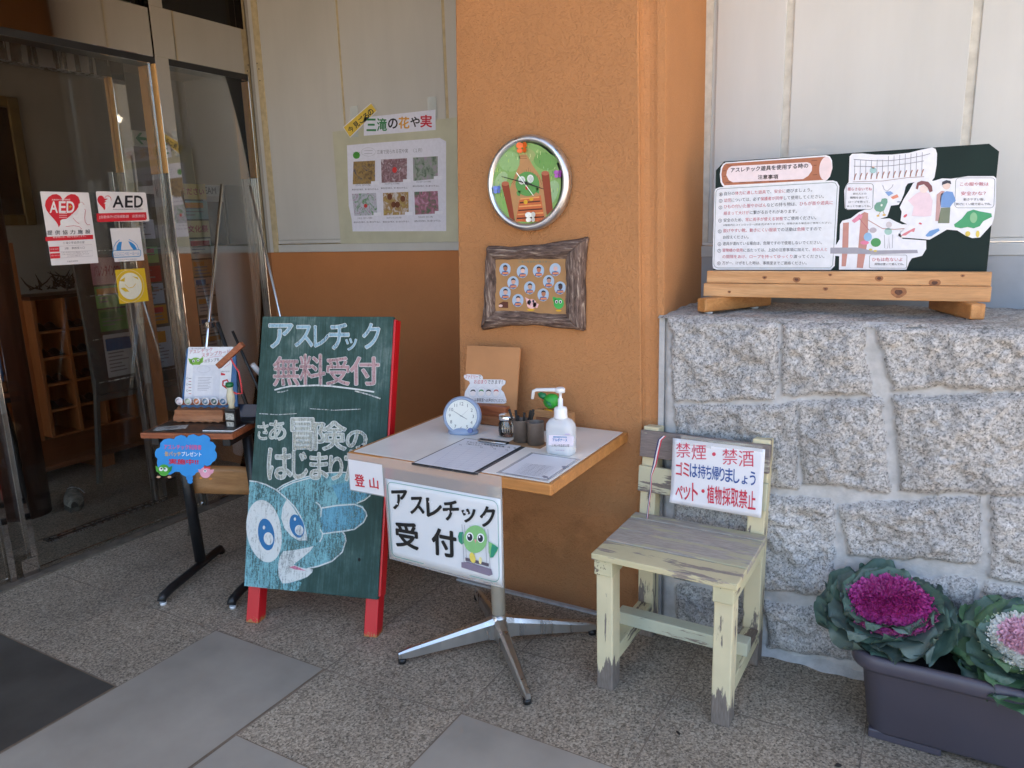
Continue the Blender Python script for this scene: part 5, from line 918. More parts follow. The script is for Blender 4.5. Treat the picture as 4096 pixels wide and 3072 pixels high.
  ('c','見','#1c2028',5,[(-2299,6047),(-1999,6186),(-1779,5943),(-2078,5803)],.02),
  ('c','ご','#1c2028',5,[(-1952,6245),(-1656,6383),(-1437,6141),(-1733,6003)],.02),
  ('c','ろ','#1c2028',5,[(-1615,6385),(-1321,6521),(-1104,6281),(-1396,6143)],.02),
  ('c','の','#1c2028',5,[(-1303,6554),(-1012,6689),(-797,6449),(-1086,6313)],.02),
  ('p','#dcdce8',3,[(-1517,6291),(2921,6239),(2888,5310),(-1597,5403)]),
  ('c','三','#2f7a48',5,[(-1332,6198),(-737,6144),(-785,5583),(-1382,5633)],.025),
  ('c','滝','#2f7a48',5,[(-647,6164),(-50,6109),(-97,5525),(-697,5575)],.025),
  ('c','の','#1a1a22',5,[(48,6091),(622,6038),(588,5579),(11,5628)],.025),
  ('c','花','#d89a38',5,[(713,6104),(1349,6045),(1312,5517),(673,5571)],.025),
  ('c','や','#1a1a22',5,[(1432,6037),(1975,5987),(1945,5536),(1400,5583)],.025),
  ('c','実','#c02038',5,[(2040,6071),(2700,6010),(2666,5455),(2002,5512)],.025),
  ('t',[('三滝で見られる花や実\u3000（１月）','#80808c')],3,[(-800,4653),(2021,4541),(2008,4339),(-817,4444)],.003),
  ('p','#4a9438',3,[(-1943,4474),(-1952,4436),(-1973,4400),(-2004,4369),(-2044,4344),(-2091,4326),(-2142,4317),(-2195,4316),(-2247,4324),(-2296,4340),(-2340,4364),(-2375,4394),(-2400,4429),(-2414,4467),(-2416,4507),(-2407,4545),(-2385,4581),(-2354,4612),(-2314,4637),(-2267,4654),(-2216,4664),(-2163,4664),(-2110,4656),(-2062,4640),(-2019,4616),(-1984,4586),(-1959,4551),(-1945,4513)]),
  ('l','#4a9438',3,.003,[(-2365,4630),(-2176,4519),(-1943,4620)]),
  ('l','#9a9aa4',3,.001,[(-909,4565),(-937,4502),(-1008,4448),(-1113,4409),(-1245,4388),(-1389,4387),(-1532,4408),(-1659,4447),(-1758,4501),(-1820,4564),(-1837,4631),(-1808,4695),(-1736,4749),(-1628,4788),(-1496,4809),(-1352,4808),(-1210,4788),(-1084,4748),(-987,4695),(-926,4632),(-909,4565)]),
  ('l','#9a9aa8',3,.002,[(-1636,4675),(-1082,4645)]),
  ('l','#9a9aa8',3,.002,[(-1649,4541),(-1132,4514)]),
  ('p','photo0',3,[(-2407,4183),(-971,4147),(-1068,3009),(-2567,3057)]),
  ('p','#e4e4ee',4,[(-1316,3140),(-799,3132),(-814,2957),(-1330,2984)]),
  ('t',[('ロウバイ（ロウバイ科）','#33333f')],3,[(-2367,3047),(-1379,3016),(-1388,2918),(-2376,2948)],.003),
  ('t',[('黄色の花が咲き、甘い香りがするよ。','#44445a')],3,[(-2643,2832),(-855,2774),(-862,2687),(-2651,2742)],.003),
  ('p','photo1',3,[(-585,4170),(1067,4125),(986,2998),(-629,3026)]),
  ('p','#e4e4ee',4,[(749,3125),(1239,3117),(1227,2948),(738,2973)]),
  ('t',[('フユイチゴ（バラ科）','#33333f')],3,[(-438,3016),(503,2986),(496,2890),(-446,2919)],.003),
  ('t',[('黄色の花が咲き、甘い香りがするよ。','#44445a')],3,[(-698,2806),(1005,2750),(999,2665),(-705,2718)],.003),
  ('p','photo2',3,[(1431,4129),(2931,4091),(2869,3047),(1390,3015)]),
  ('p','#e4e4ee',4,[(2642,3171),(3108,3163),(3099,2997),(2633,3023)]),
  ('t',[('キッコウ（ツバキ科）','#33333f')],3,[(1571,3005),(2465,2976),(2459,2883),(1565,2911)],.003),
  ('t',[('黄色の花が咲き、甘い香りがするよ。','#44445a')],3,[(1327,2801),(2944,2747),(2939,2663),(1321,2716)],.003),
  ('p','photo3',3,[(-2667,2573),(-1042,2549),(-1045,1434),(-2599,1444)]),
  ('p','#e4e4ee',4,[(-1296,1562),(-775,1564),(-790,1387),(-1309,1403)]),
  ('t',[('ソヨゴ（モチノキ科）','#33333f')],3,[(-2404,1357),(-1406,1346),(-1415,1247),(-2413,1256)],.003),
  ('t',[('黄色の花が咲き、甘い香りがするよ。','#44445a')],3,[(-2680,1152),(-875,1131),(-883,1042),(-2689,1061)],.003),
  ('p','photo4',3,[(-593,2518),(1037,2501),(983,1398),(-633,1401)]),
  ('p','#e4e4ee',4,[(744,1522),(1238,1525),(1226,1352),(732,1368)]),
  ('t',[('オオバヤシャブシ（カバノキ科）','#33333f')],3,[(-447,1317),(503,1307),(496,1210),(-455,1218)],.003),
  ('t',[('黄色の花が咲き、甘い香りがするよ。','#44445a')],3,[(-708,1117),(1011,1097),(1005,1010),(-716,1028)],.003),
  ('p','photo5',3,[(1402,2484),(2834,2464),(2829,1386),(1387,1376)]),
  ('p','#e4e4ee',4,[(2600,1507),(3071,1509),(3061,1341),(2591,1356)]),
  ('t',[('クロガネモチ（モチノキ科）','#33333f')],3,[(1565,1293),(2467,1284),(2462,1189),(1558,1197)],.003),
  ('t',[('黄色の花が咲き、甘い香りがするよ。','#44445a')],3,[(1319,1098),(2952,1080),(2947,995),(1313,1012)],.003),
  ('p','#c83030',4,[(-1672,1923),(-1677,1901),(-1688,1881),(-1703,1862),(-1723,1847),(-1747,1836),(-1773,1830),(-1799,1828),(-1826,1832),(-1850,1840),(-1872,1853),(-1889,1869),(-1902,1889),(-1909,1910),(-1910,1932),(-1905,1954),(-1894,1975),(-1878,1993),(-1858,2008),(-1834,2019),(-1808,2025),(-1782,2027),(-1756,2023),(-1731,2015),(-1710,2002),(-1692,1986),(-1680,1967),(-1673,1945)]),
  ('p','#c83030',4,[(401,3602),(395,3570),(381,3541),(362,3515),(336,3494),(307,3478),(275,3470),(241,3468),(208,3474),(177,3486),(150,3505),(128,3529),(113,3557),(104,3588),(103,3619),(109,3651),(122,3680),(142,3706),(168,3727),(197,3743),(230,3751),(263,3753),(296,3747),(326,3735),(353,3716),(375,3692),(391,3664),(399,3633)]),
  ('p','#6a3a20',4,[(222,1910),(194,1833),(130,1779),(47,1761),(-34,1785),(-90,1844),(-106,1922),(-77,1999),(-13,2054),(71,2071),(151,2047),(206,1988)]),
  ('p','#6a3a20',4,[(0,2307),(-28,2231),(-92,2176),(-176,2159),(-257,2183),(-312,2243),(-328,2321),(-300,2398),(-235,2452),(-151,2469),(-71,2444),(-15,2385)]),
  ('p','#6a3a20',4,[(472,1900),(445,1824),(381,1769),(298,1752),(218,1775),(163,1834),(147,1913),(174,1989),(238,2044),(321,2061),(401,2037),(456,1978)]),
  ('p','#6a3a20',4,[(828,2175),(801,2099),(738,2046),(656,2028),(577,2052),(522,2111),(506,2189),(534,2265),(597,2318),(679,2335),(758,2311),(812,2253)]),
 ],
 'aed_tall': [
  ('p','#cf2030',1,[(-174,2707),(-154,2751),(-76,2859),(65,2981),(247,3056),(428,3044),(560,2939),(603,2767),(540,2565),(382,2366),(161,2183),(-76,2016),(-282,1864),(-425,1733),(-498,1642),(-515,1609),(-511,1642),(-527,1734),(-588,1866),(-695,2019),(-821,2183),(-921,2359),(-953,2550),(-893,2744),(-750,2914),(-562,3022),(-379,3042),(-244,2974),(-178,2857),(-168,2750)]),
  ('c','A','#e8e4e4',2,[(-723,2723),(-394,2727),(-467,2255),(-795,2254)],.02),
  ('c','E','#e8e4e4',2,[(-324,2728),(-48,2732),(-120,2256),(-396,2255)],.02),
  ('c','D','#e8e4e4',2,[(8,2733),(341,2738),(269,2256),(-65,2256)],.02),
  ('p','#d8a820',3,[(205,2635),(43,2489),(120,2471),(33,2373),(201,2530),(132,2549)]),
  ('t',[('自動体外式除細動器','#e8e4e4')],2,[(-618,2831),(178,2852),(167,2782),(-629,2762)],.004),
  ('l','#e8c8c8',2,.002,[(-404,2205),(-59,2213)]),
  ('l','#e8c8c8',2,.002,[(-417,2120),(-72,2128)]),
  ('l','#e8c8c8',2,.002,[(-429,2043),(-84,2050)]),
  ('p','#e6e2e2',2,[(-402,1908),(-315,1965),(172,2021),(418,1764),(491,1564),(275,1627),(-204,1653),(-357,1686),(-415,1772)]),
  ('l','#c04858',3,.002,[(-204,1653),(162,1688),(400,1645),(498,1532)]),
  ('l','#c04858',3,.002,[(172,2021),(290,1864),(418,1764)]),
  ('p','#e6e2e2',2,[(118,2198),(349,2119),(481,2316),(508,2631),(622,2711),(761,2673),(782,2535),(802,2396),(696,2238),(669,1920),(348,1843)]),
  ('l','#c04858',3,.002,[(743,2416),(799,2377),(707,2039),(698,1840),(784,1720),(902,1726)]),
  ('l','#c04858',3,.0016,[(502,2591),(602,2710),(705,2712),(770,2594)]),
  ('c','提','#333038',2,[(-1014,1504),(-803,1500),(-833,1304),(-1044,1309)],.01),
  ('c','供','#333038',2,[(-690,1506),(-476,1502),(-506,1308),(-720,1313)],.01),
  ('c','協','#333038',2,[(-361,1508),(-143,1504),(-172,1313),(-390,1317)],.01),
  ('c','力','#333038',2,[(-26,1510),(196,1506),(167,1317),(-55,1322)],.01),
  ('c','施','#333038',2,[(315,1512),(540,1508),(512,1321),(287,1326)],.01),
  ('c','設','#333038',2,[(661,1514),(891,1510),(864,1325),(634,1330)],.01),
  ('p','#cf2030',1,[(-1155,1231),(978,1275),(962,1081),(-1160,1048)]),
  ('t',[('緊急時には、AEDを提供します。','#e8d8d8')],2,[(-813,1261),(634,1278),(620,1183),(-827,1169)],.006),
  ('t',[('三滝少年自然の家','#777078')],2,[(-430,1002),(552,1008),(535,896),(-447,893)],.004),
  ('p','#cf2030',1,[(-1053,802),(-618,805),(-637,580),(-1052,582)]),
  ('p','#cf2030',1,[(-1058,520),(-622,524),(-641,298),(-1070,296)]),
  ('t',[('2階\u3000事務室入口','#777078')],2,[(-388,762),(516,769),(501,665),(-403,660)],.004),
  ('l','#b0a8b0',2,.0012,[(-609,813),(863,841),(828,327),(-647,306),(-609,813)]),
  ('l','#b0a8b0',2,.0012,[(-626,571),(843,566)]),
  ('t',[('設置場所','#e8c8c8')],2,[(-1011,727),(-654,725),(-662,671),(-1019,673)],.003),
  ('t',[('お問い合わせ先','#e8c8c8')],2,[(-1031,449),(-645,447),(-654,393),(-1039,395)],.003),
  ('t',[('三滝少年自然の家の事務室にあります','#948c94')],2,[(-568,565),(629,547),(621,490),(-577,511)],.002),
  ('t',[('三滝少年自然の家の事務室にあります','#948c94')],2,[(-560,486),(680,464),(671,407),(-569,432)],.002),
  ('t',[('三滝少年自然の家の事務室にあります','#948c94')],2,[(-336,397),(357,397),(348,341),(-344,342)],.002),
  ('t',[('広島市消防局','#666068')],2,[(-370,170),(116,172),(107,109),(-380,107)],.004),
 ],
 'aed_wide': [
  ('p','#cf2030',1,[(-1369,372),(1132,435),(1125,114),(1053,50),(-1341,-19),(-1396,46)]),
  ('p','#cf2030',1,[(-894,1019),(-884,1050),(-837,1120),(-751,1177),(-650,1176),(-573,1110),(-555,1002),(-607,884),(-709,775),(-825,678),(-915,591),(-961,527),(-971,503),(-973,527),(-1000,590),(-1064,675),(-1150,770),(-1218,876),(-1234,990),(-1185,1098),(-1091,1167),(-991,1172),(-922,1118),(-895,1050)]),
  ('p','#e8e4e4',2,[(-890,1046),(-757,1153),(-629,1132),(-579,1023),(-600,880),(-740,675),(-907,519),(-903,755),(-852,804),(-959,815),(-813,918),(-898,937),(-709,1033)]),
  ('c','A','#141018',2,[(-460,1168),(61,1178),(-15,652),(-537,648)],.02),
  ('c','E','#141018',2,[(162,1180),(531,1188),(454,656),(85,653)],.02),
  ('c','D','#141018',2,[(624,1190),(1059,1199),(982,660),(547,656)],.02),
  ('t',[('Automated External Defibrillator','#706870')],2,[(-546,586),(1004,613),(995,554),(-554,529)],.01),
  ('t',[('[自動体外式除細動器\u3000設置施設]','#e8c8cc')],2,[(-1246,276),(1045,332),(1022,170),(-1269,122)],.004),
 ],
 'babyroom': [
  ('p','#2f86c8',1,[(-607,523),(-551,751),(-415,913),(-269,917),(-333,701),(-372,526)]),
  ('p','#2f86c8',1,[(55,941),(221,872),(366,740),(455,544),(265,531),(167,662),(113,770)]),
  ('l','#4f90c0',1,.003,[(-772,468),(-691,714),(-552,897),(-377,1017)]),
  ('l','#4f90c0',1,.003,[(103,1016),(318,899),(483,736),(543,498)]),
  ('l','#4f90c0',2,.0035,[(536,514),(575,506),(606,486),(624,455),(627,419),(609,291),(595,255),(568,224),(531,204),(491,198),(-743,211),(-779,219),(-808,239),(-825,269),(-827,303),(-809,428),(-796,462),(-771,492),(-736,511),(-698,518),(536,514)]),
  ('t',[('にこにこベビールーム','#3f84bc')],2,[(-708,444),(559,446),(535,275),(-733,278)],.006),
  ('t',[('広島市子育て支援施設','#8a8a92')],2,[(-577,111),(368,106),(361,55),(-585,61)],.002),
 ],
 'yellow': [
  ('p','#e6dfca',1,[(498,805),(485,693),(455,585),(407,483),(344,390),(267,311),(179,246),(83,199),(-18,170),(-122,160),(-224,170),(-322,199),(-413,245),(-494,308),(-563,385),(-618,475),(-657,573),(-680,678),(-685,787),(-673,895),(-643,1001),(-597,1100),(-537,1191),(-463,1269),(-378,1334),(-284,1383),(-185,1414),(-83,1427),(20,1420),(119,1395),(212,1351),(296,1290),(367,1213),(425,1123),(467,1023),(491,916)]),
  ('l','#e6dfca',1,.0015,[(601,729),(574,608),(529,491),(467,382),(390,284),(299,198),(198,128),(89,74),(-26,38),(-144,21),(-261,23),(-374,44),(-481,83),(-580,140),(-668,212),(-742,297),(-802,395),(-846,501),(-873,614),(-882,732),(-873,850),(-847,967),(-804,1080),(-745,1186),(-672,1282),(-586,1367),(-488,1438),(-383,1494),(-270,1533),(-155,1554),(-38,1556),(76,1539),(185,1504),(287,1451),(378,1381),(457,1296),(521,1198),(569,1090),(598,973),(609,852),(601,729)]),
  ('p','#d8b420',2,[(-613,1084),(-317,1232),(-370,1023)]),
  ('p','#d8b420',2,[(57,1249),(331,1186),(360,1054)]),
  ('p','#d8b420',2,[(-617,744),(-388,746),(-186,535),(-415,555)]),
  ('l','#d8b420',2,.003,[(-366,894),(-208,710),(30,733),(194,893)]),
 ],
 'sheet': [
  ('t',[('アスレチック遊具使用者名簿\u3000月\u3000日','#24242c')],1,[(-881,1149),(1030,1173),(1115,1022),(-779,992)],.01),
  ('t',[('ご記入ください','#24242c')],1,[(-764,926),(-165,952),(-88,827),(-682,800)],.006),
  ('l','#b4b4c4',1,.0007,[(-864,522),(1227,776)]),
  ('l','#b4b4c4',1,.0007,[(-817,301),(1227,561)]),
  ('l','#b4b4c4',1,.0007,[(-770,84),(1227,349)]),
  ('l','#b4b4c4',1,.0007,[(-724,-129),(1227,141)]),
  ('l','#b4b4c4',1,.0007,[(-679,-339),(1227,-65)]),
  ('l','#b4b4c4',1,.0007,[(-635,-545),(1228,-267)]),
  ('l','#b4b4c4',1,.0007,[(-591,-748),(1228,-466)]),
  ('l','#b4b4c4',1,.0007,[(-549,-948),(1228,-663)]),
  ('l','#b4b4c4',1,.0007,[(-506,-1145),(1228,-856)]),
  ('l','#b4b4c4',1,.0007,[(-465,-1338),(1228,-1047)]),
  ('l','#b4b4c4',1,.0007,[(-424,-1528),(1228,-1235)]),
  ('l','#b4b4c4',1,.0007,[(-384,-1716),(1229,-1421)]),
  ('l','#b4b4c4',1,.0007,[(-864,522),(-344,-1900)]),
  ('l','#b4b4c4',1,.0007,[(-328,587),(56,-1825)]),
  ('l','#b4b4c4',1,.0007,[(198,651),(452,-1750)]),
  ('l','#b4b4c4',1,.0007,[(614,701),(765,-1691)]),
  ('l','#b4b4c4',1,.0007,[(983,746),(1044,-1638)]),
  ('l','#b4b4c4',1,.0007,[(1227,776),(1229,-1604)]),
  ('t',[('氏名','#3a3a44')],1,[(-918,730),(-819,730),(-755,633),(-854,633)],.006),
  ('t',[('氏名','#3a3a44')],1,[(-671,913),(-572,912),(-509,815),(-608,815)],.006),
  ('t',[('氏名','#3a3a44')],1,[(-118,787),(-21,786),(38,691),(-58,691)],.006),
  ('t',[('氏名','#3a3a44')],1,[(187,959),(283,958),(340,862),(245,863)],.006),
  ('t',[('氏名','#3a3a44')],1,[(384,812),(478,812),(535,717),(441,717)],.006),
  ('t',[('氏名','#3a3a44')],1,[(803,872),(896,872),(951,777),(858,778)],.006),
 ],
 'info': [
  ('t',[('アスレチック利用の方は名簿にご記入の上事務室へお声がけください','#5a5a68')],1,[(-469,16),(506,89),(535,30),(-436,-45)],.003),
  ('t',[('アスレチック利用の方は名簿にご記入の上事務室へお声がけください','#5a5a68')],1,[(-456,-103),(514,-28),(544,-87),(-423,-163)],.003),
  ('t',[('アスレチック利用の方は名簿にご記入の上事務室へお声がけください','#5a5a68')],1,[(-442,-221),(523,-144),(552,-202),(-410,-280)],.003),
  ('t',[('アスレチック利用の方は名簿にご記入の上事務室へお声がけください','#5a5a68')],1,[(-429,-337),(531,-259),(560,-317),(-397,-396)],.003),
  ('t',[('アスレチック利用の方は名簿にご記入の上事務室へお声がけください','#5a5a68')],1,[(-417,-453),(539,-373),(568,-430),(-384,-511)],.003),
  ('t',[('アスレチック利用の方は名簿にご記入の上事務室へお声がけください','#5a5a68')],1,[(-404,-567),(548,-485),(577,-542),(-372,-625)],.003),
  ('t',[('アスレチック利用の方は名簿にご記入の上事務室へお声がけください','#5a5a68')],1,[(-391,-681),(556,-597),(585,-654),(-359,-738)],.003),
  ('t',[('アスレチック利用の方は名簿にご記入の上事務室へお声がけください','#5a5a68')],1,[(-378,-793),(564,-708),(593,-764),(-347,-850)],.003),
  ('t',[('アスレチック利用の方は名簿にご記入の上事務室へお声がけください','#5a5a68')],1,[(-366,-905),(572,-818),(600,-873),(-334,-961)],.003),
  ('t',[('アスレチック利用の方は名簿にご記入の上事務室へお声がけください','#5a5a68')],1,[(-354,-1015),(358,-1030),(387,-1085),(-322,-1071)],.003),
  ('p','#8a8a96',1,[(650,230),(795,319),(823,235),(866,72),(808,46)]),
  ('p','#8a8a96',1,[(525,-826),(591,-775),(688,-785),(818,-928),(666,-965)]),
 ],
 'family': [
  ('p','#e2e2e6',1,[(-1147,1662),(-1008,1713),(-403,1729),(-307,1656),(-311,1563),(540,1618),(687,1584),(663,1458),(531,1362),(494,1245),(619,1142),(726,895),(735,782),(637,727),(-995,609),(-1096,641),(-1137,785),(-1097,1023),(-964,1239),(-876,1363),(-920,1447),(-1101,1503),(-1164,1591)]),
  ('t',[('ファミリー','#c05058'),('で','#33333a')],2,[(-1092,1684),(-390,1718),(-397,1568),(-1099,1532)],.006),
  ('t',[('お泊まり','#c05058'),('できます！！','#22222a')],2,[(-693,1528),(700,1613),(695,1455),(-701,1365)],.006),
  ('t',[('※詳しくは事務室へお声がけください。','#22222a')],2,[(-1054,804),(740,919),(735,782),(-1061,662)],.004),
  ('l','#b8b8c0',2,.0007,[(-547,1059),(-559,997),(-588,939),(-632,891),(-686,858),(-746,843),(-804,848),(-856,871),(-896,912),(-920,965),(-927,1026),(-914,1089),(-885,1147),(-840,1194),(-786,1227),(-727,1241),(-669,1236),(-617,1213),(-578,1172),(-553,1119),(-547,1059)]),
  ('p','#eee4e0',3,[(-616,1018),(-620,994),(-630,971),(-646,950),(-666,932),(-689,917),(-715,907),(-743,902),(-770,902),(-795,908),(-818,918),(-837,933),(-850,952),(-858,974),(-860,997),(-856,1021),(-846,1044),(-830,1065),(-810,1083),(-786,1098),(-760,1108),(-733,1113),(-706,1113),(-680,1107),(-658,1096),(-639,1081),(-626,1063),(-618,1041)]),
  ('p','#222430',4,[(-859,1032),(-814,1118),(-731,1148),(-651,1137),(-608,1054),(-700,1092),(-768,1087)]),
  ('l','#b8b8c0',2,.0007,[(-179,1090),(-191,1029),(-219,971),(-263,924),(-316,891),(-374,876),(-432,881),(-483,905),(-523,945),(-547,998),(-554,1058),(-542,1120),(-512,1178),(-469,1225),(-415,1257),(-357,1272),(-300,1267),(-249,1243),(-210,1203),(-185,1151),(-179,1090)]),
  ('p','#eee4e0',3,[(-247,1050),(-251,1026),(-261,1004),(-276,982),(-296,964),(-319,950),(-345,940),(-372,935),(-399,935),(-424,941),(-446,951),(-464,966),(-478,985),(-486,1006),(-488,1029),(-484,1053),(-474,1076),(-459,1097),(-439,1115),(-415,1129),(-389,1139),(-363,1144),(-336,1144),(-311,1138),(-289,1128),(-270,1113),(-257,1094),(-249,1073)]),
  ('p','#5a9a60',4,[(-486,1064),(-442,1149),(-361,1179),(-282,1168),(-239,1085),(-330,1124),(-397,1118)]),
  ('l','#b8b8c0',2,.0007,[(86,1113),(77,1066),(57,1023),(26,987),(-11,962),(-53,951),(-93,955),(-129,973),(-157,1004),(-174,1044),(-179,1090),(-170,1138),(-150,1181),(-119,1217),(-81,1241),(-40,1252),(0,1248),(36,1230),(64,1199),(81,1159),(86,1113)]),
  ('p','#eee4e0',3,[(71,1077),(67,1054),(58,1031),(43,1010),(23,992),(0,978),(-25,968),(-52,963),(-78,963),(-103,969),(-126,979),(-144,994),(-157,1013),(-165,1034),(-167,1057),(-163,1080),(-153,1103),(-138,1124),(-119,1142),(-96,1157),(-70,1166),(-43,1171),(-17,1171),(8,1165),(30,1155),(48,1140),(61,1122),(69,1100)]),
  ('p','#222430',4,[(-166,1092),(-122,1176),(-42,1206),(36,1195),(79,1113),(-11,1151),(-77,1145)]),
  ('l','#b8b8c0',2,.0007,[(465,1146),(454,1085),(426,1028),(384,981),(332,949),(275,935),(219,939),(168,962),(129,1002),(105,1055),(99,1114),(110,1176),(139,1232),(181,1279),(233,1311),(290,1325),(346,1320),(396,1297),(434,1257),(458,1205),(465,1146)]),
  ('p','#eee4e0',3,[(398,1106),(395,1083),(385,1060),(370,1039),(351,1021),(329,1007),(303,997),(277,992),(251,992),(226,998),(204,1008),(186,1023),(173,1041),(165,1063),(163,1085),(167,1109),(177,1131),(191,1152),(211,1170),(234,1184),(259,1194),(285,1199),(311,1199),(336,1193),(357,1183),(375,1168),(389,1150),(396,1128)]),
  ('p','#c86a60',4,[(165,1120),(207,1204),(286,1233),(364,1223),(406,1141),(317,1179),(252,1173)]),
  ('l','#b8b8c0',2,.0007,[(-1032,970),(-1038,852),(-441,876),(24,901),(599,941),(603,1055)]),
 ],
 'label': [
  ('p','#e4dce8',1,[(-284,654),(594,728),(573,383),(-303,321)]),
  ('t',[('アルボナース','#3878b8')],2,[(-149,563),(365,615),(363,514),(-150,461)],.03),
  ('p','#5a8cc0',2,[(-127,633),(346,677),(346,635),(-128,586)]),
  ('t',[('アルボース手指消毒剤','#e8ecf2')],3,[(-93,621),(317,664),(316,636),(-93,593)],.004),
  ('t',[('三滝少年自然の家','#2a2a34')],2,[(-190,375),(436,440),(434,343),(-192,277)],.0),
  ('t',[('Clean & Quick Arb','#8a5a8a')],2,[(-61,202),(261,231),(261,194),(-61,165)],.004),
  ('p','#b8a8cc',2,[(287,766),(481,779),(481,747),(286,729)]),
 ],
}
def _sc(v):
    if isinstance(v, tuple) and len(v) == 2 and all(isinstance(x, int) for x in v): return (v[0]/1e4, v[1]/1e4)
    return type(v)(_sc(x) for x in v) if isinstance(v, (list, tuple)) else v
ART = {k: _sc(v) for k, v in ART.items()}
# ================================================================== the setting
def rrect(x0, z0, x1, z1, r, n=4):
    P = []
    for cx, cz, a0 in ((x1-r, z0+r, -90), (x1-r, z1-r, 0), (x0+r, z1-r, 90), (x0+r, z0+r, 180)):
        for i in range(n+1): a = R(a0+90*i/n); P.append((cx+r*math.cos(a), cz+r*math.sin(a)))
    return P

rnd = random.Random(11)
m = MB(); m.quad((-60, -60, -.012), (60, -60, -.012), (60, 60, -.012), (-60, 60, -.012)); struct(m.build('ground', M_YARD))
m = MB(); m.quad((-9, -3.2, 0), (3.5, -3.2, 0), (3.5, 6, 0), (-9, 6, 0)); struct(m.build('floor', M_FLOOR))
# smooth paving slabs laid into the granite floor, with their joints
def slab(x0, x1, y0, y1, mt, nm='paving'):
    j = MB(); j.quad((x0-.005, y0-.005, .0022), (x1+.005, y0-.005, .0022), (x1+.005, y1+.005, .0022), (x0-.005, y1+.005, .0022)); struct(j.build('paving_joint', M_JOINT))
    m = MB(); m.quad((x0, y0, .0044), (x1, y0, .0044), (x1, y1, .0044), (x0, y1, .0044)); struct(m.build(nm, mt))
slab(-2.243, -1.706, -.3, 1.625, M_TILE)
slab(-1.694, -1.168, -.3, 1.252, M_TILE)
slab(-3.32, -2.255, .30, 1.232, M_TILE_D)
slab(-1.156, -.62, .30, 1.642, M_TILE)
j = MB()
for x in (-2.77, -2.249, -1.70, -1.162, -.62, -.08, .46): j.box(x-.0018, x+.0018, -3, 2.6, -.01, .0011)
for y, x0, x1 in ((1.63, -3.3, -1.2), (1.24, -3.3, -2.2), (2.03, -3.3, 1), (1.646, -1.162, 1), (1.25, -.62, 1.2), (.85, -.62, 1.2), (2.42, -3.3, 1)): j.box(x0, x1, y-.0016, y+.0016, -.01, .0012)
struct(j.build('paving_joint', paint((.24, .19, .145), .9, .2, 9)))
# porch ceiling, and an unseen upper wall added to block the sun
m = MB(); m.box(-9, 2.6, 1.5, 6, 3.0, 3.12); m.box(-9, -1.6, -.9, 1.5, 3.0, 3.12); struct(m.build('unseen_ceiling', paint((.30, .25, .20), .8, .05, 2)))  # unseen; front edge stepped back to let skylight in
m = MB(); m.box(-9, 2.6, 3.3, 6, 3.12, 7.0); m.box(-9, -3.37, -7, 3.3, 3.12, 7); struct(m.build('sun_block_wall', M_PANEL_L))  # unseen, made this tall so its shadow covers the porch
m = MB(); m.box(-9, -6.9, -6, 6, 0, 3); m.box(-6.9, -3.4, 5.4, 6, 0, 3); m.box(-3.42, -3.3, 3.2, 6, 0, 3); struct(m.build('inner_wall_and_sun_block', paint((.25, .235, .21), .8, .05, 2)))  # last box added to stop sun leaking into the lobby
m = MB(); m.box(-3.5, -3.3, -7, -4.8, 0, 3); m.box(-3.5, -3.3, -4.8, -1.2, 2.9, 3); struct(m.build('unseen_side_wall', paint((.45, .24, .10), .8, .05, 2)))  # unseen; opening added to let daylight into the lobby
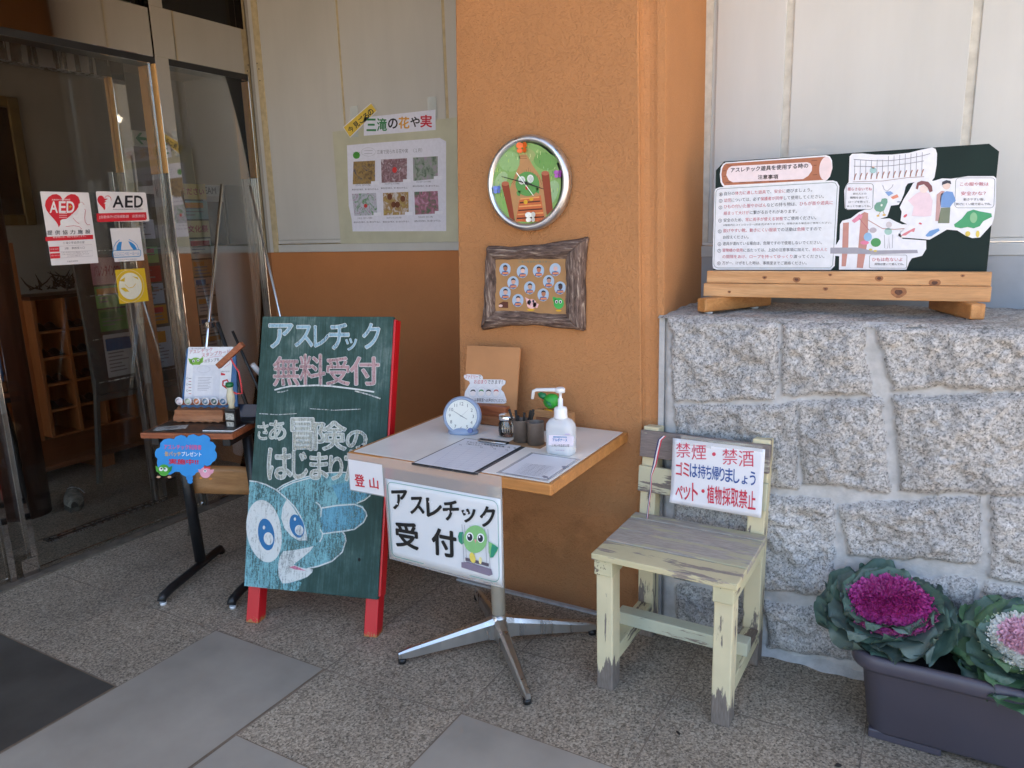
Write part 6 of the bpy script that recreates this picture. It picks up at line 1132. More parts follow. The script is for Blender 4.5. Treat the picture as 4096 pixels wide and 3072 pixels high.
# ---- rough granite retaining wall with the ledge
def stone_wall():
    Q = [((-.765, 1.132), (-.436, 1.135), (-.424, .888), (-.737, .862)), ((-.397, 1.132), (-.183, 1.134), (-.163, .94), (-.392, .91)), ((-.152, 1.135), (.75, 1.14), (.75, 1.02), (-.081, .96)),
         ((-.735, .828), (-.367, .875), (-.348, .612), (-.723, .56)), ((-.34, .881), (-.125, .908), (-.087, .64), (-.319, .63)), ((-.078, .922), (.43, .985), (.45, .70), (-.044, .652)), ((.47, .985), (.9, 1.0), (.9, .71), (.49, .70)),
         ((-.73, .53), (-.245, .575), (-.21, .262), (-.73, .215)), ((-.199, .561), (.147, .647), (.165, .455), (-.165, .425)), ((-.15, .345), (.155, .39), (.155, .07), (-.13, .06)), ((.185, .655), (.75, .68), (.75, .43), (.205, .42)), ((.20, .39), (.75, .40), (.75, .07), (.20, .07)),
         ((-.72, .175), (-.45, .18), (-.45, .04), (-.72, .03)), ((-.42, .18), (-.20, .205), (-.156, .06), (-.40, .03))]
    x0, x1, z1, st = -.789, .75, 1.145, .0052
    xs = np.arange(x0, x1+st, st); zs = np.linspace(0, z1, int(z1/st)); X, Z = np.meshgrid(xs, zs, indexing='ij')
    rs = np.random.RandomState(5)
    def nz(s, sh):
        n = int(3/s)+3; g = rs.rand(n, n); u, v = (X+1.5)/s, (Z+.2)/s; i, j = u.astype(int), v.astype(int); a, b = u-i, v-j; a, b = a*a*(3-2*a), b*b*(3-2*b)
        return ((g[i, j]*(1-a)+g[i+1, j]*a)*(1-b)+(g[i, j+1]*(1-a)+g[i+1, j+1]*a)*b-.5)*sh
    wob = nz(.09, .022)+nz(.03, .018)+nz(.012, .012); D = np.full(X.shape, -1.0); dip = nz(.16, .030)+nz(.07, .024)+nz(.03, .017)+nz(.014, .012)
    for q in Q:
        d = np.full(X.shape, 9.0)
        for (ax, az), (bx, bz) in zip(q, q[1:]+q[:1]):
            L = math.hypot(bx-ax, bz-az); d = np.minimum(d, ((X-ax)*(az-bz)+(Z-az)*(bx-ax))/L*-1)
        D = np.maximum(D, d)
    D = D+wob*.62+.010; h = np.clip(D/.018, 0, 1)**.5*.022+np.where(D > 0, np.clip(dip, -.02, .04)*np.clip(D/.04, 0, 1), nz(.05, .004))
    edge = np.clip((z1-Z)/.02, 0, 1)**.5; Y = 2.405-h*(.3+.7*edge)+.016*(1-edge)
    Y = Y+.02*np.clip(1-(X-x0)/.02, 0, 1)**2
    verts = np.stack([X, Y, Z], -1).reshape(-1, 3); nx, nzs = X.shape
    ii = np.arange(nx*nzs).reshape(nx, nzs); f = np.stack([ii[:-1, :-1], ii[1:, :-1], ii[1:, 1:], ii[:-1, 1:]], -1).reshape(-1, 4)
    me = bpy.data.meshes.new('stone_face'); me.from_pydata(verts.tolist(), [], f.tolist()); me.materials.append(M_MORTAR); me.materials.append(M_STONE)
    mk = (D[:-1, :-1] > .001).reshape(-1).astype(np.int32); me.polygons.foreach_set('material_index', mk); me.polygons.foreach_set('use_smooth', [True]*len(mk))
    t = thing('stone_wall', 'rough grey granite block wall with pale mortar joints behind the chair', 'stone wall'); o = bpy.data.objects.new('stone_face', me); C.objects.link(o); o.parent = t
    m = MB()
    def F(u, v):
        x = -.808+u*1.56; y = 2.40+v*.50; n = math.sin(x*31+y*17)*.0025+math.sin(x*77-y*53)*.0018+math.sin(x*13.7)*.002
        return Vector((x, y, 1.145+(n if .03 < v < .97 else n-.010*(1-min(v/.03, 1))) + .004*v))
    m.grid(F, 170, 46); m.build('ledge', granite('weathered_ledge', [(.20, .195, .19), (.40, .38, .355), (.52, .495, .46), (.62, .59, .55)], 170, .85, .8, .4, 6), t)
    m = MB(); m.box(-.806, -.787, 2.41, 2.9, 0, 1.135); m.box(-.787, .75, 2.44, 2.9, 0, 1.12); m.build('core', M_MORTAR, t)
    m = MB(); m.grid(lambda u, v: Vector((-.79+1.54*u, 2.405-(.030+.006*math.sin(u*37)+.004*math.sin(u*91))*(1-v), .001+(.020+.006*math.sin(u*53+1)+.003*math.sin(u*140))*v)), 160, 5); m.build('base_mortar', M_MORTAR, t)
stone_wall()
# ---- stucco pillar with a coved corner, slightly wider at the foot
def pillar():
    t = thing('pillar', 'orange stucco pillar carrying the round clock and the driftwood frame', 'pillar')
    H_ = 3.0
    P0 = [(-1.645, 3.1), (-1.675, 2.62), (-1.675, 2.50), (-1.645, 2.50), (-1.645, 2.39), (-1.640, 2.385), (-.849, 2.385), (-.845, 2.389), (-.845, 2.400), (-.838, 2.411), (-.826, 2.418), (-.812, 2.419), (-.800, 2.417), (-.788, 2.421), (-.785, 2.43), (-.785, 3.1)]
    def at(z):
        f = z/3.0; o = []
        for x, y in P0: o.append((x+(.113*f if x < -1.5 else -.049*f if x < -.83 else -.04*f*(x < -.795)-.045*f*(x >= -.795)*.5), y))
        return o
    m = MB(); n = 30; rows = [[m.b.verts.new((x, y, H_*k/n)) for x, y in at(H_*k/n)] for k in range(n+1)]
    for a, b in zip(rows, rows[1:]):
        for i in range(len(a)-1):
            if i < 4 or i >= 5 or True: m._f([a[i], a[i+1], b[i+1], b[i]])
    m.build('shaft', M_STUCCO, t)
    m = MB(); m.box(-1.66, -.84, 2.367, 2.384, .0015, .011); m.build('base_mortar', M_MORTAR, t)
    m = MB(); m.prism([(-1.605, .028), (-1.59, .052), (-1.565, .055), (-1.545, .035), (-1.55, .016), (-1.575, .012)], .004, Matrix.Translation((0, 2.3815, 0))); m.build('repair_patch', M_MORTAR, t)
pillar()
# ---- right wall of grey panels above the ledge
t = thing('panel_wall', 'light grey panel wall with narrow vertical joints above the granite ledge', 'wall')
m = MB()
for a, b in ((-.76, -.522), (-.497, .030), (.055, .60), (.625, 1.4)): m.box(a, b, 2.87, 2.93, 1.372, 3.0, bev=.003)
m.build('panel', M_PANEL, t)
m = MB(); m.box(-.522, -.497, 2.877, 2.93, 1.372, 3.0); m.box(.030, .055, 2.877, 2.93, 1.372, 3); m.box(.60, .625, 2.877, 2.93, 1.372, 3); m.box(-.81, -.775, 2.874, 2.93, 1.36, 3); m.build('joint', M_CAULK, t)
m = MB(); m.box(-.775, -.76, 2.882, 2.93, 1.372, 3); m.box(-.81, 1.4, 2.873, 2.93, 1.359, 1.3715, bev=.002); m.build('edge_strip', M_PANEL, t)
m = MB(); m.box(-.83, 1.4, 2.862, 2.93, 1.316, 1.357, bev=.003); m.build('sill_band', paint((.50, .52, .53), .5, .04, 5), t)
m = MB(); m.box(-.83, 1.4, 2.868, 2.93, 1.1, 1.3158); m.build('lower_wall', M_CONC, t)
# ---- left wall: beige panels over an orange dado
t = thing('panel_wall', 'beige panel wall with an orange lower part between the glass doors and the pillar', 'wall')
m = MB(); m.box(-3.30, -2.751, 3.10, 3.2, 1.412, 3, bev=.002); m.box(-2.735, -2.108, 3.10, 3.2, 1.412, 3, bev=.002); m.box(-2.090, -1.5, 3.10, 3.2, 1.412, 3, bev=.002); m.box(-3.42, -3.345, 3.10, 3.2, 1.343, 3); m.build('panel', M_PANEL_L, t)
m = MB(); m.box(-3.345, -3.30, 3.096, 3.2, 1.343, 3, bev=.003); m.build('corner_strip', M_CAULK_Y, t)
for z in (2.365, 2.335, 2.275): m = MB(); m.lathe([(.004, 0), (.003, .002)], 8, Matrix.Translation((-3.335+.01*(z < 2.35), 3.0955, z)) @ Matrix.Rotation(R(90), 4, 'X')); m.build('screw', M_BLACK, t)
m = MB(); m.box(-2.751, -2.735, 3.104, 3.2, 1.412, 3); m.box(-2.108, -2.09, 3.104, 3.2, 1.412, 3); m.build('joint', M_CAULK_Y, t)
m = MB(); m.box(-3.30, -1.5, 3.098, 3.2, 1.391, 1.411, bev=.002); m.box(-3.30, -1.5, 3.094, 3.2, 1.344, 1.386, bev=.002); m.build('sill_band', M_PANEL_L, t)
m = MB(); m.box(-3.42, -1.5, 3.102, 3.2, 0, 1.343); m.build('dado', M_DADO, t)
m = MB(); m.box(-3.42, -1.5, 3.12, 3.2, 1.343, 1.42); m.build('groove', M_CAULK_Y, t)
# ---- glass entrance front
t = thing('glass_entrance', 'polished steel and glass entrance front with sliding doors on the left', 'entrance')
X0 = -3.37
m = MB(); m.box(X0-.10, X0, 2.49, 3.10, 2.305, 2.535, bev=.002); m.box(X0-.10, X0, -1.2, 2.482, 2.300, 2.52, bev=.002); m.build('header', M_MIRROR, t)
m = MB(); m.box(X0-.11, X0-.004, 2.565, 3.05, 2.275, 2.304); m.box(X0-.11, X0-.004, -1.2, 2.49, 2.270, 2.299); m.build('door_rail', M_BLACK, t)
m = MB(); m.box(X0-.13, X0-.001, 2.49, 2.565, 0, 3.0, bev=.0015); m.build('post', M_MIRROR, t)
m = MB(); m.box(X0-.13, X0-.001, 3.055, 3.0995, 0, 3.0, bev=.0015); m.build('post', M_MIRROR, t)
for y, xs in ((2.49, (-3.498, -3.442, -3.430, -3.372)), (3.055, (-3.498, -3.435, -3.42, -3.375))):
    m = MB(); m.box(xs[0], xs[1], y-.007, y-.0005, 1.76, 2.27); m.box(xs[2], xs[3], y-.007, y-.0005, 1.76, 2.27); m.build('reflection_strip', M_TAN, t)  # painted reflection on the upper part of the posts
    m = MB(); m.box(xs[0], xs[1], y-.006, y-.0005, .0, 1.758); m.box(xs[2], xs[3], y-.006, y-.0005, .0, 1.758); m.build('edge_strip', M_STEEL, t)
m = MB(); m.box(X0-.012, X0-.004, 2.566, 3.054, 0.02, 2.274); m.build('glass_pane', M_GLASS, t)
m = MB(); m.box(X0-.012, X0-.004, 1.60, 2.46, 0.03, 2.269); m.build('glass_pane', M_GLASS, t)
m = MB(); m.box(X0-.012, X0-.004, .2, 1.47, 0.03, 2.269); m.build('glass_pane', M_GLASS, t)
m = MB(); m.box(X0-.06, X0-.05, 2.57, 3.05, 2.54, 3.0); m.box(X0-.06, X0-.05, -1.2, 2.48, 2.54, 3.0); m.build('transom_glass', glass('dark_transom_glass', (.10, .08, .07), .8), t)
m = MB(); m.box(X0-.045, X0-.001, 1.575, 1.60, 0, 2.27, bev=.001); m.box(X0-.045, X0-.001, 1.48, 1.505, 0, 2.27, bev=.001); m.box(X0-.001, X0+.001, 1.53, 1.60, .0, .085); m.build('door_stile', M_MIRROR, t)
m = MB(); m.box(X0-.04, X0-.034, 1.5055, 1.5745, .0, 2.27); m.build('glass_pane', M_GLASS, t)
m = MB(); m.box(X0-.02, X0+.045, -1, 3.08, .001, .008); m.build('threshold', paint((.16, .13, .10), .5, .2, 20), t)
X1 = -3.68
m = MB(); m.box(X1-.08, X1, -1.2, 2.46, 2.24, 2.44, bev=.002); m.build('inner_header', M_STEEL, t)
m = MB(); m.box(X1-.06, X1, 2.46, 2.53, 0, 3.0, bev=.0015); m.build('inner_post', M_MIRROR, t)
m = MB(); m.box(X1-.055, X1-.036, 2.452, 2.4595, 1.78, 2.24); m.box(X1-.026, X1-.004, 2.452, 2.4595, 1.78, 2.24); m.build('reflection_strip', M_TAN, t)  # same painted reflection on the inner post
m = MB(); m.box(X1-.05, X1-.01, 2.40, 2.424, .012, 1.78, bev=.001); m.build('inner_stile', M_STEEL, t)
m = MB(); m.box(X1-.034, X1-.026, 1.55, 2.46, .02, 2.24); m.build('inner_glass', glass('inner_door_glass', (.97, .97, .97), .5, 1.45), t)
m = MB(); m.box(X1-.06, X1-.045, 1.81, 2.46, .001, .006); m.box(X1-.03, X1-.005, 1.81, 2.46, .001, .006); m.build('floor_track', M_BLACK, t)
m = MB(); m.box(X1-.045, X1-.03, 1.81, 2.46, .001, .007); m.box(X1-.005, X1+.004, 1.81, 2.46, .001, .007); m.build('floor_track', M_STEEL, t)
# ---- stickers on the glass
def sticker(name, label, key, y, z, w_, h_, c='#e2dcdc', rad=.003, rot=0, cat='sticker'):
    t = thing(name, label, cat, (-3.3655, y, z), (0, rot, R(90)))
    m = MB(); rr = [(x, q) for x, q in rrect(-w_/2, 0, w_/2, h_, rad)]; m.prism(rr, .0015); m.build('sheet', paint(c, .5, .02, 20), t)
    art(key, t, 'printing'); return t
sticker('aed_sticker', 'tall white notice with a large red heart and AED on the glass door', 'aed_tall', 1.957, 1.341, .212, .314)
sticker('aed_sticker', 'wide white AED sticker with a red lower band on the glass', 'aed_wide', 2.222, 1.526, .25, .136, rad=.008)
sticker('baby_room_sticker', 'white sticker with a blue arc and blue lettering on the glass', 'babyroom', 2.217, 1.341, .151, .155)
sticker('yellow_sticker', 'square yellow sticker with a white circle on the glass', 'yellow', 2.213, 1.144, .152, .160, c='#d8b020')
# ---- porch-side objects on the left wall
t = thing('notice_board', 'pale board with six plant photos and two title strips on the beige wall', 'notice board', (-2.45, 3.09, 1.386))
m = MB(); m.prism(rrect(-.372, 0, .42, .578, .004), .012); m.build('backing_board', paint((.50, .49, .36), .6, .08, 5), t)
sp = {}
for i, (a, b, c) in enumerate((((.10, .06, .04), (.34, .22, .07), (.06, .06, .10)), ((.42, .30, .34), (.16, .07, .08), (.55, .5, .55)), ((.07, .12, .07), (.26, .3, .26), (.34, .24, .34)), ((.10, .24, .09), (.5, .5, .6), (.28, .16, .2)), ((.62, .60, .60), (.30, .17, .05), (.45, .38, .12)), ((.07, .15, .08), (.32, .12, .18), (.5, .3, .4)))):
    x = N('plant_photo_%d' % i); n = x.noise(28, 4, .6, None, 1.2); x.col((x.ramp(n, 0, [(.35, a), (.52, b), (.68, c)]), 0)).rough(.4); sp['photo%d' % i] = x.m
sp['tapew'] = film('white_tape', (.7, .75, .72), .6)
art('poster', t, 'posters', y0=-.001, step=.0004, special=sp)
# ---- round wall clock
t = thing('wall_clock', 'round wall clock with silver rim and painted bridge scene on the orange pillar', 'clock', (-1.272, 2.357, 1.597))
RX = Matrix.Rotation(R(90), 4, "X")
m = MB(); m.lathe([(.120, -.028), (.160, -.026), (.1635, -.012), (.162, .002), (.155, .012), (.146, .014), (.140, .008), (.1365, .000), (.1365, -.006), (.1365, -.010), (.05, -.010)], 72, RX); m.build('rim', steel('silver_plastic_rim', (.70, .71, .74), .36), t)
art('clockface', t, 'dial', y0=-.0015, step=.0002)
for nm, x, z, w_ in (('minute_hand', -.099, .028, .005), ('hour_hand', .067, -.023, .007)):
    m = MB(); d = Vector((x, 0, z)); m.beam(Vector((0, -.007 if w_ < .006 else -.0062, 0))-d*.22, Vector((0, -.007 if w_ < .006 else -.0062, 0))+d, w_, .0006, up=(0, 1, 0), w2=.002); m.build(nm, M_BLACK, t)
m = MB(); m.beam((-.038, -.0078, .038), (.028, -.0078, -.044), .0018, .0005, up=(0, 1, 0)); m.build('second_hand', M_CHROME, t)
m = MB(); m.lathe([(.006, 0), (.006, .004), (.001, .005)], 14, RX @ Matrix.Translation((0, 0, .005))); m.build('hub', M_BLACK, t)
for x, z, c, s in ((-.012, .117, '#e86a20', 1.15), (.124, .022, '#a050a8', .8), (-.118, -.018, '#6f88d8', .85), (.016, -.118, '#e4e4dc', 1.1)):
    m = MB()
    for sx in (-1, 1):
        for dz, rx_, rz_ in ((.009, .010, .009), (-.006, .008, .007)):
            vs_ = [m.b.verts.new((x+s*sx*(.008+rx_*math.cos(a)), -.006-.004*s*(1+math.cos(a)), z+s*(dz+rz_*math.sin(a)))) for a in [2*PI*k/14 for k in range(14)]]; m._f(vs_)
    m.build('butterfly', paint(c, .5, .1, 80), t, solid=.0015, fix=False)
# ---- driftwood picture frame
t = thing('driftwood_frame', 'driftwood picture frame holding a collage of small staff portraits below the clock', 'picture frame', (-1.271, 2.362, 1.24))
def barkm(nm, sc):
    x = N(nm); mp = x.map(sc); n = x.noise(1.5, 8, .72, mp, .7); x.col((x.ramp(n, 0, [(.32, (.03, .018, .014)), (.43, (.10, .062, .048)), (.55, (.20, .135, .11)), (.64, (.45, .36, .28))]), 0)).rough(.85); x.bump((n, 0), 1.0, .006); return x.m
BH_, BV_ = barkm('bark_lengthwise', (8, 30, 70)), barkm('bark_upright', (70, 30, 8))
O = [(-.182, .140), (-.085, .136), (.02, .141), (.10, .150), (.219, .166)], [(.219, .166), (.207, .08), (.206, 0), (.206, -.08), (.203, -.153)], [(.203, -.153), (.10, -.146), (0, -.140), (-.10, -.147), (-.221, -.168)], [(-.221, -.168), (-.205, -.09), (-.194, 0), (-.190, .07), (-.182, .140)]
I_ = [(-.138, .094), (-.07, .094), (0, .094), (.07, .094), (.139, .093)], [(.139, .093), (.139, .04), (.139, 0), (.139, -.05), (.139, -.096)], [(.139, -.096), (.07, -.094), (0, -.092), (-.07, -.09), (-.144, -.088)], [(-.144, -.088), (-.143, -.04), (-.141, 0), (-.14, .05), (-.138, .094)]
for k in range(4):
    m = MB(); o_, i_ = O[k], I_[k]
    def lp(L, u): u = min(max(u, 0), .9999)*(len(L)-1); a = int(u); f = u-a; return (L[a][0]*(1-f)+L[a+1][0]*f, L[a][1]*(1-f)+L[a+1][1]*f)
    def F(u, v):
        a, b = lp(o_, u), lp(i_, u); h = math.sin(PI*(.06+.88*v))**.5; wv = 1+.06*math.sin(u*9+k)+.05*math.sin(u*31+v*9+k*2)+.04*math.sin(v*31+u*7)
        j = .0012*math.sin(u*19+k*3)*(1-v)
        return Vector((a[0]*(1-v)+b[0]*v+j, .022-.036*h*wv*(min(1, v*6+.2)), a[1]*(1-v)+b[1]*v+j))
    m.grid(F, 60, 16); m.build('frame_rail', BH_ if k % 2 == 0 else BV_, t, fix=False, solid=.004)
m = MB(); m.box(-.150, .150, -.004, .012, -.105, .105); m.build('backing', paint((.40, .215, .085), .6, .06, 20), t)
art('collage', t, 'portraits', y0=-.0042, step=.0003)
# ================================================================== objects on the porch
# ---- A-frame chalkboard
LEAN = .289
t = thing('chalkboard_stand', 'green A-frame chalkboard on red legs with a large blue chalk bird drawing', 'chalkboard', (-1.927, 1.77, 0), (0, 0, .263))
TL_ = Matrix.Rotation(-LEAN, 4, 'X')
m = MB(); m.box(-.2755, .2755, .0, .022, .149, 1.185, TL_, bev=.003); m.build('writing_board', M_BOARD, t)
for x, n_ in ((-.245, 0), (.245, 1)):
    m = MB(); m.beam(TL_ @ Vector((x, .048, 0.008)), TL_ @ Vector((x, .048, 1.165)), .052, .052, up=(0, -1, 0), bev=.003); m.build('leg', M_RED, t)
for x in (-.20, .03):
    m = MB(); m.beam((x, .335, .008), (x*.98, .385, 1.10), .045, .035, up=(0, -1, 0), bev=.003); m.build('leg', M_RED, t)
m = MB(); m.beam((-.20, .375, .36), (.03, .375, .36), .035, .05, bev=.002); m.build('crossbar', M_RED, t)
m = MB(); m.beam(TL_ @ Vector((.2795, .030, .16)), TL_ @ Vector((.2795, .030, 1.175)), .008, .045, up=(0, -1, 0)); m.build('edge_rail', M_RED, t)
art('chalk', t, 'chalk_drawing', y0=-.0008, step=.0003, special=CH, tweak=lambda q: TL_ @ Vector((q.x, q.y, q.z+.149)))
# ---- reception table
TC = (-1.296, 2.07, 0)
t = thing('reception_table', 'white topped table with wooden edge on a four-star metal foot by the pillar', 'table', TC)
m = MB(); m.box(-.352, .376, -.278, .299, .699, .7335, bev=.001); m.build('tabletop', M_LAM, t)
m = MB(); m.box(-.366, .390, -.292, -.2785, .698, .733, bev=.004); m.box(-.366, .390, .2995, .312, .698, .733, bev=.003); m.box(-.366, -.3525, -.278, .299, .698, .733, bev=.003); m.box(.3765, .390, -.278, .299, .698, .733, bev=.003); m.build('wooden_edge', M_TABLEEDGE, t)
pole_m = N('scuffed_white_pole'); n = pole_m.noise(12, 6, .7, pole_m.map((3, 3, 1))); pole_m.col((pole_m.ramp(n, 0, [(.35, (.62, .58, .50)), (.6, (.60, .55, .46)), (.68, (.42, .24, .10))]), 0)).rough(.4)
SX, SY = .050, -.045
m = MB(); m.lathe([(.0245, .125), (.0245, .68), (.05, .69), (.05, .698)], 28, Matrix.Translation((SX, SY, 0))); m.build('pole', pole_m.m, t)
m = MB(); m.lathe([(.030, .035), (.036, .06), (.030, .10), (.027, .128)], 28, Matrix.Translation((SX, SY, 0))); m.build('hub', M_ALU, t)
for tx, ty in ((-1.500, 1.775), (-.998, 1.778), (-.978, 2.252), (-1.505, 2.283)):
    m = MB(); a = Vector((SX, SY, .082)); b = Vector((tx-TC[0], ty-TC[1], .030)); L = []
    d = (b-a); dxy = Vector((d.x, d.y, 0)).normalized(); pr = Vector((-dxy.y, dxy.x, 0))
    secs = []
    for f, hh, ww in ((.03, .040, .026), (.15, .032, .019), (.5, .024, .015), (.9, .016, .012), (1.0, .010, .008)):
        c = a+d*f; secs.append([m.b.verts.new(c+pr*i*ww+Vector((0, 0, j*hh))) for i, j in ((-1, -1), (1, -1), (1, .55), (.55, 1), (-.55, 1), (-1, .55))])
    for s0, s1 in zip(secs, secs[1:]):
        for k in range(6): m._f([s0[k], s0[(k+1) % 6], s1[(k+1) % 6], s1[k]])
    m._f(secs[0][::-1]); m._f(secs[-1]); m.build('foot_arm', M_ALU, t)
    m = MB(); m.lathe([(.014, .001), (.014, .016), (.010, .018)], 16, Matrix.Translation((b.x-dxy.x*.012, b.y-dxy.y*.012, 0))); m.build('foot_pad', M_BLACK, t)
# signs hanging from the table's front edge
t = thing('reception_sign', 'white sign reading アスレチック受付 hanging from the table edge', 'sign', (-1.287, 1.772, .392))
def swing(q): return Vector((q.x, q.y-.010*math.sin((q.x+.216)*5)*(1-q.z/.27)**2, q.z))
m = MB(); m.grid(lambda u, v: swing(Vector((-.216+.432*u, 0, .273*v))), 24, 10); m.build('sheet', paint((.72, .74, .76), .35, .02, 5), t, solid=.0008, fix=False)
art('reception', t, 'printing', y0=-.0022, step=.0004, tweak=swing)
m = MB(); m.grid(lambda u, v: swing(Vector((-.223+.444*u, .002, -.008+.325*v))), 16, 8); m.quad((-.223, .002, .317), (.221, .002, .317), (.221, .002, .343), (-.223, .002, .343)); m.build('plastic_sleeve', M_FILM, t)
t = thing('hiking_sign', 'small white sign with two red characters 登山 at the table corner', 'sign', (-1.585, 1.7715, .604))
m = MB(); m.prism(rrect(-.0715, 0, .0715, .106, .001), .0008); m.build('sheet', M_PAPER, t); art('tozan', t, 'printing')
m = MB(); m.quad((-.076, .0015, -.004), (.076, .0015, -.004), (.076, .0015, .128), (-.076, .0015, .128)); m.build('plastic_sleeve', M_FILM, t)
# ---- things on the table, z of the top
TZ = .7336
t = thing('alarm_clock', 'pale blue round alarm clock at the left of the reception table', 'alarm clock', (-1.431, 2.125, TZ), (0, 0, R(16)))
M_BLUE = paint((.27, .34, .48), .3, .03, 10, name='pale_blue_plastic'); TA = Matrix.Translation((0, 0, .064)) @ Matrix.Rotation(R(90-12), 4, 'X')
m = MB(); m.lathe([(.03, -.045), (.056, -.035), (.0685, -.012), (.0705, .004), (.0665, .012), (.0605, .015), (.058, .010), (.058, .009)], 48, TA); m.lathe([(.052, 0), (.056, .004), (.054, .012), (.03, .030)], 36, Matrix.Translation((0, .004, 0)), sq=(1, .62, 2.4)); m.build('case', M_BLUE, t)
m = MB(); m.lathe([(.0575, .009), (.0575, .0105)], 48, TA); m.build('dial', paint((.66, .68, .64), .4, .02, 8), t)
lt = MB(); 
dl = bmesh.new(); 
def dial_text(parent, M, r, sz):
    b = bmesh.new()
    for k in range(1, 13):
        co, fs = text_mesh(str(k), .0); c = (co.min(0)+co.max(0))/2; a = R(90-30*k)
        vs_ = [b.verts.new(M @ Vector(((p[0]-c[0])*sz+r*math.cos(a), (p[1]-c[1])*sz+r*math.sin(a), 0))) for p in co]
        for f, _ in fs:
            try: b.faces.new([vs_[i] for i in f])
            except ValueError: pass
    for k in range(60):
        a = R(6*k); p = Vector((math.cos(a), math.sin(a), 0))*r*1.2
        q = [b.verts.new(M @ (p+Vector((dx, dy, 0))*.0005)) for dx, dy in ((-1, -1), (1, -1), (1, 1), (-1, 1))]; b.faces.new(q)
    me = bpy.data.meshes.new('numerals'); b.to_mesh(me); b.free(); me.materials.append(paint((.08, .09, .10), .5)); o = bpy.data.objects.new('numerals', me); C.objects.link(o); o.parent = parent
dial_text(t, TA @ Matrix.Translation((0, 0, .0109)), .0435, .017)
for nm, a, L, w_ in (('hour_hand', 90-30*3.9, .024, .0028), ('minute_hand', 90-6*50, .036, .0024), ('second_hand', 90-6*8, .034, .0006)):
    m = MB(); d = Vector((math.cos(R(a)), math.sin(R(a)), 0)); p = [TA @ (Vector((0, 0, .0113))-d*.006), TA @ (Vector((0, 0, .0113))+d*L)]
    m.beam(p[0], p[1], w_, .0004, up=TA.to_3x3() @ Vector((0, 0, 1)), w2=w_*.5); m.build(nm, paint((.15, .18, .19), .4), t)
m = MB(); m.lathe([(.010, 0), (.009, .006)], 20, Matrix.Translation((.040, -.040, .022)) @ Matrix.Rotation(R(70), 4, 'X')); m.build('button', paint((.08, .12, .30), .3), t)
t = thing('family_stay_board', 'leaning brown panel with a white cut-out notice about family stays', 'notice panel', (-1.425, 2.29, TZ+.004))
TB = Matrix.Rotation(R(-6), 4, 'X')
m = MB(); m.prism([(-.117, .0), (-.105, .279), (.125, .284), (.112, .0)], .006, TB @ Matrix.Translation((0, .006, 0))); m.build('panel', paint((.50, .235, .095), .55, .08, 5), t)
art('family', t, 'notice', y0=-.0006, step=.0003, tweak=lambda q: TB @ Vector((q.x, q.y+.005, q.z)))
m = MB(); m.box(-.058, .090, -.026, .008, .030, .066, bev=.003); m.build('rail', M_CEDAR, t)
m = MB(); m.box(-.10, .105, -.040, .012, -.003, .031, bev=.005); m.build('log_base', wood('log_base_wood', (.20, .06, .02), (.42, .17, .07), 'x', 1), t)
t = thing('jar', 'small glass jar with a metal lid beside the tin cups', 'jar', (-1.268, 2.165, TZ))
m = MB(); m.lathe([(.026, .001), (.032, .004), (.0335, .02), (.032, .046), (.027, .056), (.027, .062), (.0255, .062), (.0255, .055), (.030, .045), (.0315, .02), (.030, .006), (.012, .005)], 32); m.build('glass_body', M_JAR, t)
m = MB(); m.lathe([(.0305, .060), (.0315, .063), (.0315, .073), (.029, .076), (.01, .0765)], 32); m.build('lid', M_CHROME, t)
m = MB(); [m.tube([(.018-.012*i, .004*i-.01, .006), (.02-.016*i, .01*i-.012, .045)], .0022, 6) for i in range(4)]; m.build('contents', M_BLACK, t)
M_TIN = paint((.145, .115, .095), .45, .12, 25, name='grey_brown_tin')
def cup(x, y, label, pens):
    t = thing('cup', label, 'cup', (x, y, TZ+.002), (0, 0, rnd.uniform(0, 3)))
    m = MB(); m.lathe([(.026, 0), (.0285, .001), (.0285, .074), (.0300, .076), (.0280, .0765), (.0265, .072), (.0265, .004), (.01, .003)], 30); m.build('body', M_TIN, t)
    return t
cup(-1.188, 2.12, 'grey brown tin cup holding the black pens', 1); cup(-1.129, 2.11, 'grey brown empty tin cup on the right of the pair', 0)
for i in range(7):
    a = rnd.uniform(0, 6.28); o_ = Vector((-1.188+.012*math.cos(a), 2.12+.012*math.sin(a), TZ+.006)); e_ = o_+Vector((.022*math.cos(a)+(.012 if i > 1 else -.012), .012*math.sin(a), .100+rnd.uniform(-.01, .012)))
    m = MB(); m.beam(o_, e_, .009, .0035, up=(0, -1, .2), bev=.001); tag(m.build('pen', M_BLACK), 'flat black pencil standing in the left tin cup', 'pen', 'black pencils in the tin cup')
m = MB(); m.box(-.066, .066, -.036, .036, 0, .002); tag(m.build('coaster', paint((.34, .19, .09), .7, .1, 20), None, (-1.158, 2.105, TZ)), 'thin brown card under the two tin cups', 'coaster')
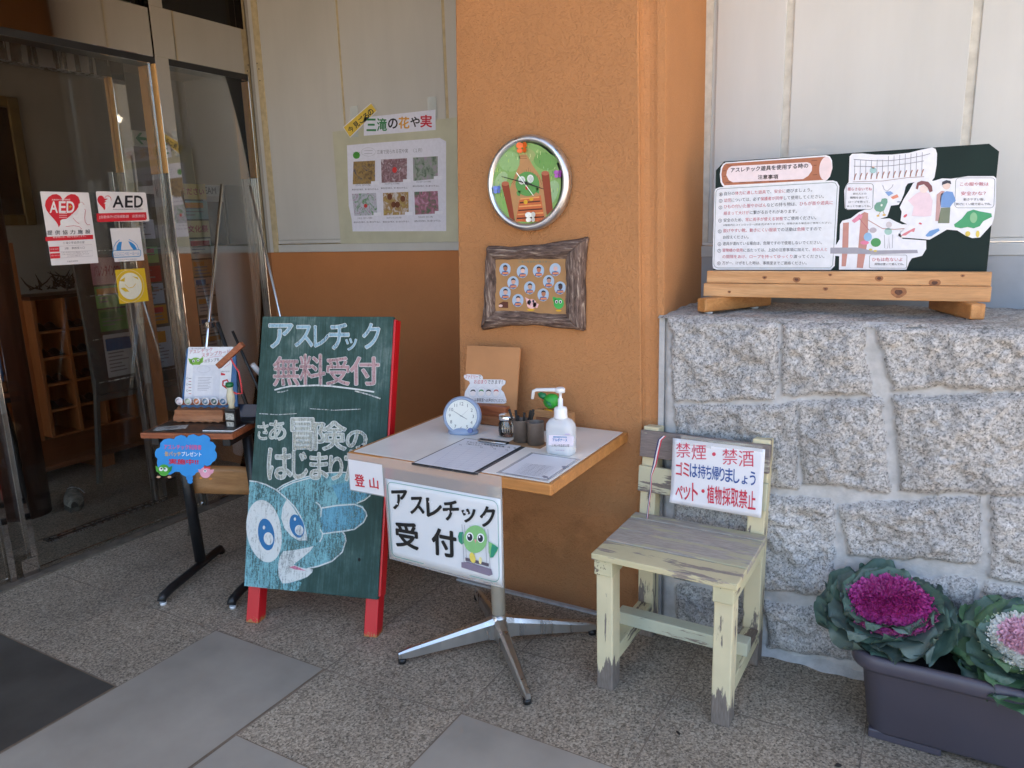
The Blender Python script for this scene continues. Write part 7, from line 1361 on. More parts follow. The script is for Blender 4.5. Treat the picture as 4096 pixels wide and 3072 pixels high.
# calendar block with a green bird
t = thing('calendar_block', 'wooden calendar block with coloured numbers and a green bird, behind the pump bottle', 'ornament', (-1.158, 2.285, TZ))
m = MB(); m.box(-.072, .086, -.014, .014, 0, .055, bev=.002); m.prism([(-.075, .055), (-.055, .075), (.02, .078), (.086, .074), (.086, .055)], .026, Matrix.Translation((0, -.013, 0))); m.build('block', wood('light_block_wood', (.36, .17, .07), (.52, .28, .12), 'x'), t)
m = MB(); m.box(-.05, .012, -.022, -.015, .002, .05, bev=.001); m.box(.014, .072, -.022, -.015, .002, .05, bev=.001); m.build('number_tile', paint((.22, .09, .04), .6, .1), t)
def word(parent, s, x, z, h, c, y, off=.03, w_=None):
    co, fs = text_mesh(s, off); lo, hi = co.min(0), co.max(0); b = bmesh.new(); k = h/(hi[1]-lo[1]); kx = k if w_ is None else w_/(hi[0]-lo[0])
    for j in range(8 if off else 1):
        vs_ = [b.verts.new((x+(p[0]-lo[0]+off*math.cos(PI*j/4))*kx, y-.00004*j, z+(p[1]-lo[1]+off*math.sin(PI*j/4))*k)) for p in co]
        for f, _ in fs: b.faces.new([vs_[i] for i in f])
    me = bpy.data.meshes.new('lettering'); b.to_mesh(me); b.free(); me.materials.append(paint(c, .5, .03, 60)); o = bpy.data.objects.new('lettering', me); C.objects.link(o); o.parent = parent; return o
word(t, '1', -.028, .012, .028, '#58a8d0', -.0225); word(t, '2', .03, .012, .030, '#d84a98', -.0225)
m = MB(); m.lathe([(.003, -.030), (.02, -.022), (.028, -.004), (.024, .012), (.012, .026), (.003, .030)], 24, Matrix.Translation((.004, -.004, .110)) @ Matrix.Rotation(R(48), 4, 'Y')); m.build('bird_body', paint('#2fa038', .45, .08, 40), t)
m = MB(); m.lathe([(.001, -.018), (.012, -.006), (.010, .012), (.001, .022)], 14, Matrix.Translation((-.028, -.006, .126)) @ Matrix.Rotation(R(-70), 4, 'Y')); m.lathe([(.001, -.016), (.008, -.004), (.001, .016)], 14, Matrix.Translation((.006, -.03, .106)) @ Matrix.Rotation(R(-50), 4, 'Y')); m.build('wing', paint('#1f7a4a', .45, .08, 40), t)
m = MB(); m.tube([(-.004, -.006, .088), (-.008, -.010, .078)], .002, 6); m.tube([(-.02, -.012, .079), (.012, -.018, .078)], .0028, 6); m.build('feet', paint('#d8a020', .5), t)
# pump bottle
t = thing('pump_bottle', 'clear sanitizer pump bottle with white nozzle and pink label on the table', 'pump bottle', (-1.008, 2.055, TZ))
SQ = (1, .62, 3.4)
M_TRANS = N('frosted_bottle'); M_TRANS.b.inputs['Base Color'].default_value = (.80, .84, .88, 1); M_TRANS.rough(.22); M_TRANS.b.inputs['Alpha'].default_value = .62
m = MB(); m.lathe([(.040, 0), (.046, .004), (.0475, .012), (.0475, .085), (.046, .098), (.036, .112), (.022, .119), (.020, .121)], 40, sq=SQ); m.build('body', M_TRANS.m, t)
liq = N('sanitizer_liquid'); liq.b.inputs['Base Color'].default_value = (.72, .78, .84, 1); liq.rough(.2); liq.b.inputs['Alpha'].default_value = .45
m = MB(); m.lathe([(.039, .003), (.0445, .010), (.0445, .078)], 32, sq=SQ); m.build('liquid', liq.m, t)
m = MB(); m.lathe([(.022, .116), (.022, .124), (.021, .126), (.021, .145), (.019, .152), (.008, .155), (.008, .180), (.0045, .182), (.0045, .20), (.015, .201), (.0155, .212), (.012, .216)], 28); m.tube([(-.002, 0, .208), (-.030, -.001, .207), (-.082, -.004, .203), (-.093, -.005, .198), (-.098, -.005, .172)], [.007, .006, .0055, .0055, .005], 14); m.build('pump', M_WHITE, t)
art('label', t, 'label', y0=-.0297, step=.0002)
# clipboard and laminated sheet
t = thing('clipboard', 'dark clipboard with a name list on white paper lying on the table', 'clipboard', (-1.268, 1.92, TZ))
m = MB(); m.prism(rrect(-.122, -.158, .122, .158, .008), .003, Matrix.Rotation(R(-90), 4, 'X')); o = m.build('board', paint((.035, .037, .042), .5, .05), t); o.location = (0, 0, .0)
m = MB(); m.box(-.110, .108, -.152, .142, .0032, .0040); m.build('paper', M_PAPER, t)
art('sheet', t, 'printing', y0=-.0043, step=.0001, plane='xy')
m = MB(); m.box(-.055, .058, .136, .152, .003, .010, bev=.002); m.build('clip_bar', M_BLACK, t)
m = MB(); m.tube([(-.05, .145, .009), (-.055, .128, .010), (-.02, .120, .011), (.02, .120, .011), (.056, .128, .010), (.052, .145, .009)], .0018, 8); m.box(-.05, .05, .122, .134, .0075, .0085); m.build('clip', M_CHROME, t)
t = thing('laminated_sheet', 'laminated printed sheet lying at the right front of the table', 'sheet', (-1.013, 1.91, TZ), (0, 0, 0))
m = MB(); m.box(-.086, .086, -.112, .112, .0, .0010, bev=.0003); m.build('laminate', film('laminate', (.6, .6, .62), .55), t); m = MB(); m.box(-.074, .076, -.100, .100, .0011, .0016); m.build('paper', M_PAPER, t)
art('info', t, 'printing', y0=-.0019, step=.0001, plane='xy')
# ---- old wooden chair
t = thing('wooden_chair', 'old wooden chair with flaking cream paint beside the stone wall', 'chair', (-.632, 2.19, 0), (0, 0, R(-1.2)))
for x in (-.183, .183):
    m = MB(); m.box(x-.0275, x+.0275, -.235, -.175, .0, .395, bev=.004); m.build('leg', M_CREAM, t)
    m = MB(); m.beam((x, .150, 0), (x, .150, .44), .055, .06, up=(0, -1, 0), bev=.004); m.beam((x, .150, .44), (x, .190, .765), .055, .058, up=(0, -1, 0), bev=.004); m.build('leg', M_CREAM, t)
    m = MB(); m.box(x-.030, x+.030, -.245, .118, .3955, .447, bev=.003); m.build('seat_rail', M_CREAM_B, t)
    m = MB(); m.box(x-.026, x+.026, -.1745, .118, .085, .135, bev=.003); m.build('side_rail', M_CREAM_B, t)
m = MB(); m.box(-.215, .215, -.062, -.012, .1355, .180, bev=.003); m.build('front_rail', peel('cream_stretcher', (.56, .57, .43), (.28, .23, .19), .38, 'x'), t)
for k, (a, b) in enumerate(((-.255, -.148), (-.143, -.040), (-.035, .064), (.069, .168))):
    m = MB(); e_ = rnd.uniform(-.004, .004); m.box(-.222+e_, .222+e_*.6, a, b if k < 3 else .118, .4475, .468+(.0015 if k % 2 else 0), bev=.003); m.build('seat_board', M_SEATF if k == 0 else M_SEAT, t)
for z0, z1, mt in ((.665, .757, M_SLAT_T), (.545, .635, M_SLAT)):
    m = MB(); y = .118+(z0-.44)*.123; m.beam((-.215, y+.002, (z0+z1)/2), (.215, y+.002, (z0+z1)/2), .018, z1-z0, up=(0, .123, 1), bev=.003); m.build('back_slat', mt, t)
t = thing('rule_notice', 'white notice in red and blue characters taped across the chair back', 'notice', (-.572, 2.286, .531), (R(-4), 0, R(-1.2)))
def curl(q): k = max(0, (.03-(q.x+.148)))*max(0, .04-q.z)*9; return Vector((q.x, q.y-k, q.z+k*.5))
m = MB(); m.grid(lambda u, v: curl(Vector((-.148+.296*u, 0, .222*v))), 20, 14); m.build('sheet', paint((.76, .76, .80), .45, .02, 5), t, solid=.0005, fix=False)
art('notice', t, 'printing', y0=-.0012, step=.0003, tweak=curl)
m = MB(); m.quad((-.12, -.0013, .205), (-.02, -.0013, .203), (-.02, -.0013, .234), (-.12, -.0013, .236)); m.quad((-.02, -.0009, .21), (.14, -.0009, .212), (.14, -.0009, .232), (-.02, -.0009, .234)); m.build('tape', film('clear_tape', (.7, .68, .62), .3, .2), t)
m = MB(); pts = [(-.735, 2.262, .769), (-.748, 2.258, .755), (-.757, 2.256, .71), (-.764, 2.255, .67), (-.775, 2.253, .63), (-.775, 2.250, .58), (-.782, 2.248, .52), (-.785, 2.246, .48)]
for k, (c, dx) in enumerate((('#20285c', -.0045), ('#d8d8dc', 0), ('#c03048', .0045))):
    m.mi = k
    for i in range(len(pts)-1):
        a, b = Vector(pts[i]), Vector(pts[i+1]); wa, wb = (1 if i < 4 else .45), (1 if i < 3 else .45); m.quad(a+Vector(((dx-.0022)*wa, 0, 0)), a+Vector(((dx+.0022)*wa, 0, 0)), b+Vector(((dx+.0022)*wb, 0, 0)), b+Vector(((dx-.0022)*wb, 0, 0)))
tag(m.build('ribbon', [paint(c, .5) for c in ('#20285c', '#d8d8dc', '#c03048')], solid=.0006, fix=False), 'thin blue white and red striped ribbon hanging on the chair back', 'ribbon')
# ---- rules board on the ledge
M_KN1, M_KN2 = paint((.34, .13, .045), .5, .2, 60), paint((.10, .03, .012), .5, .2, 90)
def knots(m, L, y):
    for x, z, r in L:
        for k, f in ((1, 1.6), (2, .8)):
            m.mi = k; m._f([m.b.verts.new((x+r*f*1.25*math.cos(a), y-.0003*k, z+r*f*.9*math.sin(a)*(1+.15*math.sin(3*a)))) for a in [2*PI*i/18 for i in range(18)]])
t = thing('rules_board', 'dark green rules board with white text panels in a pine stand on the ledge', 'sign board', (-.277, 2.585, 1.145), (0, 0, 0))
m = MB(); bz = 1.286-1.145; m.prism([(-.40, bz-.07), (.40, bz-.07), (.40, bz+.334), (.374, bz+.357), (-.374, bz+.357), (-.40, bz+.330)], .012, Matrix.Translation((0, .006, 0))); m.build('board', paint((.004, .018, .016), .85, .1, 6, name='dark_green_board'), t)
art('rules', t, 'panels', y0=.0052, step=.0004, tweak=lambda q: Vector((q.x, q.y, q.z+bz)))
m = MB(); m.box(-.412, .412, -.030, -.004, .098, .1385, bev=.002); knots(m, ((-.22, .118, .004), (-.12, .112, .006), (-.02, .128, .003), (.12, .118, .006), (.27, .106, .008), (.34, .128, .003)), -.0302); m.build('rail', [M_PINE, M_KN1, M_KN2], t)
m = MB(); m.box(-.418, .414, -.045, -.013, .053, .0975, bev=.002); knots(m, ((.177, .078, .011), (-.03, .085, .004), (-.33, .07, .003)), -.0452); m.build('rail', [M_PINE, M_KN1, M_KN2], t)
m = MB(); m.box(-.41, .41, .020, .045, .06, .135, bev=.002); m.build('rail', M_PINE, t)
for a, b in (((-.405, -.115, .028), (-.245, .16, .028)), ((.385, -.095, .028), (.275, .17, .028))):
    m = MB(); m.beam((a[0], a[1], .030), (b[0], b[1], .030), .040, .046, bev=.005); m.build('foot', M_PINE_D, t)
    m = MB(); d = (Vector(b)-Vector(a)).normalized()
    for f in (.035, .255): p = Vector(a)+d*f; m = MB(); m.lathe([(.012, .0), (.014, .002), (.014, .0065)], 18, Matrix.Translation((p.x, p.y, .0))); m.build('foot_pad', M_WHITE, t)
# ---- planter with ornamental kale
t = thing('planter', 'long dark grey plastic planter against the foot of the stone wall', 'planter', (.30, 2.205, 0))
def ring(hx, hy, r, z, n=7):
    P = []
    for cx, cy, a0 in ((hx-r, hy-r, 0), (-hx+r, hy-r, 90), (-hx+r, -hy+r, 180), (hx-r, -hy+r, 270)):
        for i in range(n+1): a = R(a0+90*i/n); P.append(Vector((cx+r*math.cos(a), cy+r*math.sin(a), z)))
    return P
m = MB(); S_ = [(.372, .108, .045, .022), (.378, .113, .048, .030), (.402, .132, .055, .226), (.403, .133, .055, .229), (.425, .153, .068, .231), (.430, .157, .07, .240), (.430, .157, .07, .268), (.424, .151, .066, .275), (.412, .139, .06, .275), (.408, .135, .058, .268), (.398, .126, .052, .22), (.39, .12, .05, .18)]
rs_ = [[m.b.verts.new(p) for p in ring(*s)] for s in S_]
for a, b in zip(rs_, rs_[1:]):
    for k in range(len(a)): m._f([a[k], a[(k+1) % len(a)], b[(k+1) % len(a)], b[k]], True)
m._f(rs_[0][::-1]); M_PLAST = paint((.066, .060, .080), .42, .04, 3, name='dark_grey_plastic'); m.build('tub', M_PLAST, t)
for a, b in ((-.372, -.19), (.19, .372)): m = MB(); m.box(a, b, -.108, .108, 0, .028, bev=.004); m.build('foot', M_PLAST, t)
m = MB(); m.grid(lambda u, v: Vector((-.395+.79*u, -.125+.25*v, .225+.006*math.sin(u*40)*math.cos(v*17))), 40, 12); m.build('soil', paint((.012, .008, .006), .95, .4, 60, bump=1), t)
def leafmat(nm, c1, c2, vein):
    x = N(nm); n = x.noise(30, 5, .65); n2 = x.noise(8, 3); r = x.ramp(n2, 0, [(.3, c1), (.7, c2)]); v = x.ramp(n, 0, [(.48, (1, 1, 1)), (.5, vein), (.52, (1, 1, 1))]); x.col(x.mix((r, 0), (v, 0), .5, 'MULTIPLY')).rough(.5); x.bump((n, 0), .5, .003); return x.m
def kale(name, label, x, y, z, tilt, heart_cols, Rh, greens, sd):
    r = random.Random(sd); t = thing(name, label, 'ornamental kale', (x, y, z), tilt)
    def leaf(m, az, r0, L, W, el0, el1, ruf, nf, z0, lobes=0.0):
        ca, sa = math.cos(az), math.sin(az); ph = r.uniform(0, 6); tw = r.uniform(-.3, .3)
        def F(u, v):
            s = v*2-1; wd = W*(math.sin(PI*min(1, .09+u*.78))**.55); e = el0+(el1-el0)*u
            rr_ = r0+L*u*math.cos((el0+e)/2)*(1-.10*s*s*u); zz = z0+L*u*math.sin((el0+e)/2)
            k = abs(s)**1.5*(.3+.7*u)+(max(0, u-.7)/.3)**2*.8*(1-abs(s)*.4); q = u*4.4+1.7*s*abs(s)
            ru = ruf*k*(math.sin(q*2.1+ph)+.55*math.sin(q*4.7+ph*2)); px = rr_-ru*math.sin(e)*.6; pz = zz+ru*math.cos(e)+.16*wd*s*s+.1*tw*s*wd; py = s*wd+ruf*.22*k*math.cos(q*5.3+ph)
            return Vector((px*ca-py*sa, px*sa+py*ca, pz))
        m.grid(F, 20, 18)
    def ring_of(nm, n, r0, L, W, e0, e1, ruf, z0, mats_):
        for i in range(n):
            m = MB(); leaf(m, 2*PI*(i+r.uniform(-.25, .25))/n, r0, L*r.uniform(.86, 1.1), W*r.uniform(.9, 1.12), R(e0+r.uniform(-6, 6)), R(e1+r.uniform(-8, 8)), ruf, 8, z0+r.uniform(-.004, .004), .06); m.build(nm, mats_[i % len(mats_)], t, fix=False)
    b0 = -.085
    ring_of('leaf', 11, .035, .168, .088, 14, 0, .015, b0+.01, greens)
    ring_of('leaf', 10, .035, .150, .080, 24, 4, .013, b0+.022, greens[::-1])
    ring_of('leaf', 9, .035, Rh*.92, .070, 40, 16, .011, b0+.038, greens)
    def frill(nm, mt, ks, n):
        m = MB()
        for k in ks:
            f = k/n; Rk = Rh*(1-f)**.9+.003; nn = int(6+20*Rk/Rh); p1, p2, p3 = r.uniform(0, 6), r.uniform(0, 6), r.uniform(0, 6); A = min(.0062, Rk*.3)
            def F(u, v):
                th = 2*PI*u; s = v**1.2; w1 = th+.10*math.sin(3*th+p3); am = .65+.35*math.sin(4*th+p2)
                rr_ = Rk-.008+.009*v+A*s*(am*math.sin(nn*w1+p1)+.5*math.sin(nn*2.7//1*w1+p2)+.25*math.sin(nn*5*w1+p3))
                return Vector((rr_*math.cos(th), rr_*math.sin(th), b0+.062+.030*math.sin(PI*.5*f)**.8+.017*v-.003*v**6+.0050*s*math.sin((nn+3)*w1+p2)+.0022*s*math.sin(nn*4*w1+p1)))
            m.grid(F, nn*14+20, 5)
        m.build(nm, mt, t, fix=False)
    for nm, mt, f0, f1 in (('heart_base', heart_cols[1], .0, .42), ('heart_core', heart_cols[2], .40, 1.0)):
        m = MB()
        def F(u, v):
            f = f0+(f1-f0)*v; q = max(.001, Rh*(1-f)**.9-.004); a_ = 2*PI*u
            return Vector((q*math.cos(a_), q*math.sin(a_), b0+.070+.030*math.sin(PI*.5*f)**.8+.002*math.sin(9*a_+f*20)))
        m.grid(F, 40, 8); m.build(nm, mt, t, fix=False)
    frill('heart_rim', heart_cols[0], range(0, 2), 19); frill('outer_heart', heart_cols[1], range(2, 8), 19); frill('heart', heart_cols[2], range(8, 19), 19)
G1 = leafmat('kale_green', (.045, .090, .072), (.085, .150, .110), (.7, .8, .75)); G2 = leafmat('kale_grey_green', (.065, .10, .088), (.11, .16, .135), (.8, .8, .8))
Pk = leafmat('kale_rose', (.30, .05, .16), (.50, .14, .30), (.9, .7, .8)); Pu = leafmat('kale_magenta', (.34, .02, .17), (.52, .06, .30), (.8, .6, .7)); Pd = leafmat('kale_deep_magenta', (.24, .008, .11), (.42, .03, .20), (.8, .6, .7))
Wg = leafmat('kale_cream_green', (.50, .56, .34), (.64, .68, .48), (.9, .95, .85)); Wh = leafmat('kale_cream_white', (.66, .66, .58), (.76, .76, .70), (.95, .95, .9)); Wp = leafmat('kale_soft_pink', (.64, .30, .40), (.74, .48, .54), (.95, .85, .9))
G3 = leafmat('kale_fresh_green', (.05, .115, .055), (.10, .19, .085), (.8, .9, .75))
kale('ornamental_kale', 'purple-hearted ornamental kale in the left end of the planter', -.048, 2.215, .372, (R(16), R(-3), 0), (Pk, Pu, Pd), .122, (G1, G2), 4)
kale('ornamental_kale', 'white and pink-hearted ornamental kale at the right frame edge', .285, 2.19, .352, (R(17), R(-6), 0), (Wg, Wh, Wp), .108, (G3, G1), 9)
kale('ornamental_kale', 'purple kale at the far right of the planter, mostly outside the view', .60, 2.215, .38, (R(15), 0, 0), (Pk, Pu, Pd), .11, (G1, G2), 7)
# ---- stamp desk
SA = math.atan2(.366, .93)
SB = Vector((-2.658, 1.698, 0)); SU = Vector((.93, .366, 0)).normalized(); SN = Vector((-SU.y, SU.x, 0))
t = thing('stamp_desk', 'small wooden school desk with black legs before the glass doors', 'desk', SB, (0, 0, SA))
m = MB(); m.box(0, .385, 0, .30, .682, .704, bev=.002); m.build('desktop', M_CEDAR, t)
m = MB(); m.box(.012, .373, .012, .288, .7042, .7055); m.build('desk_mat', paint((.018, .013, .012), .3, .1, 10), t)
for x in (.045, .345):
    m = MB(); m.box(x-.016, x+.016, .02, .27, .650, .6818, bev=.002); m.tube([(x, .18, .652), (x-.012, .24, .06)], [.021, .024], 16); m.build('leg', M_BLACK, t)
    m = MB(); m.tube([(x-.012, -.055, .018), (x-.012, -.045, .034), (x-.012, .02, .040), (x-.012, .40, .040), (x-.012, .41, .02)], .018, 14); m.build('foot_bar', M_BLACK, t)
    m = MB(); m.lathe([(.012, 0), (.014, .012)], 12, Matrix.Translation((x-.012, -.045, 0))); m.build('foot_cap', M_WHITE, t)
ply = wood('bent_plywood', (.36, .17, .065), (.52, .28, .12), 'x', .5, .35)
m = MB(); m.grid(lambda u, v: Vector((.048+.295*u, .235+.055*math.sin(PI*u)**.8*.6, .372+.012*math.cos(PI*(u-.5))*(1 if v < .5 else 0)*-1+.115*v)), 20, 4); m.build('back_panel', ply, t, solid=.009)
def onDesk(x, y, z): return SB+SU*x+SN*y+Vector((0, 0, z))
t = thing('cloud_sign', 'blue cloud-shaped sign with two small birds hanging from the desk front', 'sign', onDesk(.19, -.008, .5), (0, 0, SA))
out = ART['cloud'][0][3]; m = MB(); m.prism(out, .003); m.build('cloud_board', paint('#2f90d8', .45, .03, 10), t); art('cloud', t, 'printing', skip=1)
t = thing('stamp_card_sign', 'white stamp card sign on a blue board leaning above the desk', 'sign', onDesk(.19, .20, .755), (0, 0, SA))
m = MB(); m.prism([(-.135, -.004), (.115, -.004), (.133, .242), (-.077, .249)], .008, Matrix.Translation((0, .001, 0))); m.build('blue_board', paint('#3a6a9c', .5, .06, 10), t); art('card', t, 'printing')
m = MB(); m.box(-.130, .085, -.024, .0, .022-.002, .036, bev=.002); m.build('rail', M_CEDAR, t)
for i, c in enumerate(('#e0d0d8', '#b8c8b0', '#c87850', '#7a94a8', '#4a6868', '#4a78a0')):
    x = N('badge_picture_%d' % i); n = x.noise(60, 3); d_ = tup(c)[:3]; x.col((x.ramp(n, 0, [(.4, tuple(v*.4 for v in d_)), (.55, d_), (.65, (.6, .6, .62))]), 0)).rough(.2)
    b_ = thing('badge', 'round button badge, number %s from the left on the rail' % ('one', 'two', 'three', 'four', 'five', 'six')[i], 'badge', onDesk(.072+.0385*i, .170, .778+.0145), (0, 0, SA), 'badges on the desk rail')
    m = MB(); m.lathe([(.014, -.002), (.0165, 0), (.0160, .003), (.0125, .0042)], 24, RX); m.build('rim', M_PAPER, b_); m = MB(); m.lathe([(.0122, .0043), (.010, .0050), (.003, .0056)], 24, RX); m.build('picture', x.m, b_)
t = thing('log_holder', 'split log block with rough bark at the back of the desk', 'wood block', onDesk(.15, .185, .7056), (0, 0, SA))
m = MB(); m.grid(lambda u, v: Vector((-.105+.215*u, -.03+.055*(1-math.cos(PI*v*.5)), .004+.050*math.sin(PI*v*.5)+.003*math.sin(u*40+v*9))), 30, 10); m.box(-.104, .109, -.02, .03, .0, .050, bev=.004); m.build('log', wood('split_log', (.22, .07, .022), (.50, .22, .10), 'x', .9, .6, bump=.8), t, fix=False)
m = MB(); m.beam(onDesk(.303, .095, .950), onDesk(.412, .10, 1.037), .022, .022, bev=.002); tag(m.build('wooden_stick', M_CEDAR), 'square red-brown stick projecting over the stamp card sign', 'stick')
def cordpts(P): return [onDesk(*p) for p in P]
m = MB(); m.tube(cordpts([(.36, .092, .985), (.37, .088, .965), (.392, .085, .93), (.396, .085, .88), (.397, .085, .845), (.37, .088, .843), (.335, .09, .862), (.315, .092, .875), (.318, .092, .892), (.335, .092, .897), (.342, .092, .885), (.325, .092, .872)]), .0032, 8); tag(m.build('cord', paint('#d8484c', .7, .35, 400, name='red_white_cord')), 'red and white braided cord holding the stamp', 'cord')
t = thing('stamp', 'rubber stamp with a cream handle and green cap on the desk', 'stamp', onDesk(.337, .10, .7056), (R(6), R(4), SA)); t.scale = (1.15, 1.15, 1.08)
m = MB(); m.box(-.020, .020, -.018, .018, .004, .075, bev=.004); m.build('housing', M_BLACK, t)
m = MB(); m.lathe([(.011, .074), (.009, .085), (.0135, .10), (.0135, .125), (.0095, .145), (.0115, .158)], 20); m.build('handle', paint((.62, .58, .42), .35), t)
m = MB(); m.lathe([(.0125, .156), (.0135, .162), (.012, .170), (.005, .172)], 20); m.build('cap', paint('#0f6a38', .3), t)
m = MB(); m.quad((-.015, -.0185, .034), (.015, -.0185, .034), (.015, -.0185, .060), (-.015, -.0185, .060)); m.quad((-.014, -.0185, .008), (.012, -.0185, .008), (.012, -.0185, .026), (-.014, -.0185, .026)); m.build('label', paint((.5, .5, .46), .5, .3, 150), t)
m = MB(); m.box(-.065, .065, -.045, .045, 0, .004, bev=.001); m.mi = 1; m.box(-.064, .064, -.044, .044, .0042, .0065); t = tag(m.build('mouse_pad', [M_WHITE, M_BLACK], None, onDesk(.31, .075, .7056), (0, 0, SA)), 'black square pad with a white edge under the stamp', 'pad')
t = thing('ink_pad', 'opened dark ink pad case behind the stamp', 'ink pad', onDesk(.345, .175, .7056), (0, 0, SA))
m = MB(); m.box(-.055, .055, -.03, .03, 0, .012, bev=.002); m.build('tray', M_BLACK, t); m = MB(); m.box(-.055, .055, 0, .006, 0, .055, Matrix.Translation((0, .03, .012)) @ Matrix.Rotation(R(-25), 4, 'X'), bev=.002); m.build('lid', paint((.03, .04, .07), .25), t)
m = MB(); m.box(-.06, .06, -.028, .028, 0, .001); m.mi = 1; m.lathe([(.014, .0011), (.014, .0014)], 16, None, (2, 1, 2)); tag(m.build('paper_slip', [paint((.45, .45, .43), .6, .3, 90), paint((.22, .22, .22), .6, .3, 200)], None, onDesk(.085, .075, .7056), (0, 0, SA+.35)), 'small printed grey paper slip at the left of the desk', 'paper slip')
# easel behind the desk
t = thing('easel', 'folding metal easel with a bright silver leg behind the stamp desk', 'easel', (-3.10, 2.60, 0))
m = MB(); m.tube([(.0, -.02, 1.695), (.0, -.44, .01)], .0075, 12); m.build('leg', M_CHROME, t)
m = MB(); m.tube([(0, .155, 1.695), (0, .40, .3), (0, .44, .01)], .0065, 12); m.build('leg', M_STEEL, t)
m = MB(); m.tube([(.03, -.16, 1.03), (.05, .0, .40), (.06, .06, .01)], .010, 12); m.build('leg', M_BLACK, t)
m = MB(); m.tube([(.06, -.10, .98), (.12, .08, .40), (.15, .16, .01)], .007, 12); m.build('leg', M_BLACK, t)
m = MB(); m.box(-.012, .012, -.20, -.14, 1.005, 1.035, bev=.003); m.build('clamp', M_STEEL, t)
m = MB(); m.tube([(.085, -.02, .80), (.10, .02, .735)], .014, 14); m.build('collar', M_WHITE, t)
# two dead leaves on the paving
for x, y, a in ((-.13, 1.93, .6), (-.55, 1.86, 2.2)):
    m = MB(); m.grid(lambda u, v: Vector(((u-.5)*.022, (v-.5)*.012*math.sin(PI*u), .001+.004*math.sin(PI*u)*v)), 6, 3); tag(m.build('dead_leaf', paint((.03, .02, .015), .8, .2, 80), None, (x, y, .003), (0, 0, a), fix=False), 'small dead brown leaf lying on the paving %s' % ('between the chair and the planter' if x > -.3 else 'in front of the chair'), 'leaf')
# ================================================================== inside the glass doors
t = thing('timber_column', 'dark stained round timber column inside the doors at the left', 'column', (-4.2, 1.975, 0))
m = MB(); m.lathe([(.12, 0), (.12, 2.99)], 36); m.build('shaft', M_DARKWOOD, t)
t = thing('shoe_shelf', 'orange-brown shoe shelf with open cubbies inside the entrance', 'shoe shelf', (-5.2, 2.70, 0))
m = MB()
for y in (.0, .20, .40, .62): m.box(-.32, 0, y-.012, y+.012, .12, 1.06, bev=.002)
m.build('upright', M_SHELF, t)
m = MB()
for z in (.12, .30, .48, .66, .84): m.box(-.32, -.005, .012, .188, z-.008, z+.008); m.box(-.32, -.005, .212, .388, z-.008, z+.008); m.box(-.32, -.005, .412, .608, z-.008, z+.008)
m.build('shelf', M_SHELF, t)
m = MB(); m.box(-.33, .005, -.015, .64, 1.061, 1.085, bev=.002); m.build('top', M_DARKWOOD, t); m = MB(); m.box(-.335, -.321, -.01, .63, .1, 1.06); m.build('back', M_SHELF, t)
sl_ = MB(); sl_.grid(lambda u, v: Vector(((u-.5)*.26, (v-.5)*.085*(.75+.25*math.cos((u-.5)*4)), .008+.045*max(0, math.sin(PI*min(1, max(0, (u-.45)/.5))))*math.sin(PI*v))), 14, 8); sl_.box(-.13, .12, -.035, .035, 0, .010, bev=.003)
sme = sl_.build('slipper', M_LEATHER, None, (0, 0, -5), fix=False).data; bpy.data.objects.remove([o for o in bpy.data.objects if o.name.startswith('slipper')][0])
for i, z in enumerate((.30, .48, .66, .84)):
    for k, y in enumerate((.10, .30)):
        for q in (-.035, .04):
            o = bpy.data.objects.new('slipper', sme); C.objects.link(o); o.location = (-5.2-.15, 2.70+y+q, z+.009); tag(o, 'dark guest slipper pushed into a cubby of the shoe shelf', 'slipper', 'dark slippers in the shoe shelf')
t = thing('low_platform', 'low red-brown wooden step platform before the shoe shelf', 'platform', (-4.87, 2.7, 0))
m = MB(); m.box(-.33, .30, -.75, .65, .085, .115, bev=.003); m.build('top', wood('platform_wood', (.11, .03, .008), (.20, .065, .02), 'y', .6, .4), t)
m = MB()
for y in (-.6, 0, .55): m.box(-.3, .27, y-.04, y+.04, 0, .0845)
m.build('runner', M_SHELF, t)
t = thing('wall_shelf_post', 'broad orange-brown wooden post beside the shoe shelf', 'post', (-5.35, 2.60, 0)); m = MB(); m.box(-.05, .05, -.10, .09, 0, 1.44, bev=.004); m.build('board', M_SHELF, t)
m = MB(); rr_ = random.Random(2)
for i in range(60):
    a, b = rr_.uniform(0, 6.28), rr_.uniform(0, .17); p = Vector((-.1+b*math.cos(a)*.8, b*math.sin(a)*1.5, .02+.09*(1-b/.2)*rr_.random())); d = Vector((rr_.uniform(-1, 1), rr_.uniform(-1, 1), rr_.uniform(-.1, .9)))*.09; m.tube([p, p+d*.6, p+d+Vector((0, 0, .015))], [.006, .005, .002], 5)
tag(m.build('twig_bundle', paint((.022, .014, .009), .9, .3, 60), None, (-5.25, 3.02, 1.088)), 'dark bundle of twigs lying on top of the shoe shelf', 'twigs')
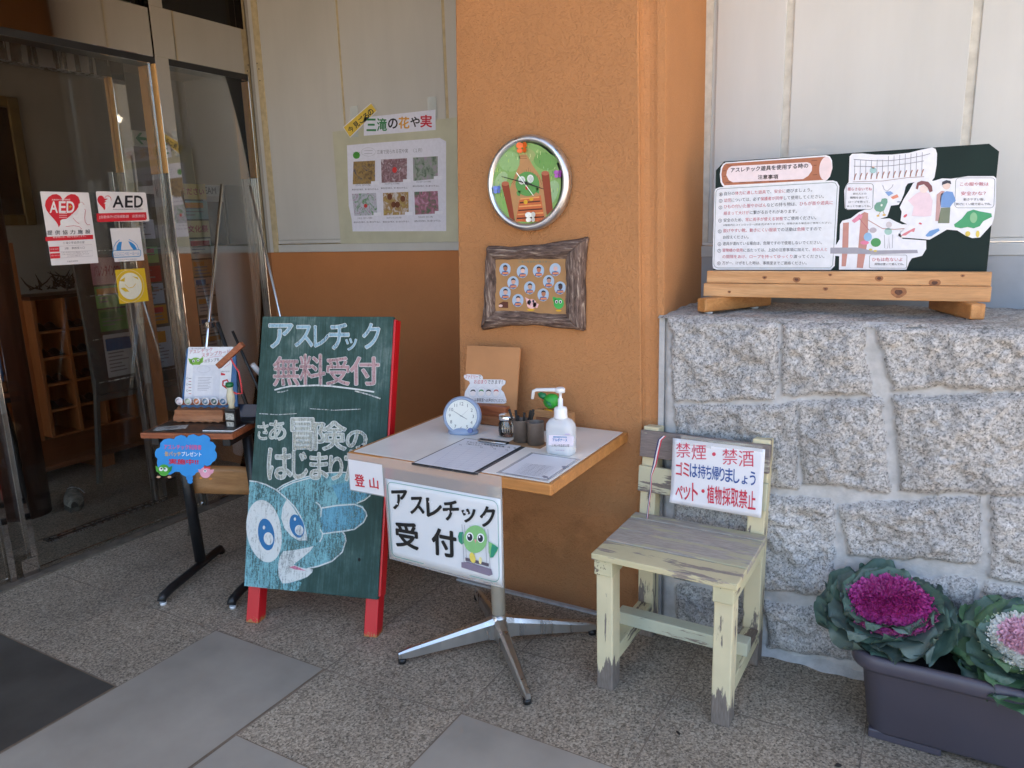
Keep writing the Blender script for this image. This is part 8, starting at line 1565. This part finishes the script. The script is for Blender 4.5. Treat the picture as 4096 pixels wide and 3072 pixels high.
# trainers
def shoe(x, y, a, lab):
    t = thing('trainer', lab, 'shoe', (x, y, 0), (0, 0, a))
    m = MB()
    def F(u, v):
        th = PI*v; L = .27*u; w_ = .045*(math.sin(PI*(.07+.86*u))**.55)*(1-.12*math.cos(u*6)); h = .062-.028*max(0, (u-.35)/.65)**.8
        if u < .12: h *= .95
        return Vector((w_*math.cos(th), -L, .022+h*math.sin(th)**.8))
    m.grid(F, 18, 12); m.build('upper', paint((.34, .33, .28), .7, .25, 30), t, fix=False)
    m = MB(); m.prism([(.045*math.sin(PI*(.07+.86*u))**.5*s*1.08, -.27*u) for s, us in ((1, [i/12 for i in range(13)]), (-1, [1-i/12 for i in range(13)])) for u in us], .024, Matrix.Rotation(R(-90), 4, 'X') @ Matrix.Scale(-1, 4, (0, 1, 0)) @ Matrix.Identity(4)); o = m.build('sole', paint((.08, .075, .06), .8), t); o.scale = (1, 1, 1); o.location = (0, 0, .0)
    m = MB()
    for k in range(5): yy = -.075-.022*k; m.tube([(-.022, yy, .079-.005*k), (0, yy-.006, .086-.006*k), (.022, yy, .079-.005*k)], .003, 6)
    m.tube([(.0, -.075, .080), (.035, -.06, .066), (.06, -.05, .03)], .003, 6); m.build('lace', M_PAPER, t)
shoe(-4.22, 2.24, R(62), 'grey trainer with loose white laces just inside the doors'); shoe(-4.02, 1.62, R(66), 'grey trainer seen through the narrow door at the far left')
# brochure rack
t = thing('brochure_rack', 'grey metal brochure rack on splayed legs inside the doors', 'rack', (-4.32, 2.46, 0))
M_RACK = paint((.12, .12, .11), .4, .1, 20)
m = MB(); m.beam((0, 0, 0), (-.05, .10, .62), .022, .03, up=(1, 0, 0)); m.beam((0, 1.08, 0), (-.05, 1.0, .62), .022, .03, up=(1, 0, 0)); m.build('leg', M_RACK, t)
m = MB(); m.beam((-.05, .10, .5), (-.05, 1.04, .5), .03, .035); m.beam((-.05, .10, .5), (-.12, .10, 1.72), .02, .02, up=(1, 0, 0)); m.beam((-.05, 1.04, .5), (-.12, 1.04, 1.72), .02, .02, up=(1, 0, 0)); m.box(-.10, -.09, .1, 1.04, .5, 1.72); m.build('frame', M_RACK, t)
m = MB()
for z in (.60, .86, 1.12, 1.38): m.tube([(-.02, .10, z), (-.02, 1.04, z)], .003, 6)
m.build('wire', M_STEEL, t)
LF = [(0, .62, .20, .26, '#c8c8c8', '', 'white printed'), (0, .90, .20, .13, '#5f9a58', '', 'mid green'), (0, 1.04, .20, .13, '#7fb870', '', 'light green'), (0, 1.18, .20, .16, '#d8a0b4', 'バレンタイン2024', 'pink valentine'),
      (1, .62, .13, .26, '#c0c4cc', '', 'pale grey'), (1, .90, .13, .12, '#c88a30', '', 'ochre'), (1, 1.03, .13, .13, '#9fb8d0', '', 'light blue'), (1, 1.17, .13, .10, '#b02030', '', 'red and purple'), (1, 1.29, .13, .10, '#8fbf80', '', 'soft green'), (1, 1.44, .13, .12, '#c8c8d8', '', 'lilac'),
      (3, .66, .17, .12, '#d8c8b8', '', 'cream'), (3, .79, .17, .11, '#d0b8a8', '', 'cream and red'), (3, .92, .17, .12, '#d4c0b0', '', 'beige'), (3, 1.05, .17, .12, '#d8b8a8', '', 'cream and pink'), (3, 1.18, .17, .11, '#c8a070', '', 'tan'), (3, 1.30, .17, .13, '#d8d0c0', '', 'red-topped cream'), (3, 1.44, .19, .11, '#d0c090', '文化祭', 'yellow festival'), (3, 1.56, .20, .12, '#90b0b0', '', 'teal'), (3, 1.69, .21, .10, '#d8c080', 'ください', 'pale yellow')]
for i, (cidx, z, w_, h_, c, s, nm) in enumerate(LF):
    y = 2.46+(.26, .55, .62, .94)[cidx]
    t = thing('leaflet', '%s leaflet in the %s column of the brochure rack' % (nm, ('left', 'second', 'third', 'right')[cidx]), 'leaflet', (-4.335-.04*(z-.6), y, z), (0, 0, R(90)), 'leaflets in the brochure rack')
    m = MB(); m.box(-w_/2, w_/2, 0, .002, 0, h_); m.build('sheet', paint(c, .5, .03, 20), t)
    m = MB(); q_ = random.Random(i)
    for k in range(int(h_/.022)-1): e_ = q_.uniform(.3, .9); m.box(-w_*.42, -w_*.42+w_*.84*e_, -.0008, -.0003, h_-.022*(k+1)-.008, h_-.022*(k+1))
    m.mi = 1; m.box(-w_*.45, w_*.45*q_.uniform(-.2, 1), -.0012, -.0009, h_*.62, h_*.9)
    if not s: m.build('printing', [paint((.25, .22, .24), .6), paint(q_.choice(['#c03040', '#306090', '#d89030', '#408050']), .6)], t)
    else: m.b.free(); word(t, s, -w_*.42, h_*.3, h_*.42, '#b02858', -.001, .02, w_*.84)
# white drum, vending machines, exit sign, picture, counter
t = thing('white_drum', 'tall smooth white cylinder inside the glass behind the easel', 'cylinder', (-3.98, 3.36, 0)); m = MB(); m.lathe([(.14, 0), (.145, .01), (.145, 1.375), (.138, 1.385), (.02, 1.39)], 48); m.build('body', paint((.62, .63, .66), .4, .03, 3), t)
t = thing('ice_cream_machine', 'white ice cream vending machine with a lit sign panel deep in the lobby', 'vending machine', (-5.5, 4.12, 0))
m = MB(); m.box(-.3, .3, -.25, .22, 0, 1.85, bev=.008); m.build('cabinet', paint((.50, .52, .56), .35, .03, 4), t)
m = MB(); m.box(.300, .306, -.20, .20, 1.0, 1.72); m.build('window', M_BLACK, t); m = MB(); m.box(.300, .312, -.24, .21, 1.765, 1.845, bev=.003); m.build('sign_panel', paint((.55, .60, .66), .4), t)
o = word(t, 'ICE CREAM', 0, 0, .052, (.08, .10, .14), 0, .02, .30); o.rotation_euler = (0, 0, R(90)); o.location = (.3135, -.17, 1.78)
m = MB(); m.box(.300, .31, .10, .18, .86, .96, bev=.003); m.build('coin_slot', M_BLACK, t)
t = thing('drinks_machine', 'grey vending machine with red and orange brand lettering down its side', 'vending machine', (-5.5, 4.62, 0))
m = MB(); m.box(-.3, .3, -.26, .3, 0, 1.86, bev=.008); m.build('cabinet', paint((.20, .20, .205), .4, .04, 4), t)
m = MB(); m.box(.3005, .303, -.06, .02, 1.30, 1.72); m.build('stripe', paint('#b8622a', .5), t); o = word(t, 'DYDO', 0, 0, .13, '#7a1f1c', 0, .05, .50); o.rotation_euler = (R(90), R(-90), R(90)); o.location = (.304, .13, 1.30)
t = thing('exit_sign', 'small green and white exit sign with a left arrow inside', 'exit sign', (-4.8, 3.36, 2.06), (0, 0, R(90))); m = MB(); m.box(-.05, .06, 0, .03, 0, .10, bev=.002); m.build('panel', paint((.62, .66, .60), .4), t)
m = MB(); m.prism([(-.038, .05), (.0, .088), (.018, .088), (-.008, .060), (.045, .060), (.045, .040), (-.008, .040), (.018, .012), (.0, .012)], .001, Matrix.Translation((0, -.0012, 0))); m.build('arrow', paint('#108048', .5), t)
t = thing('framed_picture', 'large dark picture in a gilt frame on the lobby wall at far left', 'picture', (-6.86, 3.05, 1.58), (0, 0, R(90))); m = MB()
for a, b, c, d in ((-.65, -.56, 0, 1.05), (.56, .65, 0, 1.05), (-.56, .56, 0, .09), (-.56, .56, .96, 1.05)): m.box(a, b, -.02, .03, c, d, bev=.01)
m.build('frame', paint((.16, .12, .05), .35, .1, 10, .4), t); m = MB(); m.box(-.56, .56, 0, .02, .09, .96); m.build('canvas', paint((.015, .015, .014), .3, .3, 4), t)
t = thing('lobby_counter', 'dark wooden lobby counter carrying a white printed card', 'counter', (-5.6, 2.1, 0)); m = MB(); m.box(-.3, .3, -.6, .38, 0, .74); m.build('cabinet', M_DARKWOOD, t); m = MB(); m.box(-.33, .33, -.62, .40, .7405, .78, bev=.004); m.build('top', M_SHELF, t)
m = MB(); m.box(-.004, .004, -.07, .07, 0, .17, bev=.002); m.mi = 1; m.box(.0045, .006, -.02, .02, .03, .11); tag(m.build('printed_card', [M_PAPER, paint('#a03038', .6)], None, (-5.32, 2.40, .781)), 'white printed card standing on the lobby counter', 'card')
# lamp seen burning in the lobby
t = thing('lobby_lamp', 'small round ceiling lamp glowing deep inside the lobby', 'lamp', (-5.0, 3.75, 2.35))
m = MB(); m.lathe([(.004, -.02), (.022, -.012), (.026, .006), (.012, .02)], 20); e = N('lamp_glow'); e.b.inputs['Emission Color'].default_value = (1, .9, .75, 1); e.b.inputs['Emission Strength'].default_value = 14; m.build('bulb', e.m, t)
m = MB(); m.tube([(0, 0, .02), (0, 0, .65)], .004, 6); m.build('stem', M_BLACK, t)

# ---- pieces that belong to a part go one level deeper
def kids(o, pre): return [k for k in o.children if k.name.split('.')[0] == pre]
def centre(o): v = [Vector(q) for q in o.bound_box]; return sum(v, Vector())/8
SUBS = {'wall_clock': (('hour_hand', 'dial'), ('minute_hand', 'dial'), ('second_hand', 'dial'), ('butterfly', 'dial'), ('hub', 'dial')), 'alarm_clock': (('hour_hand', 'dial'), ('minute_hand', 'dial'), ('second_hand', 'dial'), ('numerals', 'dial'), ('button', 'case')),
        'reception_table': (('wooden_edge', 'tabletop'), ('foot_pad', 'foot_arm')), 'pump_bottle': (('label', 'body'),), 'driftwood_frame': (('portraits', 'backing'),), 'rules_board': (('panels', 'board'), ('foot_pad', 'foot')),
        'chalkboard_stand': (('chalk_drawing', 'writing_board'),), 'reception_sign': (('printing', 'sheet'),), 'rule_notice': (('printing', 'sheet'),), 'notice_board': (('posters', 'backing_board'),), 'clipboard': (('printing', 'paper'), ('clip', 'clip_bar')), 'stamp_desk': (('foot_cap', 'foot_bar'), ('desk_mat', 'desktop')),
        'family_stay_board': (('notice', 'panel'),), 'badge': (('picture', 'rim'),), 'stamp': (('label', 'housing'), ('cap', 'handle')), 'stamp_card_sign': (('printing', 'blue_board'),), 'trainer': (('lace', 'upper'),)}
bpy.context.view_layer.update()
for o in [o for o in C.objects if o.parent is None]:
    for ch, pa in SUBS.get(o.name.split('.')[0], ()):
        ps = kids(o, pa)
        for k in kids(o, ch):
            if ps: k.parent = min(ps, key=lambda p: (centre(p)-centre(k)).length)
